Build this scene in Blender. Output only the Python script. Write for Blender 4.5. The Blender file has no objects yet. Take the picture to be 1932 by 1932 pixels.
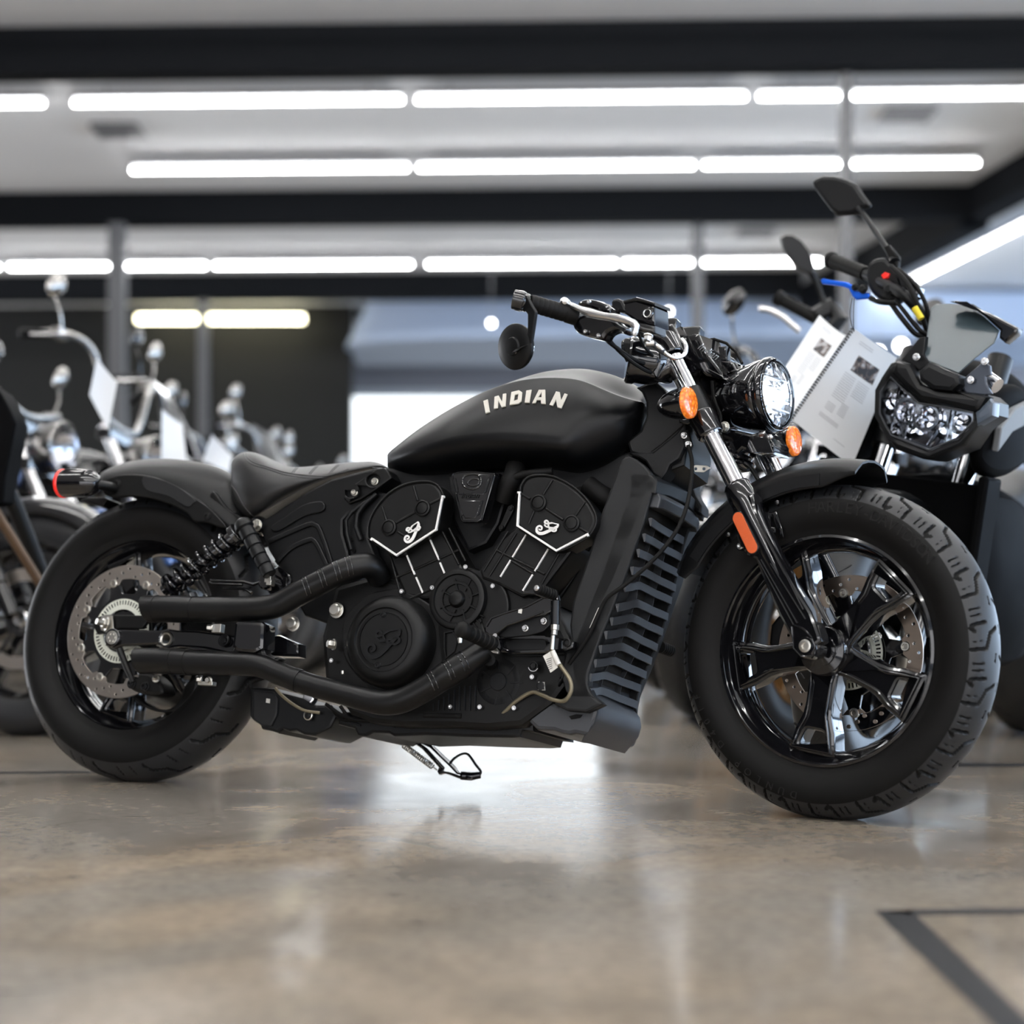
import bpy, bmesh, math, random
from math import sin, cos, pi, radians, atan2, sqrt, hypot
from mathutils import Vector, Matrix
random.seed(7)
SC = bpy.context.scene
COL = SC.collection
FPX, HZ, CAMH = 3299.56, 1100.68, 0.4387      # focal length in pixels of the 1932 frame, horizon row, camera height
# ------------------------------------------------------------------ materials
def new_mat(name):
    m = bpy.data.materials.new(name); m.use_nodes = True
    return m, m.node_tree, m.node_tree.nodes['Principled BSDF']
def mat(name, col, rough=.5, metal=0., coat=0., bump=0., bscale=400., spec=.5, var=0., vscale=8., emit=None, es=0., trans=0., alpha=1., crough=.05, ior=1.5):
    m, nt, b = new_mat(name)
    b.inputs['Base Color'].default_value = (*col, 1)
    b.inputs['Roughness'].default_value = rough
    b.inputs['Metallic'].default_value = metal
    b.inputs['Coat Weight'].default_value = coat
    b.inputs['Coat Roughness'].default_value = crough
    b.inputs['Specular IOR Level'].default_value = spec
    b.inputs['IOR'].default_value = ior
    if trans: b.inputs['Transmission Weight'].default_value = trans
    if alpha < 1: b.inputs['Alpha'].default_value = alpha
    if emit:
        b.inputs['Emission Color'].default_value = (*emit, 1); b.inputs['Emission Strength'].default_value = es
    tc = nt.nodes.new('ShaderNodeTexCoord')
    n = nt.nodes.new('ShaderNodeTexNoise'); n.inputs['Scale'].default_value = vscale; n.inputs['Detail'].default_value = 4
    nt.links.new(tc.outputs['Object'], n.inputs['Vector'])
    mr = nt.nodes.new('ShaderNodeMapRange')
    v = var if var else .06
    mr.inputs[3].default_value = max(rough*(1-v), .0); mr.inputs[4].default_value = rough*(1+v)
    nt.links.new(n.outputs['Fac'], mr.inputs[0]); nt.links.new(mr.outputs[0], b.inputs['Roughness'])
    if bump:
        n2 = nt.nodes.new('ShaderNodeTexNoise'); n2.inputs['Scale'].default_value = bscale; n2.inputs['Detail'].default_value = 2
        nt.links.new(tc.outputs['Object'], n2.inputs['Vector'])
        bp = nt.nodes.new('ShaderNodeBump'); bp.inputs['Strength'].default_value = bump; bp.inputs['Distance'].default_value = .001
        nt.links.new(n2.outputs['Fac'], bp.inputs['Height']); nt.links.new(bp.outputs[0], b.inputs['Normal'])
    return m
M_MATTE = mat('matte_black_paint', (.0028,.003,.0034), .40, spec=.26)
M_TANK = mat('satin_black_tank_paint', (.0025,.0027,.0033), .36, spec=.26)
M_SATIN = mat('satin_black_powder_coat', (.0032,.0032,.0032), .42, bump=.06, bscale=900, spec=.26)
M_TEXT = mat('textured_black_plastic', (.0075,.008,.009), .5, bump=.35, bscale=1300, spec=.35)
M_PLAS = mat('black_plastic', (.004,.0043,.005), .42, spec=.28)
M_GLOSS = mat('gloss_black_enamel', (.004,.004,.005), .07, coat=.6)
M_PIPE = mat('black_ceramic_exhaust', (.0032,.0032,.0034), .36, bump=.03, spec=.3)
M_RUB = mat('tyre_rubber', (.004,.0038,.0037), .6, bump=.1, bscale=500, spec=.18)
M_RUBT = mat('tread_rubber', (.0125,.0132,.015), .45, bump=.2, bscale=500, spec=.5)
M_RUBL = mat('moulded_rubber_lettering', (.010,.0098,.0095), .42, spec=.25)
M_CHROME = mat('polished_chrome', (.82,.82,.84), .1, 1.)
M_CHROMB = mat('showroom_chrome', (.42,.41,.39), .2, 1.)
M_ALU = mat('polished_aluminium', (.78,.78,.78), .22, 1.)
M_STEEL = mat('zinc_plated_steel', (.62,.6,.55), .32, 1.)
M_DISC = mat('ground_disc_steel', (.5,.45,.4), .3, 1., var=.2, vscale=40)
M_DISCF = mat('bronzed_disc_steel', (.27,.22,.18), .3, 1., var=.2, vscale=40)
M_DISCN = mat('cast_disc_steel', (.72,.69,.63), .38, .7)
M_TONE = mat('pale_tone_ring_steel', (.78,.8,.7), .45, .3)
M_WHITE = mat('machined_white_trim', (.92,.91,.89), .4)
M_LETTER = mat('ivory_badge_enamel', (.66,.63,.56), .38)
M_LEATH = mat('black_seat_leather', (.014,.014,.0145), .42, bump=.3, bscale=700)
M_THREAD = mat('seat_thread', (.05,.05,.052), .6)
M_GREY = mat('worn_grey_plastic', (.036,.039,.045), .42, bump=.15, bscale=500)
M_DEEP = mat('deep_black_casting', (.003,.003,.0033), .65, spec=.03)
M_RAD = mat('radiator_core', (.012,.012,.013), .4, .4)
M_RED = mat('red_lens', (.75,.02,.015), .12, coat=.5, emit=(1,.03,.02), es=.12)
M_BRASS = mat('cable_braid', (.22,.19,.13), .45, .5)
M_LABEL = mat('white_label', (.75,.73,.68), .6)
M_INK = mat('label_print', (.08,.08,.08), .6)
def amber():
    m, nt, b = new_mat('amber_lens')
    tc = nt.nodes.new('ShaderNodeTexCoord'); v = nt.nodes.new('ShaderNodeTexVoronoi'); v.inputs['Scale'].default_value = 130
    r = nt.nodes.new('ShaderNodeValToRGB'); r.color_ramp.elements[0].color = (.95,.30,.03,1); r.color_ramp.elements[1].color = (.62,.10,.006,1)
    r.color_ramp.elements[0].position = .2; r.color_ramp.elements[1].position = .6
    nt.links.new(tc.outputs['Object'], v.inputs['Vector']); nt.links.new(v.outputs['Distance'], r.inputs[0]); nt.links.new(r.outputs[0], b.inputs['Base Color'])
    b.inputs['Roughness'].default_value = .15; b.inputs['Coat Weight'].default_value = .7
    bp = nt.nodes.new('ShaderNodeBump'); bp.inputs['Strength'].default_value = .5; bp.inputs['Distance'].default_value = .002
    nt.links.new(v.outputs['Distance'], bp.inputs['Height']); nt.links.new(bp.outputs[0], b.inputs['Normal'])
    b.inputs['Emission Color'].default_value = (1,.25,.02,1); b.inputs['Emission Strength'].default_value = .10
    return m
M_AMBER = amber()
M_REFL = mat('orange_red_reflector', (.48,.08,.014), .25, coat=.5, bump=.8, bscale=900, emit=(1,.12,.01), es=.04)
def glass():
    m = bpy.data.materials.new('clear_lens_glass'); m.use_nodes = True; nt = m.node_tree; nt.nodes.clear()
    o = nt.nodes.new('ShaderNodeOutputMaterial'); t = nt.nodes.new('ShaderNodeBsdfTransparent'); g = nt.nodes.new('ShaderNodeBsdfGlossy'); mx = nt.nodes.new('ShaderNodeMixShader')
    g.inputs['Roughness'].default_value = .03; lw = nt.nodes.new('ShaderNodeLayerWeight'); lw.inputs[0].default_value = .25
    t.inputs[0].default_value = (.95,.97,1,1)
    nt.links.new(lw.outputs['Fresnel'], mx.inputs[0]); nt.links.new(t.outputs[0], mx.inputs[1]); nt.links.new(g.outputs[0], mx.inputs[2]); nt.links.new(mx.outputs[0], o.inputs[0])
    return m
M_GLASS = glass()
# ------------------------------------------------------------------ objects
def link(name, me, m, parent=None, smooth=40):
    if m and not me.materials: me.materials.append(m)
    if smooth:
        for p in me.polygons: p.use_smooth = True
        me.set_sharp_from_angle(angle=radians(smooth))
    me.name = name
    o = bpy.data.objects.new(name, me); COL.objects.link(o)
    if parent: o.parent = parent
    return o
def tag(o, label, cat, group=None, kind=None):
    o['label'] = label; o['category'] = cat
    if group: o['group'] = group
    if kind: o['kind'] = kind
    return o
def empty(name, loc=(0,0,0), rz=0.):
    o = bpy.data.objects.new(name, None); o.empty_display_size = .1; COL.objects.link(o); o.location = loc; o.rotation_euler[2] = rz
    return o
class G:
    """collects geometry; vertices may be mapped by xf on the way in"""
    def __init__(s, xf=None): s.b = bmesh.new(); s.xf = xf
    def v(s, p):
        p = Vector(p)
        return s.b.verts.new(s.xf(p) if s.xf else p)
    def f(s, vs, mi=0):
        try: fc = s.b.faces.new(vs); fc.material_index = mi; return fc
        except ValueError: return None
    def rings(s, rs, closed=True, caps=True, loop=False, mi=0):
        R = [[s.v(p) for p in r] for r in rs]; n = len(R[0])
        for i in range(len(R) if loop else len(R)-1):
            a, b = R[i], R[(i+1) % len(R)]
            for j in range(n if closed else n-1):
                s.f((a[j], a[(j+1) % n], b[(j+1) % n], b[j]), mi)
        if caps and closed and not loop:
            s.f(R[0][::-1], mi); s.f(R[-1], mi)
        return s
    def tube(s, pts, r, seg=12, caps=True, loop=False, mi=0, flat=1.):
        pts = [Vector(p) for p in pts]; n = len(pts); rs = []
        rr = r if isinstance(r, (list, tuple)) else [r]*n
        up = None
        for i, p in enumerate(pts):
            if loop: t = pts[(i+1) % n]-pts[i-1]
            else: t = pts[min(i+1, n-1)]-pts[max(i-1, 0)]
            t.normalize()
            if up is None:
                up = Vector((0,0,1)) if abs(t.z) < .9 else Vector((1,0,0))
            a = (up - t*up.dot(t)).normalized(); b = t.cross(a); up = a
            rs.append([p + (a*cos(2*pi*k/seg) + b*sin(2*pi*k/seg)*flat)*rr[i] for k in range(seg)])
        return s.rings(rs, caps=caps, loop=loop, mi=mi)
    def lathe(s, c, ax, prof, seg=32, mi=0, caps=True, loop=False, squash=1.):
        """prof: (radius, height along ax)"""
        c = Vector(c); ax = Vector(ax).normalized()
        a = ax.orthogonal().normalized(); b = ax.cross(a)
        return s.rings([[c + ax*h + (a*cos(2*pi*k/seg)+b*sin(2*pi*k/seg)*squash)*max(r, 1e-5) for k in range(seg)] for r, h in prof], caps=caps, loop=loop, mi=mi)
    def box(s, c, h, A=None, mi=0):
        c = Vector(c); A = A or (Vector((1,0,0)), Vector((0,1,0)), Vector((0,0,1)))
        P = [c + A[0]*h[0]*i + A[1]*h[1]*j + A[2]*h[2]*k for i in (-1,1) for j in (-1,1) for k in (-1,1)]
        V = [s.v(p) for p in P]
        for q in ((0,1,3,2),(4,6,7,5),(0,4,5,1),(2,3,7,6),(0,2,6,4),(1,5,7,3)): s.f([V[i] for i in q], mi)
        return s
    def add(s, me, xf=None):
        if xf or s.xf:
            me = me.copy()
            for v in me.vertices:
                p = v.co.copy()
                if xf: p = xf(p)
                if s.xf: p = s.xf(p)
                v.co = p
        s.b.from_mesh(me); return s
    def done(s, name, m, parent=None, smooth=40, bev=0., sub=0, recalc=True):
        if recalc: bmesh.ops.recalc_face_normals(s.b, faces=s.b.faces[:])
        me = bpy.data.meshes.new(name); s.b.to_mesh(me); s.b.free()
        ms = m if isinstance(m, (list, tuple)) else [m]
        for x in ms: me.materials.append(x)
        o = link(name, me, None, parent, smooth)
        if bev:
            md = o.modifiers.new('bev', 'BEVEL'); md.width = bev; md.segments = 2; md.limit_method = 'ANGLE'; md.angle_limit = radians(35)
        if 20 <= smooth <= 60 and not sub:
            md = o.modifiers.new('wn', 'WEIGHTED_NORMAL'); md.keep_sharp = True; md.weight = 90
        if sub:
            md = o.modifiers.new('sub', 'SUBSURF'); md.levels = sub; md.render_levels = sub
        return o
def smooth_path(pts, k=6, closed=False):
    n = len(pts); out = []
    P = [Vector(p) for p in pts]
    for i in range(n if closed else n-1):
        if closed: a, b, c, d = P[i-1], P[i], P[(i+1) % n], P[(i+2) % n]
        else: a, b, c, d = P[max(i-1,0)], P[i], P[i+1], P[min(i+2,n-1)]
        for j in range(k):
            t = j/k
            out.append(.5*((2*b)+(c-a)*t+(2*a-5*b+4*c-d)*t*t+(3*b-a-3*c+d)*t**3))
    if not closed: out.append(P[-1])
    return out
def area2(p): return sum(p[i-1][0]*p[i][1]-p[i][0]*p[i-1][1] for i in range(len(p)))
def flat_mesh(polys, th, bev=0., bseg=2):
    """2D outlines (first = outer, rest = holes, or several outers) -> bevelled plate, mesh in xy with z from -th to 0"""
    cu = bpy.data.curves.new('c', 'CURVE'); cu.dimensions = '2D'; cu.fill_mode = 'BOTH'
    bev = min(bev, th*.49)
    cu.extrude = max(th/2-bev, 1e-5); cu.bevel_depth = bev; cu.bevel_resolution = bseg-1 if bev else 0; cu.offset = -bev
    for i, p in enumerate(polys):
        p = [tuple(q) for q in p]
        if (area2(p) < 0) != (i > 0): p = p[::-1]
        sp = cu.splines.new('POLY'); sp.points.add(len(p)-1); sp.use_cyclic_u = True
        for k, q in enumerate(p): sp.points[k].co = (q[0], q[1], 0, 1)
    o = bpy.data.objects.new('c', cu); me = bpy.data.meshes.new_from_object(o)
    bpy.data.objects.remove(o); bpy.data.curves.remove(cu)
    for v in me.vertices: v.co.z -= th/2
    return me
def text_mesh(t, size=1., th=.05, bev=.0, shear=0.):
    cu = bpy.data.curves.new('t', 'FONT'); cu.body = t; cu.size = size; cu.extrude = th/2; cu.align_x = 'CENTER'; cu.align_y = 'CENTER'; cu.shear = shear; cu.resolution_u = 3
    o = bpy.data.objects.new('t', cu); me = bpy.data.meshes.new_from_object(o)
    bpy.data.objects.remove(o); bpy.data.curves.remove(cu)
    return me
def circle2(cx, cy, r, n=24, ry=None, a0=0.):
    ry = ry or r
    return [(cx+r*cos(a0+2*pi*k/n), cy+ry*sin(a0+2*pi*k/n)) for k in range(n)]
def capsule2(x0, y0, x1, y1, r, n=6):
    a = atan2(y1-y0, x1-x0)
    return [(x1+r*cos(a-pi/2+pi*k/n), y1+r*sin(a-pi/2+pi*k/n)) for k in range(n+1)] + [(x0+r*cos(a+pi/2+pi*k/n), y0+r*sin(a+pi/2+pi*k/n)) for k in range(n+1)]
def band2(pts, w):
    """polyline -> constant width band polygon"""
    L, R = [], []
    for i, p in enumerate(pts):
        a = Vector(pts[max(i-1,0)]); b = Vector(pts[min(i+1,len(pts)-1)]); p = Vector(p)
        if 0 < i < len(pts)-1:
            d1 = (p-a).normalized(); d2 = (b-p).normalized(); n1 = Vector((-d1.y,d1.x)); n2 = Vector((-d2.y,d2.x)); n = (n1+n2); n /= max(.3, n.dot(n1)); 
        else:
            d = (b-a).normalized(); n = Vector((-d.y, d.x))
        L.append(tuple(p+n*w/2)); R.append(tuple(p-n*w/2))
    return L + R[::-1]
# ------------------------------------------------------------------ measured positions
def world_at(px, py, Y):
    """the world point that stands Y metres away along the view axis and is seen at px, py"""
    return Vector(((px-966)/FPX*Y, Y, CAMH+(HZ-py)/FPX*Y))
def floor_at(px, py):
    Y = CAMH*FPX/(py-HZ); return Vector(((px-966)/FPX*Y, Y, 0))
# frame of the leaning motorcycle: x forward, n to its right hand side, z up
BX, BY, BA, BL = -.8404, 3.8734, .4152, .1837
_F = Vector((cos(BA), -sin(BA), 0)); _R = Vector((-sin(BA), -cos(BA), 0)); _U = Vector((0,0,1))
U2 = _U*cos(BL)-_R*sin(BL); R2 = _R*cos(BL)+_U*sin(BL)
BO = Vector((BX, BY, 0))
BMAT = Matrix.Translation(BO) @ Matrix((( _F.x,-R2.x,U2.x,0),(_F.y,-R2.y,U2.y,0),(_F.z,-R2.z,U2.z,0),(0,0,0,1)))
STEER, RAKE = .2303, radians(29)
_k = Vector((-sin(RAKE), 0, cos(RAKE)))
def _rod(k, t):
    K = Matrix(((0,-k.z,k.y),(k.z,0,-k.x),(-k.y,k.x,0))); I = Matrix.Identity(3)
    return I + K*sin(t) + (K@K)*(1-cos(t))
SM = _rod(_k, STEER); SMI = SM.transposed(); S0 = Vector((1.682,0,0))
def s2b(p): return SM@(Vector(p)-S0)+S0            # steered fork frame -> bike frame (x, n, z)
def b2s(p): return SMI@(Vector(p)-S0)+S0
def to_local(p): return Vector((p[0], -p[1], p[2]))
def ray_b(px, py):
    d = Vector(((px-966)/FPX, 1, (HZ-py)/FPX)); c = Vector((0,0,CAMH))-BO
    return Vector((c.dot(_F), c.dot(R2), c.dot(U2))), Vector((d.dot(_F), d.dot(R2), d.dot(U2)))
def B(px, py, n):
    c, d = ray_b(px, py); t = (n-c.y)/d.y; return c+d*t
def S(px, py, n):
    c, d = ray_b(px, py); c = b2s(c); d = SMI@d; t = (n-c.y)/d.y; return c+d*t
ZOOM = {0:(0,0,1),1:(0,820,2.841),2:(400,820,3.22),3:(680,640,3.45),4:(640,1030,3.22),5:(1080,840,3.39),6:(1280,860,2.76),7:(900,520,3.019),8:(1400,320,2.842)}
def Z(k, *c):
    o = ZOOM[k]; return [(o[0]+c[i]/o[2], o[1]+c[i+1]/o[2]) for i in range(0, len(c), 2)]
def Z1(k, x, y): o = ZOOM[k]; return (o[0]+x/o[2], o[1]+y/o[2])
XB = to_local
def XS(p): return to_local(s2b(p))
def outline(pts, n, st=False, sm=0):
    q = [(S if st else B)(x, y, n) for x, y in pts]; q = [(p.x, p.z) for p in q]
    if sm: q = [tuple(v)[:2] for v in smooth_path([(a, b, 0) for a, b in q], sm, True)]
    return q
def plate(g, pts, n, th, bev=.003, st=False, sm=0, holes=(), hs=0, raw=False):
    """outline seen in the photograph, standing at side offset n, th thick towards the far side"""
    o = outline(pts, n, st, sm) if not raw else pts
    hh = [outline(h, n, st, hs) if not raw else h for h in holes]
    me = flat_mesh([o]+hh, th, bev)
    f = XS if st else XB
    for v in me.vertices: v.co = f((v.co.x, n+v.co.z, v.co.y))
    g.b.from_mesh(me); bpy.data.meshes.remove(me)
    return g
def bl(px, py, n, st=False): return (XS(S(px,py,n)) if st else XB(B(px,py,n)))
def path(pts, st=False):   # (px, py, n)
    return [bl(*p, st) for p in pts]
NB = to_local((0,1,0)); NS = to_local(SM@Vector((0,1,0)))
def bolt(g, c, ax, r, h=.005, seg=6, washer=True, socket=False):
    c = Vector(c); ax = Vector(ax)
    if washer: g.lathe(c, ax, [(r*1.35,-.001),(r*1.35,.0012),(r*1.2,.002)], 20)
    if socket:
        g.lathe(c, ax, [(r,0),(r,h*.85),(r*.88,h),(r*.5,h),(r*.5,h*.4)], 18, caps=True)
    else: g.lathe(c, ax, [(r*1.05,0),(r*1.05,h*.8),(r*.85,h)], seg)
import numpy as np
MOTO = empty('motorcycle'); MOTO.matrix_world = BMAT
tag(MOTO, 'matte black cruiser motorcycle with ivory block lettering on its tank, standing side-on', 'motorcycle')
def tyre_profile(R, w, rin):
    """right half from crown to bead: (r, n, arc)"""
    a = w*.53; P = []
    for k in range(15):
        n = w*.455*k/14; P.append((R-(a-sqrt(a*a-n*n))*.95, n))
    r0, n0 = P[-1]
    P += [(r0-.008, w*.485), (r0-.02, w*.5), ((r0+rin)/2, w*.49), (rin+.022, w*.455), (rin+.012, w*.415), (rin+.008, w*.40), (rin-.004, w*.38)]
    return P
def tyre(name, R, w, cen, xf, parent, grooves, rin=.217, npitch=19):
    NU = npitch*56
    half = tyre_profile(R, w, rin)
    # dense crown
    crown = []
    a = w*.53; NV = 32
    for k in range(-NV, NV+1):
        n = w*.455*k/NV; crown.append((R-(a-sqrt(a*a-n*n))*.95, n))
    side = half[15:]
    prof = [(r, -n) for r, n in side[::-1]] + crown + side
    ns = len(side); prof = np.array(prof)
    arc = np.zeros(len(prof)); mid = len(prof)//2
    for i in range(mid+1, len(prof)): arc[i] = arc[i-1]+hypot(*(prof[i]-prof[i-1]))
    for i in range(mid-1, -1, -1): arc[i] = arc[i+1]-hypot(*(prof[i]-prof[i+1]))
    L = 2*pi*R/npitch
    s = (np.arange(NU)/NU*npitch % 1.)*L
    D = np.zeros((NU, len(prof)))
    S_, A_ = np.meshgrid(s, arc, indexing='ij')
    segs = []
    for sg, off in ((1, 0.), (-1, L/2)):
        for pl, wd, dp in grooves:
            for i in range(len(pl)-1):
                for sh in (-L, 0, L): segs.append((pl[i][0]*L+off+sh, pl[i][1]*sg, pl[i+1][0]*L+off+sh, pl[i+1][1]*sg, wd, dp))
    for x0, y0, x1, y1, wd, dp in segs:
        dx, dy = x1-x0, y1-y0; t = np.clip(((S_-x0)*dx+(A_-y0)*dy)/(dx*dx+dy*dy+1e-12), 0, 1)
        d = np.hypot(S_-x0-t*dx, A_-y0-t*dy)
        D = np.maximum(D, dp*np.clip((wd-d)/(wd*.45), 0, 1))
    u = 2*pi*np.arange(NU)/NU
    r = prof[None, :, 0]-D
    X = r*np.cos(u)[:, None]; Zc = r*np.sin(u)[:, None]; Nn = np.broadcast_to(prof[None, :, 1], X.shape)
    P = np.stack([X+cen[0], Nn+cen[1], Zc+cen[2]], -1).reshape(-1, 3)
    V = [xf(p) for p in P.tolist()]
    m = len(prof); F = []
    for i in range(NU):
        j = (i+1) % NU
        for k in range(m-1): F.append((i*m+k, i*m+k+1, j*m+k+1, j*m+k))
    me = bpy.data.meshes.new(name); me.from_pydata(V, [], F); me.update()
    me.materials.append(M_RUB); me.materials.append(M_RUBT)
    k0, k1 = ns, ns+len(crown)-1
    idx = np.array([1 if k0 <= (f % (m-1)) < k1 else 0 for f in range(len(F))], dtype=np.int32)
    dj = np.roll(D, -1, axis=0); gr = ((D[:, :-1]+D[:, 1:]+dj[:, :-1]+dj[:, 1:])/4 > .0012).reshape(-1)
    idx[gr] = 0  # occlusion shade in the grooves, painted with the darker rubber
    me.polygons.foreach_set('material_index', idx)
    return link(name, me, None, parent, 50)
FRONT_GROOVES = [
    ([(.0,.064),(.03,.036),(.30,.026),(.40,.006)], .0034, .006),
    ([(.34,.058),(.40,.064),(.46,.060),(.50,.034)], .0034, .006),
    ([(.62,.060),(.64,.040)], .0015, .004), ([(.74,.060),(.76,.040)], .0015, .004), ([(.14,.062),(.16,.044)], .0008, .003),
    ([(.80,.012),(.95,.010)], .0015, .004)]
REAR_GROOVES = [
    ([(.0,.070),(.10,.05),(.34,.04),(.44,.012),(.62,.008)], .0036, .006),
    ([(.5,.070),(.56,.045)], .0018, .003), ([(.75,.070),(.80,.048)], .0015, .003)]
def rim_prof(R=.217, w=.104):
    h = w/2
    return [(R,h-.004),(R-.001,h),(R-.006,h+.002),(R-.010,h-.003),(R-.014,h-.012),(R-.024,h-.022),(R-.030,.012),(R-.030,-.012),(R-.024,-h+.022),(R-.014,-h+.012),
            (R-.010,-h+.003),(R-.006,-h-.002),(R-.001,-h),(R,-h+.004),(R-.006,-h+.010),(R-.018,-h+.024),(R-.022,0),(R-.018,h-.024),(R-.006,h-.010)]
def disc_set(name, cen, n, xf, parent, R=.149, ro=.113, nb=8, a0=.2, face=1, carrier=M_GLOSS, dm=None):
    """brake disc ring, carrier, tone ring, buttons. xf maps (x, n, z)"""
    def put(g, polys, nn, th, bev):
        me = flat_mesh(polys, th, bev)
        for v in me.vertices: v.co = xf((cen[0]+v.co.x, nn+v.co.z, cen[2]+v.co.y))
        g.b.from_mesh(me); bpy.data.meshes.remove(me)
    holes = []
    for k in range(48):
        a = 2*pi*k/48
        rr = R-.0085-(k % 3)*.0085
        holes.append(circle2(rr*cos(a), rr*sin(a), .0031, 8))
    inner = []
    for k in range(nb*12):
        a = 2*pi*k/(nb*12)+a0; t = (k % 12)/12
        inner.append(((ro - (.007 if (t < .18 or t > .82) else -.003))*cos(a), (ro-(.007 if (t < .18 or t > .82) else -.003))*sin(a)))
    g = G(); put(g, [circle2(0,0,R,96), inner]+holes, n, .0045, .0008)
    dsc = g.done(name, dm or M_DISC, parent, 30)
    g = G()
    def arms(r1, r0, na, wdt):
        pl = []
        for k in range(na):
            a = a0+2*pi*k/na; h = pi/na
            for da, r in ((-h*.95, r0), (-h*.55, r0+.002), (-wdt, r1-.008), (-wdt, r1+.006), (wdt, r1+.006), (wdt, r1-.008), (h*.55, r0+.002)):
                pl.append((r*cos(a+da), r*sin(a+da)))
        return pl
    put(g, [arms(ro-.003, .083, nb, .12), circle2(0,0,.030,32)]+[capsule2(.052*cos(a0+pi/nb+2*pi*k/nb), .052*sin(a0+pi/nb+2*pi*k/nb), .066*cos(a0+pi/nb+2*pi*k/nb), .066*sin(a0+pi/nb+2*pi*k/nb), .008, 5) for k in range(nb)], n-.001*face, .006, .0012)
    g.done('disc_carrier', carrier, dsc, 30)
    for k in range(nb):
        g = G(); a = a0+2*pi*k/nb; c = xf((cen[0]+(ro-.001)*cos(a), n, cen[2]+(ro-.001)*sin(a)))
        ax = xf((cen[0], 1., cen[2]))-xf((cen[0], 0., cen[2]))
        g.lathe(c-ax*.006, ax, [(.0095,0),(.0095,.0075),(.008,.009),(.0055,.009),(.005,.006)], 18); g.done('disc_bobbin', M_STEEL, dsc, 30)
    g = G()
    sl = [[((.058)*cos(a-.028), .058*sin(a-.028)), (.058*cos(a+.028), .058*sin(a+.028)), (.068*cos(a+.028), .068*sin(a+.028)), (.068*cos(a-.028), .068*sin(a-.028))] for a in [2*pi*k/54 for k in range(54)]]
    put(g, [circle2(0,0,.0715,96), circle2(0,0,.048,48)]+sl, n+.006*face, .002, .0)
    g.done('tone_ring', M_TONE, dsc, 30)
    return dsc
def wheel(name, cen, xf, R, w, grooves, spoke_px_angle, parent, npitch, spoke_n=.034, front=True):
    root = bpy.data.objects.new(name, None); COL.objects.link(root); root.parent = parent
    t = tyre('tyre', R, w, cen, xf, root, grooves, npitch=npitch)
    g = G(xf=lambda p: xf((cen[0]+p.x, cen[1]+p.y, cen[2]+p.z)))
    g.lathe((0,0,0), (0,1,0), rim_prof(), 120, caps=False, loop=True)
    rim = g.done('rim', M_GLOSS, root, 35)
    for k in range(5):
        a = spoke_px_angle+2*pi*k/5; ca, sa = cos(a), sin(a)
        def rot(P): return [(x*ca-y*sa, x*sa+y*ca) for x, y in P]
        def sym(P): return P+[(x, -y) for x, y in P[::-1]]
        g = G()
        def put(polys, nn, th, bev):
            me = flat_mesh(polys, th, bev)
            for v in me.vertices: v.co = xf((cen[0]+v.co.x*ca-v.co.y*sa, nn+v.co.z, cen[2]+v.co.x*sa+v.co.y*ca))
            g.b.from_mesh(me); bpy.data.meshes.remove(me)
        out = sym([(.028,.034),(.045,.029),(.065,.0285),(.10,.0275),(.122,.030),(.138,.036),(.150,.0405),(.168,.044),(.195,.050)])
        hole = sym([(.1500,.013),(.1515,.017),(.156,.0195),(.174,.0255),(.179,.0255),(.1815,.022)])
        put([out, hole], spoke_n, .050, .006)
        ridge_o = sym([(.036,.026),(.060,.0225),(.115,.021),(.134,.0265),(.148,.031),(.168,.036),(.188,.041)]) 
        ridge_i = sym([(.044,.020),(.065,.0165),(.112,.0155),(.128,.017),(.142,.0225),(.152,.027),(.181,.0345)])
        put([ridge_o, ridge_i], spoke_n+.007, .012, .0025)
        g.done('spoke', M_GLOSS, rim, 40)
    return root, rim
REAR_C = (0, 0, .3215)
RW, RRIM = None, None
def _ang(px, py, n, cen, st):
    p = (S if st else B)(px, py, n); return atan2(p.z-cen[2], p.x-cen[0])
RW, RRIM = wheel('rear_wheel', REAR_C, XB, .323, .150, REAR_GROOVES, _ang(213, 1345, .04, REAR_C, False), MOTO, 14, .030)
dr = disc_set('rear_brake_disc', REAR_C, .0965, XB, RW, .148, .114, 8, .35, 1, M_GLOSS)
FRONT_C = (1.562, 0, .3145)
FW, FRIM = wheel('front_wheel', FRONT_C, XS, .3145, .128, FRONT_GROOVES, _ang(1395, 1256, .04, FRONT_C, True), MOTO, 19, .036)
df = disc_set('front_brake_disc', FRONT_C, -.062, XS, FW, .149, .116, 8, .1, 1, M_GLOSS, M_DISCF)
g = G(xf=lambda p: XS((FRONT_C[0]+p.x, p.y, FRONT_C[2]+p.z)))
g.lathe((0,0,0), (0,1,0), [(.030,-.075),(.050,-.06),(.052,-.045),(.040,-.036),(.033,-.01),(.036,.012),(.044,.03),(.047,.052),(.044,.058),(.030,.060),(.030,.066),(.016,.068),(.016,.085)], 48)
g.done('hub', M_GLOSS, FW)
g = G(xf=lambda p: XB((REAR_C[0]+p.x, p.y, REAR_C[2]+p.z)))
g.lathe((0,0,0), (0,1,0), [(.05,-.08),(.05,-.05),(.035,-.03),(.035,.03),(.048,.05),(.05,.092),(.030,.094),(.026,.112)], 40)
g.done('hub', M_GLOSS, RW)
g = G(xf=lambda p: XB((REAR_C[0]+p.x, p.y, REAR_C[2]+p.z)))
g.lathe((0,0,0), (0,1,0), [(.02,-.098),(.11,-.098),(.115,-.094),(.11,-.09),(.02,-.09)], 60)
g.done('drive_pulley', M_PLAS, RW)
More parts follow.
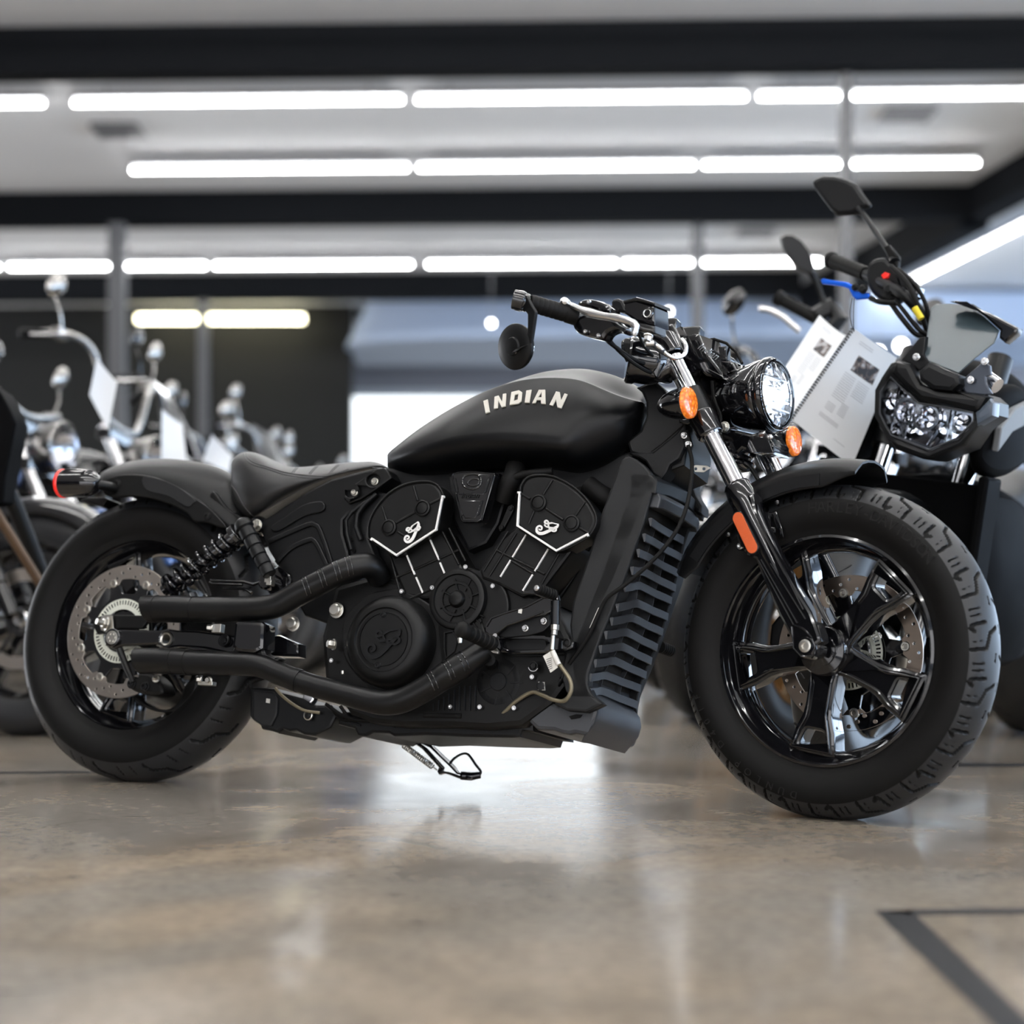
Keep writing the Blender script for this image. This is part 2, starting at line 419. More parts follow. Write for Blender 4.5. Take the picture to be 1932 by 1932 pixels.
# raised lettering round the sidewalls
def arc_text(t, cen, r, a_start, a_step, size, n, xf, name, m, parent, tilt=0.):
    g = G()
    for i, ch in enumerate(t):
        if ch == ' ': continue
        me = text_mesh(ch, size, .0012)
        a = a_start-i*a_step
        er = (cos(a), sin(a)); et = (sin(a), -cos(a))
        for v in me.vertices:
            x, y, z = v.co
            rr = x
            v.co = xf((cen[0]+er[0]*(r+y)+et[0]*x, n+z-abs(y)*.12*0-(y)*tilt, cen[2]+er[1]*(r+y)+et[1]*x))
        g.b.from_mesh(me); bpy.data.meshes.remove(me)
    return g.done(name, m, parent, 0, recalc=False)
def _side_n(R, w, r):
    P = tyre_profile(R, w, .217)
    for a, b in zip(P, P[1:]):
        if b[0] <= r <= a[0]: t = (a[0]-r)/(a[0]-b[0]+1e-9); return a[1]+(b[1]-a[1])*t
    return w/2
ft = [c for c in FW.children if c.name.startswith('tyre')][0]
a_h = _ang(1535, 968, .06, FRONT_C, True); a_n = _ang(1742, 1060, .06, FRONT_C, True)
arc_text('HARLEY-DAVIDSON', FRONT_C, .266, a_h, (a_h-a_n)/14, .029, _side_n(.3145,.128,.268)+.0003, XS, 'sidewall_lettering', M_RUBL, ft)
a_h = _ang(1500, 1490, .06, FRONT_C, True)
arc_text('DUNLOP D401F', FRONT_C, .272, a_h, .095, .020, _side_n(.3145,.128,.272)+.0003, XS, 'sidewall_lettering', M_RUBL, ft)
from mathutils.bvhtree import BVHTree
def deps(): bpy.context.view_layer.update(); return bpy.context.evaluated_depsgraph_get()
def bvh_of(o):
    e = o.evaluated_get(deps()); me = e.to_mesh(); t = BVHTree.FromPolygons([v.co.copy() for v in me.vertices], [tuple(p.vertices) for p in me.polygons]); e.to_mesh_clear(); return t
def cam_ray_local(px, py):
    c, d = ray_b(px, py); return to_local(c), to_local(d).normalized()
def on_surface(bvh, px, py, lift=0.):
    c, d = cam_ray_local(px, py); h = bvh.ray_cast(c, d)
    if h[0] is None: return None
    n = h[1] if h[1].dot(d) < 0 else -h[1]
    return h[0]+n*lift
def decal(g, bvh, polys, th, bev=0., lift=0.):
    """plate whose outline is laid on a curved body and follows its surface"""
    s = 1/1000.
    P = [[(x*s, -y*s) for x, y in p] for p in polys]
    me = flat_mesh(P, th, bev)
    for v in me.vertices:
        q = on_surface(bvh, v.co.x/s, -v.co.y/s, lift+th+v.co.z)
        if q is None: q = v.co*0+(last if 'last' in dir() else Vector())
        last = q; v.co = q
    g.b.from_mesh(me); bpy.data.meshes.remove(me)
def loft_sym(st, name, m, parent, sub=2, smooth=180, caps=True):
    """stations of (px, [(py, n), ...]) from the ridge (n = 0) down; mirrored to the other side"""
    g = G(); R = []
    for x, col in st:
        a = [B(x if len(c) < 3 else c[2], c[0], c[1]) for c in col]
        R.append([XB(p) for p in a]+[XB((p.x, -p.y, p.z)) for p in a[::-1] if abs(p.y) > 1e-6])
    g.rings(R, caps=caps)
    return g.done(name, m, parent, smooth, sub=sub)
# ---- fuel tank
def zx(k, rows):
    out = []
    for r in rows:
        x = Z1(k, r[0], 0)[0]; out.append((x, [(Z1(k, 0, c[0])[1], c[1]) for c in r[1:]]))
    return out
T = [
 (166,(775,0),(772,.02),(768,.038),(780,.046),(795,.046),(806,.04),(815,.02),(818,0)),
 (180,(752,0),(745,.03),(738,.058),(760,.072),(795,.074),(820,.066),(840,.03),(842,0)),
 (230,(704,0),(700,.04),(699,.074),(730,.098),(775,.104),(835,.092),(870,.05),(875,0)),
 (330,(618,0),(616,.045),(617,.092),(660,.122),(735,.134),(850,.112),(895,.06),(900,0)),
 (450,(532,0),(534,.05),(534,.104),(590,.14),(700,.154),(850,.125),(905,.06),(905,0)),
 (600,(438,0),(445,.05),(442,.110),(520,.152),(664,.168),(825,.135),(890,.06),(890,0)),
 (750,(358,0),(380,.05),(365,.113),(470,.158),(650,.174),(800,.140),(870,.06),(870,0)),
 (900,(288,0),(318,.05),(301,.115),(440,.162),(646,.177),(790,.142),(860,.06),(860,0)),
 (1050,(222,0),(270,.05),(262,.116),(430,.164),(655,.178),(790,.143),(850,.06),(850,0)),
 (1200,(178,0),(238,.05),(247,.116),(440,.165),(672,.178),(800,.140),(850,.06),(850,0)),
 (1330,(162,0),(225,.05),(251,.116),(450,.166),(688,.178),(822,.140),(870,.06),(870,0)),
 (1420,(160,0),(220,.05),(262,.114),(440,.160),(620,.170),(830,.135),(890,.06),(890,0)),
 (1500,(168,0),(228,.05),(290,.110),(430,.152),(560,.160),(800,.125),(880,.06),(880,0)),
 (1600,(190,0),(250,.048),(335,.102),(440,.140),(540,.146),(760,.112),(850,.055),(850,0)),
 (1700,(225,0),(285,.045),(375,.092),(460,.122),(540,.127),(710,.098),(800,.05),(800,0)),
 (1790,(275,0),(330,.038),(400,.074),(460,.094),(530,.098),(660,.076),(740,.04),(740,0)),
 (1840,(320,0),(360,.022),(410,.05),(455,.062),(520,.064),(610,.05),(680,.025),(680,0)),
 (1856,(370,0),(390,.012),(420,.03),(455,.038),(510,.038),(560,.03),(610,.015),(610,0))]
T = [(r[0],)+(r[1], r[2], (r[3][0]+1, r[3][1]-.010*min(1,r[3][1]/.1)), r[3], (r[3][0]+12, r[3][1]+.006*min(1,r[3][1]/.1)))+r[4:] for r in T]
tank = loft_sym(zx(3, T), 'fuel_tank', M_TANK, MOTO, 2)
me = tank.data
cr = me.attributes.new('crease_edge', 'FLOAT', 'EDGE')
# keep the shoulder crease and the knee crease fairly crisp
nring = 18
for e in me.edges:
    a, b = e.vertices
    if abs(a-b) == nring:
        k = a % nring
        if k in (3, 15): cr.data[e.index].value = .6
        if k in (6, 12): cr.data[e.index].value = .55 if 2*nring <= a < 11*nring else 0.
    elif a//nring == b//nring == 10 and {a % nring, b % nring} & {6, 12}: cr.data[e.index].value = .4
TB = bvh_of(tank)
g = G()
LET = [[Z(3,803,408,832,397,846,478,818,487)],
 [Z(3,876,380,903,372,925,412,930,362,952,358,948,442,922,448,901,405,897,453,871,458)],
 [Z(3,985,350,1035,338,1057,352,1052,408,1030,425,973,433), Z(3,1008,368,1030,362,1026,398,1002,405)],
 [Z(3,1082,340,1117,334,1103,418,1071,418)],
 [Z(3,1163,335,1205,334,1208,426,1178,424,1176,402,1150,402,1143,420,1120,421), Z(3,1181,352,1180,383,1160,383)],
 [Z(3,1275,345,1300,350,1308,402,1330,358,1351,364,1310,455,1283,448,1275,400,1255,438,1232,432)]]
for pl in LET: decal(g, TB, pl, .0035, .0009, -.0003)
g.done('tank_badge', M_LETTER, tank, 30)
# ---- seat
ST = [
 (106,(200,0),(205,.06),(235,.10),(300,.105),(330,.06),(335,0)),
 (118,(150,0),(155,.07),(195,.118),(330,.122),(390,.07),(395,0)),
 (155,(112,0),(117,.075),(150,.130),(400,.136),(465,.08),(465,0)),
 (205,(97,0),(100,.08),(120,.140),(440,.148),(510,.09),(510,0)),
 (260,(100,0),(108,.08),(125,.145),(460,.152),(525,.09),(525,0)),
 (330,(128,0),(142,.08),(185,.148),(420,.155),(490,.09),(490,0)),
 (400,(172,0),(178,.075),(222,.146),(370,.153),(445,.09),(445,0)),
 (480,(198,0),(200,.07),(238,.140),(330,.146),(400,.085),(400,0)),
 (600,(188,0),(190,.065),(247,.124),(290,.130),(330,.075),(330,0)),
 (720,(175,0),(176,.055),(236,.104),(255,.108),(280,.065),(280,0)),
 (850,(163,0),(166,.045),(205,.080),(222,.083),(245,.05),(245,0)),
 (960,(154,0),(158,.035),(182,.060),(200,.062),(220,.04),(220,0)),
 (1040,(172,0),(174,.025),(184,.045),(192,.046),(205,.03),(205,0))]
seat = loft_sym(zx(2, ST), 'seat', M_LEATH, MOTO, 2)
SB = bvh_of(seat)
def seam(pts, r=.0012, k=5):
    q = [on_surface(SB, p.x, p.y, .0004) for p in smooth_path([(a, b, 0) for a, b in pts], k)]
    q = [p for p in q if p]
    if len(q) > 2: gs.tube(q, r, 6)
gs = G()
seam(Z(2,203,104,215,135,255,170,330,195,450,232,580,248,700,250,830,210))
seam(Z(2,190,108,200,142,245,180,330,208,450,246,580,262,700,262))
seam(Z(2,112,300,150,350,200,440,260,505))
for x in (490, 600, 720): seam(Z(2,x+40,186,x+10,212,x-10,236),.0009,3); seam(Z(2,x+52,186,x+22,212,x+2,238),.0009,3)
seam(Z(2,300,470,420,400,560,320,700,262),.001)
gs.done('seat_stitching', M_THREAD, seat)
# ---- rear fender: sheet with thickness
FN = [  # px station on zoom 1: centre-top y, shoulder y, lower edge y  (n = 0, .082, .092)
 (512,(218,0),(222,.03),(240,.062),(262,.078)),
 (560,(187,0),(192,.035),(215,.078),(285,.090)),
 (620,(158,0),(164,.04),(196,.085),(300,.094)),
 (700,(134,0),(140,.04),(180,.088),(310,.095)),
 (800,(121,0),(128,.04),(176,.089),(325,.096)),
 (900,(121,0),(129,.04),(195,.090),(350,.096)),
 (1000,(130,0),(140,.04),(238,.090),(400,.096)),
 (1100,(146,0),(158,.04),(300,.090),(450,.096)),
 (1180,(170,0),(186,.04),(370,.090),(490,.096)),
 (1250,(215,0),(232,.04),(440,.090),(520,.096)),
 (1330,(290,0),(310,.04),(520,.090),(560,.096))]
fend = loft_sym(zx(1, [(r[0],)+r[1:]+((r[4][0]+8, r[4][1]-.004),(r[3][0]+8, r[3][1]-.007),(r[2][0]+9, r[2][1]),(r[1][0]+9, 0)) for r in FN]), 'rear_fender', M_MATTE, MOTO, 2)
g = G()
plate(g, Z(1,560,250,600,226,660,213,760,215,850,235,950,280,1050,340,1130,400,1215,492,1165,492,1100,470,1040,465,1000,420,900,370,800,340,700,330,590,335,545,300), .108, .012, .003, sm=4)
rail = g.done('fender_rail', M_SATIN, MOTO)
g = G(); plate(g, Z(1,765,228,860,240,960,285,1045,350,1035,368,1000,388,900,330,785,298), .1105, .004, .0012, sm=3); g.done('rail_recess_panel', M_TEXT, rail)
g = G(); plate(g, Z(1,1140,300,1230,400,1420,520,1400,600,1200,480,1120,390), .085, .02, .004, sm=3); g.done('fender_stay', M_SATIN, MOTO)
for x, y in Z(1,630,262,1112,438): g = G(); bolt(g, bl(x, y, .1085), NB, .0065, .004, socket=True); g.done('bolt', M_SATIN, rail)
# ---- tail lamp on its stalk
g = G(); a = bl(*Z1(1,527,262), .155); b_ = bl(*Z1(1,333,262), .155); ax = (b_-a); Ln = ax.length; ax.normalize()
g.lathe(a, ax, [(.004,-.002),(.014,.0),(.021,.006),(.0275,.018),(.0305,.034),(.031,Ln-.006),(.030,Ln-.004)], 40)
tl = g.done('tail_lamp', M_GLOSS, MOTO)
g = G(); g.lathe(a, ax, [(.031,Ln-.008),(.0325,Ln-.006),(.0325,Ln-.001),(.029,Ln+.003),(.018,Ln+.007),(.0,Ln+.008)], 40); o = g.done('lamp_lens', M_RED, tl); o['label'] = 'red lens'
g = G()
for k in range(-5, 6):
    th = k*.2; up = Vector((0,0,1)); sd = ax.cross(up).normalized(); up = sd.cross(ax)
    d = up*cos(th)-sd*sin(th)*1.
    g.tube([a+ax*.014+d*.026, a+ax*.026+d*.0302, a+ax*(Ln-.012)+d*.0318], .0009, 6)
g.done('lamp_fins', M_GLOSS, tl)
g = G(); g.tube(path([(*Z1(1,500,268),.155),(*Z1(1,545,272),.145),(*Z1(1,600,285),.115),(*Z1(1,640,300),.09)]), [.010,.011,.012,.014], 14); g.done('lamp_stalk', M_SATIN, tl)
g = G(); plate(g, Z(1,430,350,470,335,560,335,575,345,550,385,520,380,480,365), .06, .12, .003); g.done('plate_bracket', M_PLAS, MOTO)
# ---- side cover
g = G()
plate(g, Z(2,300,520,370,480,450,425,600,330,720,268,900,222,1000,200,1040,200,1065,215,1092,265,1000,335,960,385,900,450,830,480,795,520,795,600,825,700,845,830,800,1100,700,1150,560,1100,500,1000,470,860,400,800,340,700,300,600), .128, .05, .006, sm=0)
sc = g.done('side_cover', M_MATTE, MOTO)
g = G()
for c, w in ((Z(2,360,560,460,490,560,425,660,405,690,430,670,470,560,500,400,590), .0), (Z(2,345,650,480,590,590,545,625,550,660,590,740,830), 1), (Z(2,390,780,480,690,590,640,625,650,650,690,725,850), 1)):
    q = outline(c, .13)
    if w: q = band2([(a,b) for a,b in [tuple(v)[:2] for v in smooth_path([(a,b,0) for a,b in q], 4)]], .011)
    else: q = [tuple(v)[:2] for v in smooth_path([(a,b,0) for a,b in q], 4, True)]
    plate(g, q, .1335, .008, .003, raw=True)
g.done('pressed_rib', M_MATTE, sc)
g = G(); plate(g, Z(2,800,330,880,290,1000,205,1045,200,1065,215,1092,262,1000,330,900,395,830,420,800,390), .137, .012, .003, sm=0, holes=[[(x, y) for x, y in circle2(*Z1(2,845,342), 13.5, 16, 12)], [(x, y) for x, y in circle2(*Z1(2,977,277), 12.5, 16, 11.5)]]); g.done('mount_plate', M_SATIN, sc)
for x, y in Z(2,866,352,989,286): g = G(); bolt(g, bl(x, y, .131), NB, .0062, .006, 6, True, True); g.done('bolt', M_STEEL, sc)
g = G()
plate(g, Z(2,790,480,830,460,900,440,960,385,1000,340,1075,360,1000,440,950,540,945,620,985,720,1030,780,900,860,845,830,820,690,795,600), .118, .03, .004, sm=0)
g.tube(path([(*Z1(2,1000,360),.125),(*Z1(2,930,420),.13),(*Z1(2,885,480),.13),(*Z1(2,875,560),.13),(*Z1(2,905,640),.125)]), .006, 10)
g.tube(path([(*Z1(2,940,400),.13),(*Z1(2,850,470),.135),(*Z1(2,815,520),.135),(*Z1(2,820,600),.13),(*Z1(2,845,700),.13)]), .004, 10)
g.done('inner_cover', M_PLAS, MOTO)
for x, y in Z(2,845,640,862,708): g = G(); bolt(g, bl(x, y, .119), NB, .0035, .003, socket=True); g.done('bolt', M_SATIN, sc)
# ---- rear shock with spring
def coil(g, a, b, R, r, turns, seg=20, wire=8, r1=None):
    a, b = Vector(a), Vector(b); ax = (b-a); L = ax.length; ax.normalize(); u = ax.orthogonal().normalized(); w = ax.cross(u); P = []
    n = int(turns*seg)
    for i in range(n+1): t = i/n; an = 2*pi*turns*t; rr = R+(r1-R)*t if r1 else R; P.append(a+ax*L*t+(u*cos(an)+w*sin(an))*rr)
    g.tube(P, r, wire)
sa = bl(*Z1(1,880,838), .150); sb = bl(*Z1(1,1300,520), .150)
g = G(); d = (sb-sa); g.tube([sa, sa+d*.28, sa+d*.281, sa+d*.62, sa+d*.621, sb], [.013,.013,.010,.010,.017,.018], 20)
shock = g.done('shock_absorber', M_GLOSS, MOTO)
g = G(); coil(g, sa+d*.10, sa+d*.93, .0235, .0038, 8.5); g.done('spring', M_GLOSS, shock)
g = G(); g.lathe(sa+d*.05, d, [(.014,0),(.026,.002),(.027,.008),(.02,.012)], 28); g.done('spring_seat', M_GLOSS, shock); g = G(); g.lathe(sa+d*.92, d, [(.02,-.004),(.027,0),(.027,.008),(.018,.014)], 28); g.done('spring_seat', M_GLOSS, shock)
ra = bl(*Z1(1,1302,480), .185); rb = bl(*Z1(1,1448,755), .180); d = rb-ra; Lr = d.length
pr = [(.0,-.012),(.010,-.011),(.017,-.006),(.0205,.002),(.0205,.010),(.0165,.014)]
for k in range(5): t = .014+(Lr-.014)*k/5; h = (Lr-.014)/5; pr += [(.0165-.0006*k,t+.001),(.0175-.0006*k,t+.004),(.0175-.0006*k,t+h-.003),(.0150-.0006*k,t+h-.001)]
g = G(); g.lathe(ra, d, pr, 28); g.done('passenger_peg', M_PLAS, MOTO)
g = G(); g.lathe(bl(*Z1(1,1385,490), .12), NB, [(.02,-.03),(.022,0),(.018,.012),(.014,.016)], 24); g.done('shock_mount', M_GLOSS, MOTO)
g = G(); bolt(g, bl(*Z1(1,1376,486), .140), NB, .0095, .010); g.done('shock_mount_nut', M_STEEL, MOTO)
g = G(); g.lathe(bl(*Z1(1,1500,790), .118), NB, [(.034,-.02),(.034,0),(.030,.006),(.016,.010)], 30); g.lathe(bl(*Z1(1,1430,785), .145), NB, [(.019,-.03),(.019,.004),(.015,.008)], 24); g.done('peg_mount', M_GLOSS, MOTO)
g = G(); g.box(bl(*Z1(1,1446,760), .165), (.0075,.008,.014), None); g.box(bl(*Z1(1,1450,795), .165), (.006,.008,.006), None); g.done('peg_clevis', M_STEEL, MOTO, bev=.001)
g = G()
g.tube(path([(*Z1(1,1400,788),.150),(*Z1(1,1360,805),.150),(*Z1(1,1310,790),.15),(*Z1(1,1130,782),.15),(*Z1(1,1125,790),.15),(*Z1(1,1140,800),.15),(*Z1(1,1300,806),.15)]), .0035, 10)
g.tube(path([(*Z1(1,1200,825),.14),(*Z1(1,1310,825),.14),(*Z1(1,1350,850),.14)]), .0035, 10)
g.done('wire_guard', M_GLOSS, MOTO)
# ---- exhausts
def pipe(name, ctr, rs, k=6):
    P = smooth_path([bl(*p) for p in ctr], k); n = len(P)
    R = []
    for i in range(n):
        t = i/k; a = int(min(t, len(rs)-2)); f = min(t-a, 1); R.append(rs[a]+(rs[a+1]-rs[a])*f)
    g = G(); g.tube(P, R, 32, caps=False)
    return g, P, R
def slash_tip(g, px, py0, py1, n, slant, rr):
    """open slash-cut end: a short sleeve with an inner wall"""
    pass
g, P, R = pipe('u', [(*Z1(1,765,935),.198),(*Z1(1,860,935),.198),(*Z1(1,965,936),.198),(*Z1(1,1060,938),.198),(440,1149,.198),(500,1147,.198),(530,1139,.198),(556,1124,.198),(600,1101,.197),(640,1081,.195),(668,1071,.190),(690,1067,.178),(707,1075,.160),(716,1094,.14)], [.0285,.0285,.0285,.0275,.0258,.0258,.0256,.0256,.0256,.0256,.0258,.026,.025,.023])
P0 = P[0]; dx = (P[1]-P[0]).normalized()
g.tube([P0+dx*.035, P0-dx*.0], [.0262,.0262], 32, caps=False)
exu = g.done('upper_exhaust', M_PIPE, MOTO, 60)
def cut(o, P0, dx, nrm, shift):
    me = o.data; b = bmesh.new(); b.from_mesh(me)
    bmesh.ops.bisect_plane(b, geom=b.verts[:]+b.edges[:]+b.faces[:], plane_co=P0+dx*shift, plane_no=nrm, clear_inner=True)
    b.to_mesh(me); b.free()
cutn = (dx*1.0+to_local((0,0,1))*.30).normalized()
cut(exu, P0, dx, cutn, .010)
g = G(); g.tube([P[5]-dx*.001, P[5]+dx*.0015], .0293, 32); g.done('pipe_clamp_band', M_PIPE, exu); g = G(); g.tube([P[17], P[17]+dx*.003], .0285, 32); g.done('pipe_clamp_band', M_PIPE, exu); g = G(); g.tube([P[19], P[19]+dx*.002], .0270, 32); g.done('pipe_clamp_band', M_PIPE, exu)
def crescents(P, R, i0, step, cnt, parent, flip=1):
    g = G()
    for k in range(cnt):
        i = i0+k*step; c = P[i]; t = (P[i+1]-P[i-1]).normalized(); u = (to_local((0,1,0))); u = (u-t*u.dot(t)).normalized(); w = t.cross(u); r = R[i]+.0004
        for dd in (0, .016):
            Q = []
            for j in range(9):
                an = (-1.15+2.0*j/8); Q.append(c+t*(dd*.6+flip*.010*cos(an*1.1))+(u*cos(an)+w*sin(an))*r)
            g.tube(Q, .0014, 6)
    g.done('shield_slot', M_GLOSS, parent)
crescents(P, R, 45, 4, 4, exu)
g, P2, R2_ = pipe('l', [(*Z1(1,722,1215),.205),(*Z1(1,830,1213),.205),(*Z1(1,935,1215),.205),(*Z1(1,1030,1222),.205),(440,1252,.205),(490,1256,.205),(530,1272,.205),(585,1292,.205),(645,1308,.205),(690,1320,.205),(725,1326,.205),(760,1321,.205),(800,1301,.205),(845,1272,.205),(880,1250,.200),(915,1225,.185)], [.0275,.0275,.0275,.0265,.0245,.0238,.0232,.0225,.0225,.0235,.0245,.025,.025,.025,.0245,.022])
P0 = P2[0]; dx = (P2[1]-P2[0]).normalized(); g.tube([P0+dx*.035, P0], [.0252,.0252], 32, caps=False)
exl = g.done('lower_exhaust', M_PIPE, MOTO, 60); cut(exl, P0, dx, (dx*1.0+to_local((0,0,1))*.30).normalized(), .010)
g = G(); g.tube([P2[12], P2[12]+dx*.0015], .0283, 32); g.done('pipe_clamp_band', M_PIPE, exl); g = G(); g.tube([P2[17], P2[17]+dx*.003], .0275, 32); g.done('pipe_clamp_band', M_PIPE, exl); g = G(); g.tube([P2[39], P2[40]], .0240, 32); g.done('pipe_clamp_band', M_PIPE, exl); g = G()
g.tube([P2[76], P2[77], P2[83], P2[84]], [.0245,.0262,.0262,.0245], 32)
g.done('pipe_clamp_band', M_PIPE, exl)
crescents(P2, R2_, 74, 4, 3, exl, 1)
g = G(); plate(g, Z(2,135,1140,150,1130,300,1135,318,1150,312,1300,250,1330,150,1320,118,1290), .222, .05, .008, sm=0); g.done('exhaust_crossover', M_GLOSS, MOTO)
g = G(); plate(g, Z(2,60,1320,110,1310,125,1285,310,1290,330,1330,420,1360,300,1420,60,1400), .212, .03, .01, sm=3); g.done('crossover_boss', M_PIPE, exl)
g = G(); c = bl(*Z1(1,1170,1040), .2); g.box(c, (.011,.008,.009)); g.done('clamp_bracket', M_STEEL, exu, bev=.001)
g = G(); bolt(g, bl(*Z1(1,1140,1035), .205), to_local((-1,.4,0)), .006, .012); g.done('clamp_bolt', M_STEEL, exu)
g = G(); c = bl(*Z1(1,1110,1335), .2); g.box(c, (.018,.008,.004)); g.done('clamp_bracket', M_STEEL, exl, bev=.001)
g = G(); bolt(g, bl(*Z1(1,1080,1312), .207), to_local((-1,.4,0)), .006, .010); bolt(g, bl(*Z1(1,1120,1318), .207), NB, .006, .008); g.done('clamp_bolt', M_STEEL, exl)
# ---- swingarm and rear axle hardware
g = G()
plate(g, Z(1,575,1060,640,1042,850,1048,900,1038,945,1045,1060,1050,1250,1075,1500,1075,1600,1120,1600,1190,1250,1180,1100,1148,960,1138,900,1146,840,1125,650,1135,610,1150,560,1130), .150, .035, .005, sm=0, holes=[circle2(*Z1(1,892,1096), 11, 20)])
sw = g.done('swingarm', M_GLOSS, MOTO)
g = G(); c = bl(*Z1(1,892,1096), .1505); g.lathe(c, NB, [(.0105,-.03),(.0105,.001),(.0135,.003),(.0145,.001),(.0145,-.002)], 28, caps=False); g.done('sleeve', M_STEEL, sw)
g = G(); g.lathe(bl(*Z1(1,600,1087), .156), NB, [(.020,-.012),(.020,0),(.016,.003)], 32); g.done('axle_end_cap', M_GLOSS, sw)
g = G(); c = bl(*Z1(1,598,1088), .159); g.lathe(c, NB, [(.0145,0),(.0145,.001),(.013,.0015)], 32)
for k in range(6): a = 2*pi*k/6; g.box(c+Vector((cos(a)*.0085,0,sin(a)*.0085))+NB*.0018, (.0022,.001,.0022))
g.done('axle_star_plate', M_STEEL, sw)
g = G(); plate(g, Z(1,500,985,560,965,760,968,790,1000,760,1040,640,1040,520,1070,498,1030), .140, .012, .003); g.done('caliper_hanger', M_SATIN, sw)
g = G(); plate(g, Z(1,548,968,603,970,608,1040,580,1062,540,1048,530,1000), .148, .003, .001); g.done('axle_plate', M_STEEL, sw)
g = G(); ax = to_local((-.55,1,.1)); bolt(g, bl(*Z1(1,572,1014), .148), ax, .0115, .010); g.tube([bl(*Z1(1,572,1014), .15), bl(*Z1(1,572,1014), .15)+Vector(ax).normalized()*.024], .0065, 16); g.done('axle_nut', M_STEEL, sw)
g = G(); plate(g, Z(1,690,1290,730,1300,745,1275,800,1275,850,1310,870,1345,875,1385,830,1400,760,1390,690,1360,680,1325), .150, .05, .008, sm=3)
plate(g, Z(1,715,1395,770,1440,850,1470,910,1465,960,1420,990,1340,1040,1300,1060,1330,1030,1420,960,1480,880,1490,790,1470,720,1425), .05, .03, .006, sm=3)
cal = g.done('rear_brake_caliper', M_SATIN, MOTO)
g = G(); g.tube(path([(*Z1(1,640,1150),.15),(*Z1(1,680,1250),.15),(*Z1(1,715,1330),.155)]), [.008,.007,.006], 14); g.done('torque_arm', M_SATIN, cal)
for x, y in Z(1,705,1335,778,1350): g = G(); bolt(g, bl(x, y, .152), NB, .008, .006, socket=True); g.done('bolt', M_PLAS, cal)
g = G(); bolt(g, bl(*Z1(1,835,1310), .155), to_local((.5,1,.5)), .006, .010); g.done('banjo_bolt', M_STEEL, cal)
g = G(); bolt(g, bl(*Z1(1,1200,1105), .16), NB, .008, .006); g.lathe(bl(*Z1(1,1200,1105), .155), NB, [(.013,-.004),(.013,.002)], 24); g.done('swingarm_bolt', M_PLAS, sw)
for x, y, r in ((757,1068,.012),(493,1150,.0115)):
    g = G(); bolt(g, bl(*Z1(2,x,y), .145), NB, r, .012, 12); g.done('frame_bolt', M_STEEL, MOTO)
eng = bpy.data.objects.new('engine', None); COL.objects.link(eng); eng.parent = MOTO
def one(name, m, parent, pts, n, th, bev=.003, sm=0, holes=(), st=False, hs=0, smooth=40):
    g = G(); plate(g, pts, n, th, bev, st, sm, holes, hs); return g.done(name, m, parent, smooth)
def rod(g, pts, r, seg=10, st=False, k=0, **kw):
    P = path(pts, st)
    if k: P = smooth_path(P, k)
    g.tube(P, r, seg, **kw)
# crankcase and lower block
case = one('crankcase', M_SATIN, eng, [(632,1105),(700,1085),(760,1095),(800,1090),(840,1075),(880,1066),(930,1080),(960,1100),(1010,1120),(1050,1150),(1075,1200),(1085,1250),(1070,1290),(1040,1330),(985,1370),(920,1376),(850,1372),(760,1372),(700,1365),(660,1350),(640,1320),(612,1290),(605,1200)], .135, .26, .012)
one('oil_sump', M_PLAS, eng, Z(4,0,1010,120,1000,600,980,1100,960,1180,1000,1180,1128,1112,1120,1098,1160,1040,1165,800,1160,520,1150,330,1157,300,1140,200,1135,160,1156,110,1153,90,1112,-10,1085), .105, .22, .006)
g = G()
for (a, b, c, d) in ((20,1050,130,1090),(230,1045,340,1100),(380,1060,520,1095),(470,1055,600,1105)): rod(g, [(*Z1(4,a,b),.107),(*Z1(4,c,d),.107)], .0022, 6)
g.done('sump_rib', M_PLAS, eng)
# dark core between the cylinders and under the tank
one('frame_spine', M_PLAS, MOTO, [(700,880),(760,885),(900,890),(1010,880),(1130,870),(1190,850),(1200,880),(1150,960),(1090,1080),(1050,1140),(900,1130),(760,1110),(700,1080),(690,1010),(700,930)], .07, .14, .006)
one('intake_box', M_PLAS, MOTO, Z(3,560,880,900,870,960,1000,900,1200,820,1330,700,1380,600,1180), .10, .14, .006, sm=0)
g = G(); rod(g, [(*Z1(3,1010,835),.11),(*Z1(3,990,900),.13),(*Z1(3,960,960),.13),(*Z1(3,930,1050),.12)], .020, 18, k=4)
for t in ((990,905,970,925),(975,945,950,965)): pass
g.done('intake_hose', M_RUB, MOTO)
g = G(); rod(g, [(*Z1(3,940,930),.14),(*Z1(3,1060,880),.14),(*Z1(3,1250,860),.13)], .008, 10, k=4); rod(g, [(*Z1(3,1480,950),.12),(*Z1(3,1560,1010),.12),(*Z1(3,1640,1060),.11)], .02, 14, k=4); rod(g, [(*Z1(3,1380,1000),.10),(*Z1(3,1600,1000),.10),(*Z1(3,1700,1100),.10)], .012, 14, k=4); g.done('coolant_hose', M_RUB, MOTO)
one('coil_bracket', M_SATIN, MOTO, Z(3,960,1085,985,1075,1000,1090,995,1115,930,1240,905,1252,898,1230), .14, .01, .002)
for x, y in Z(3,978,1100,918,1225): g = G(); bolt(g, bl(x,y,.141), NB, .004, .003, socket=True); g.done('bolt', M_SATIN, MOTO)
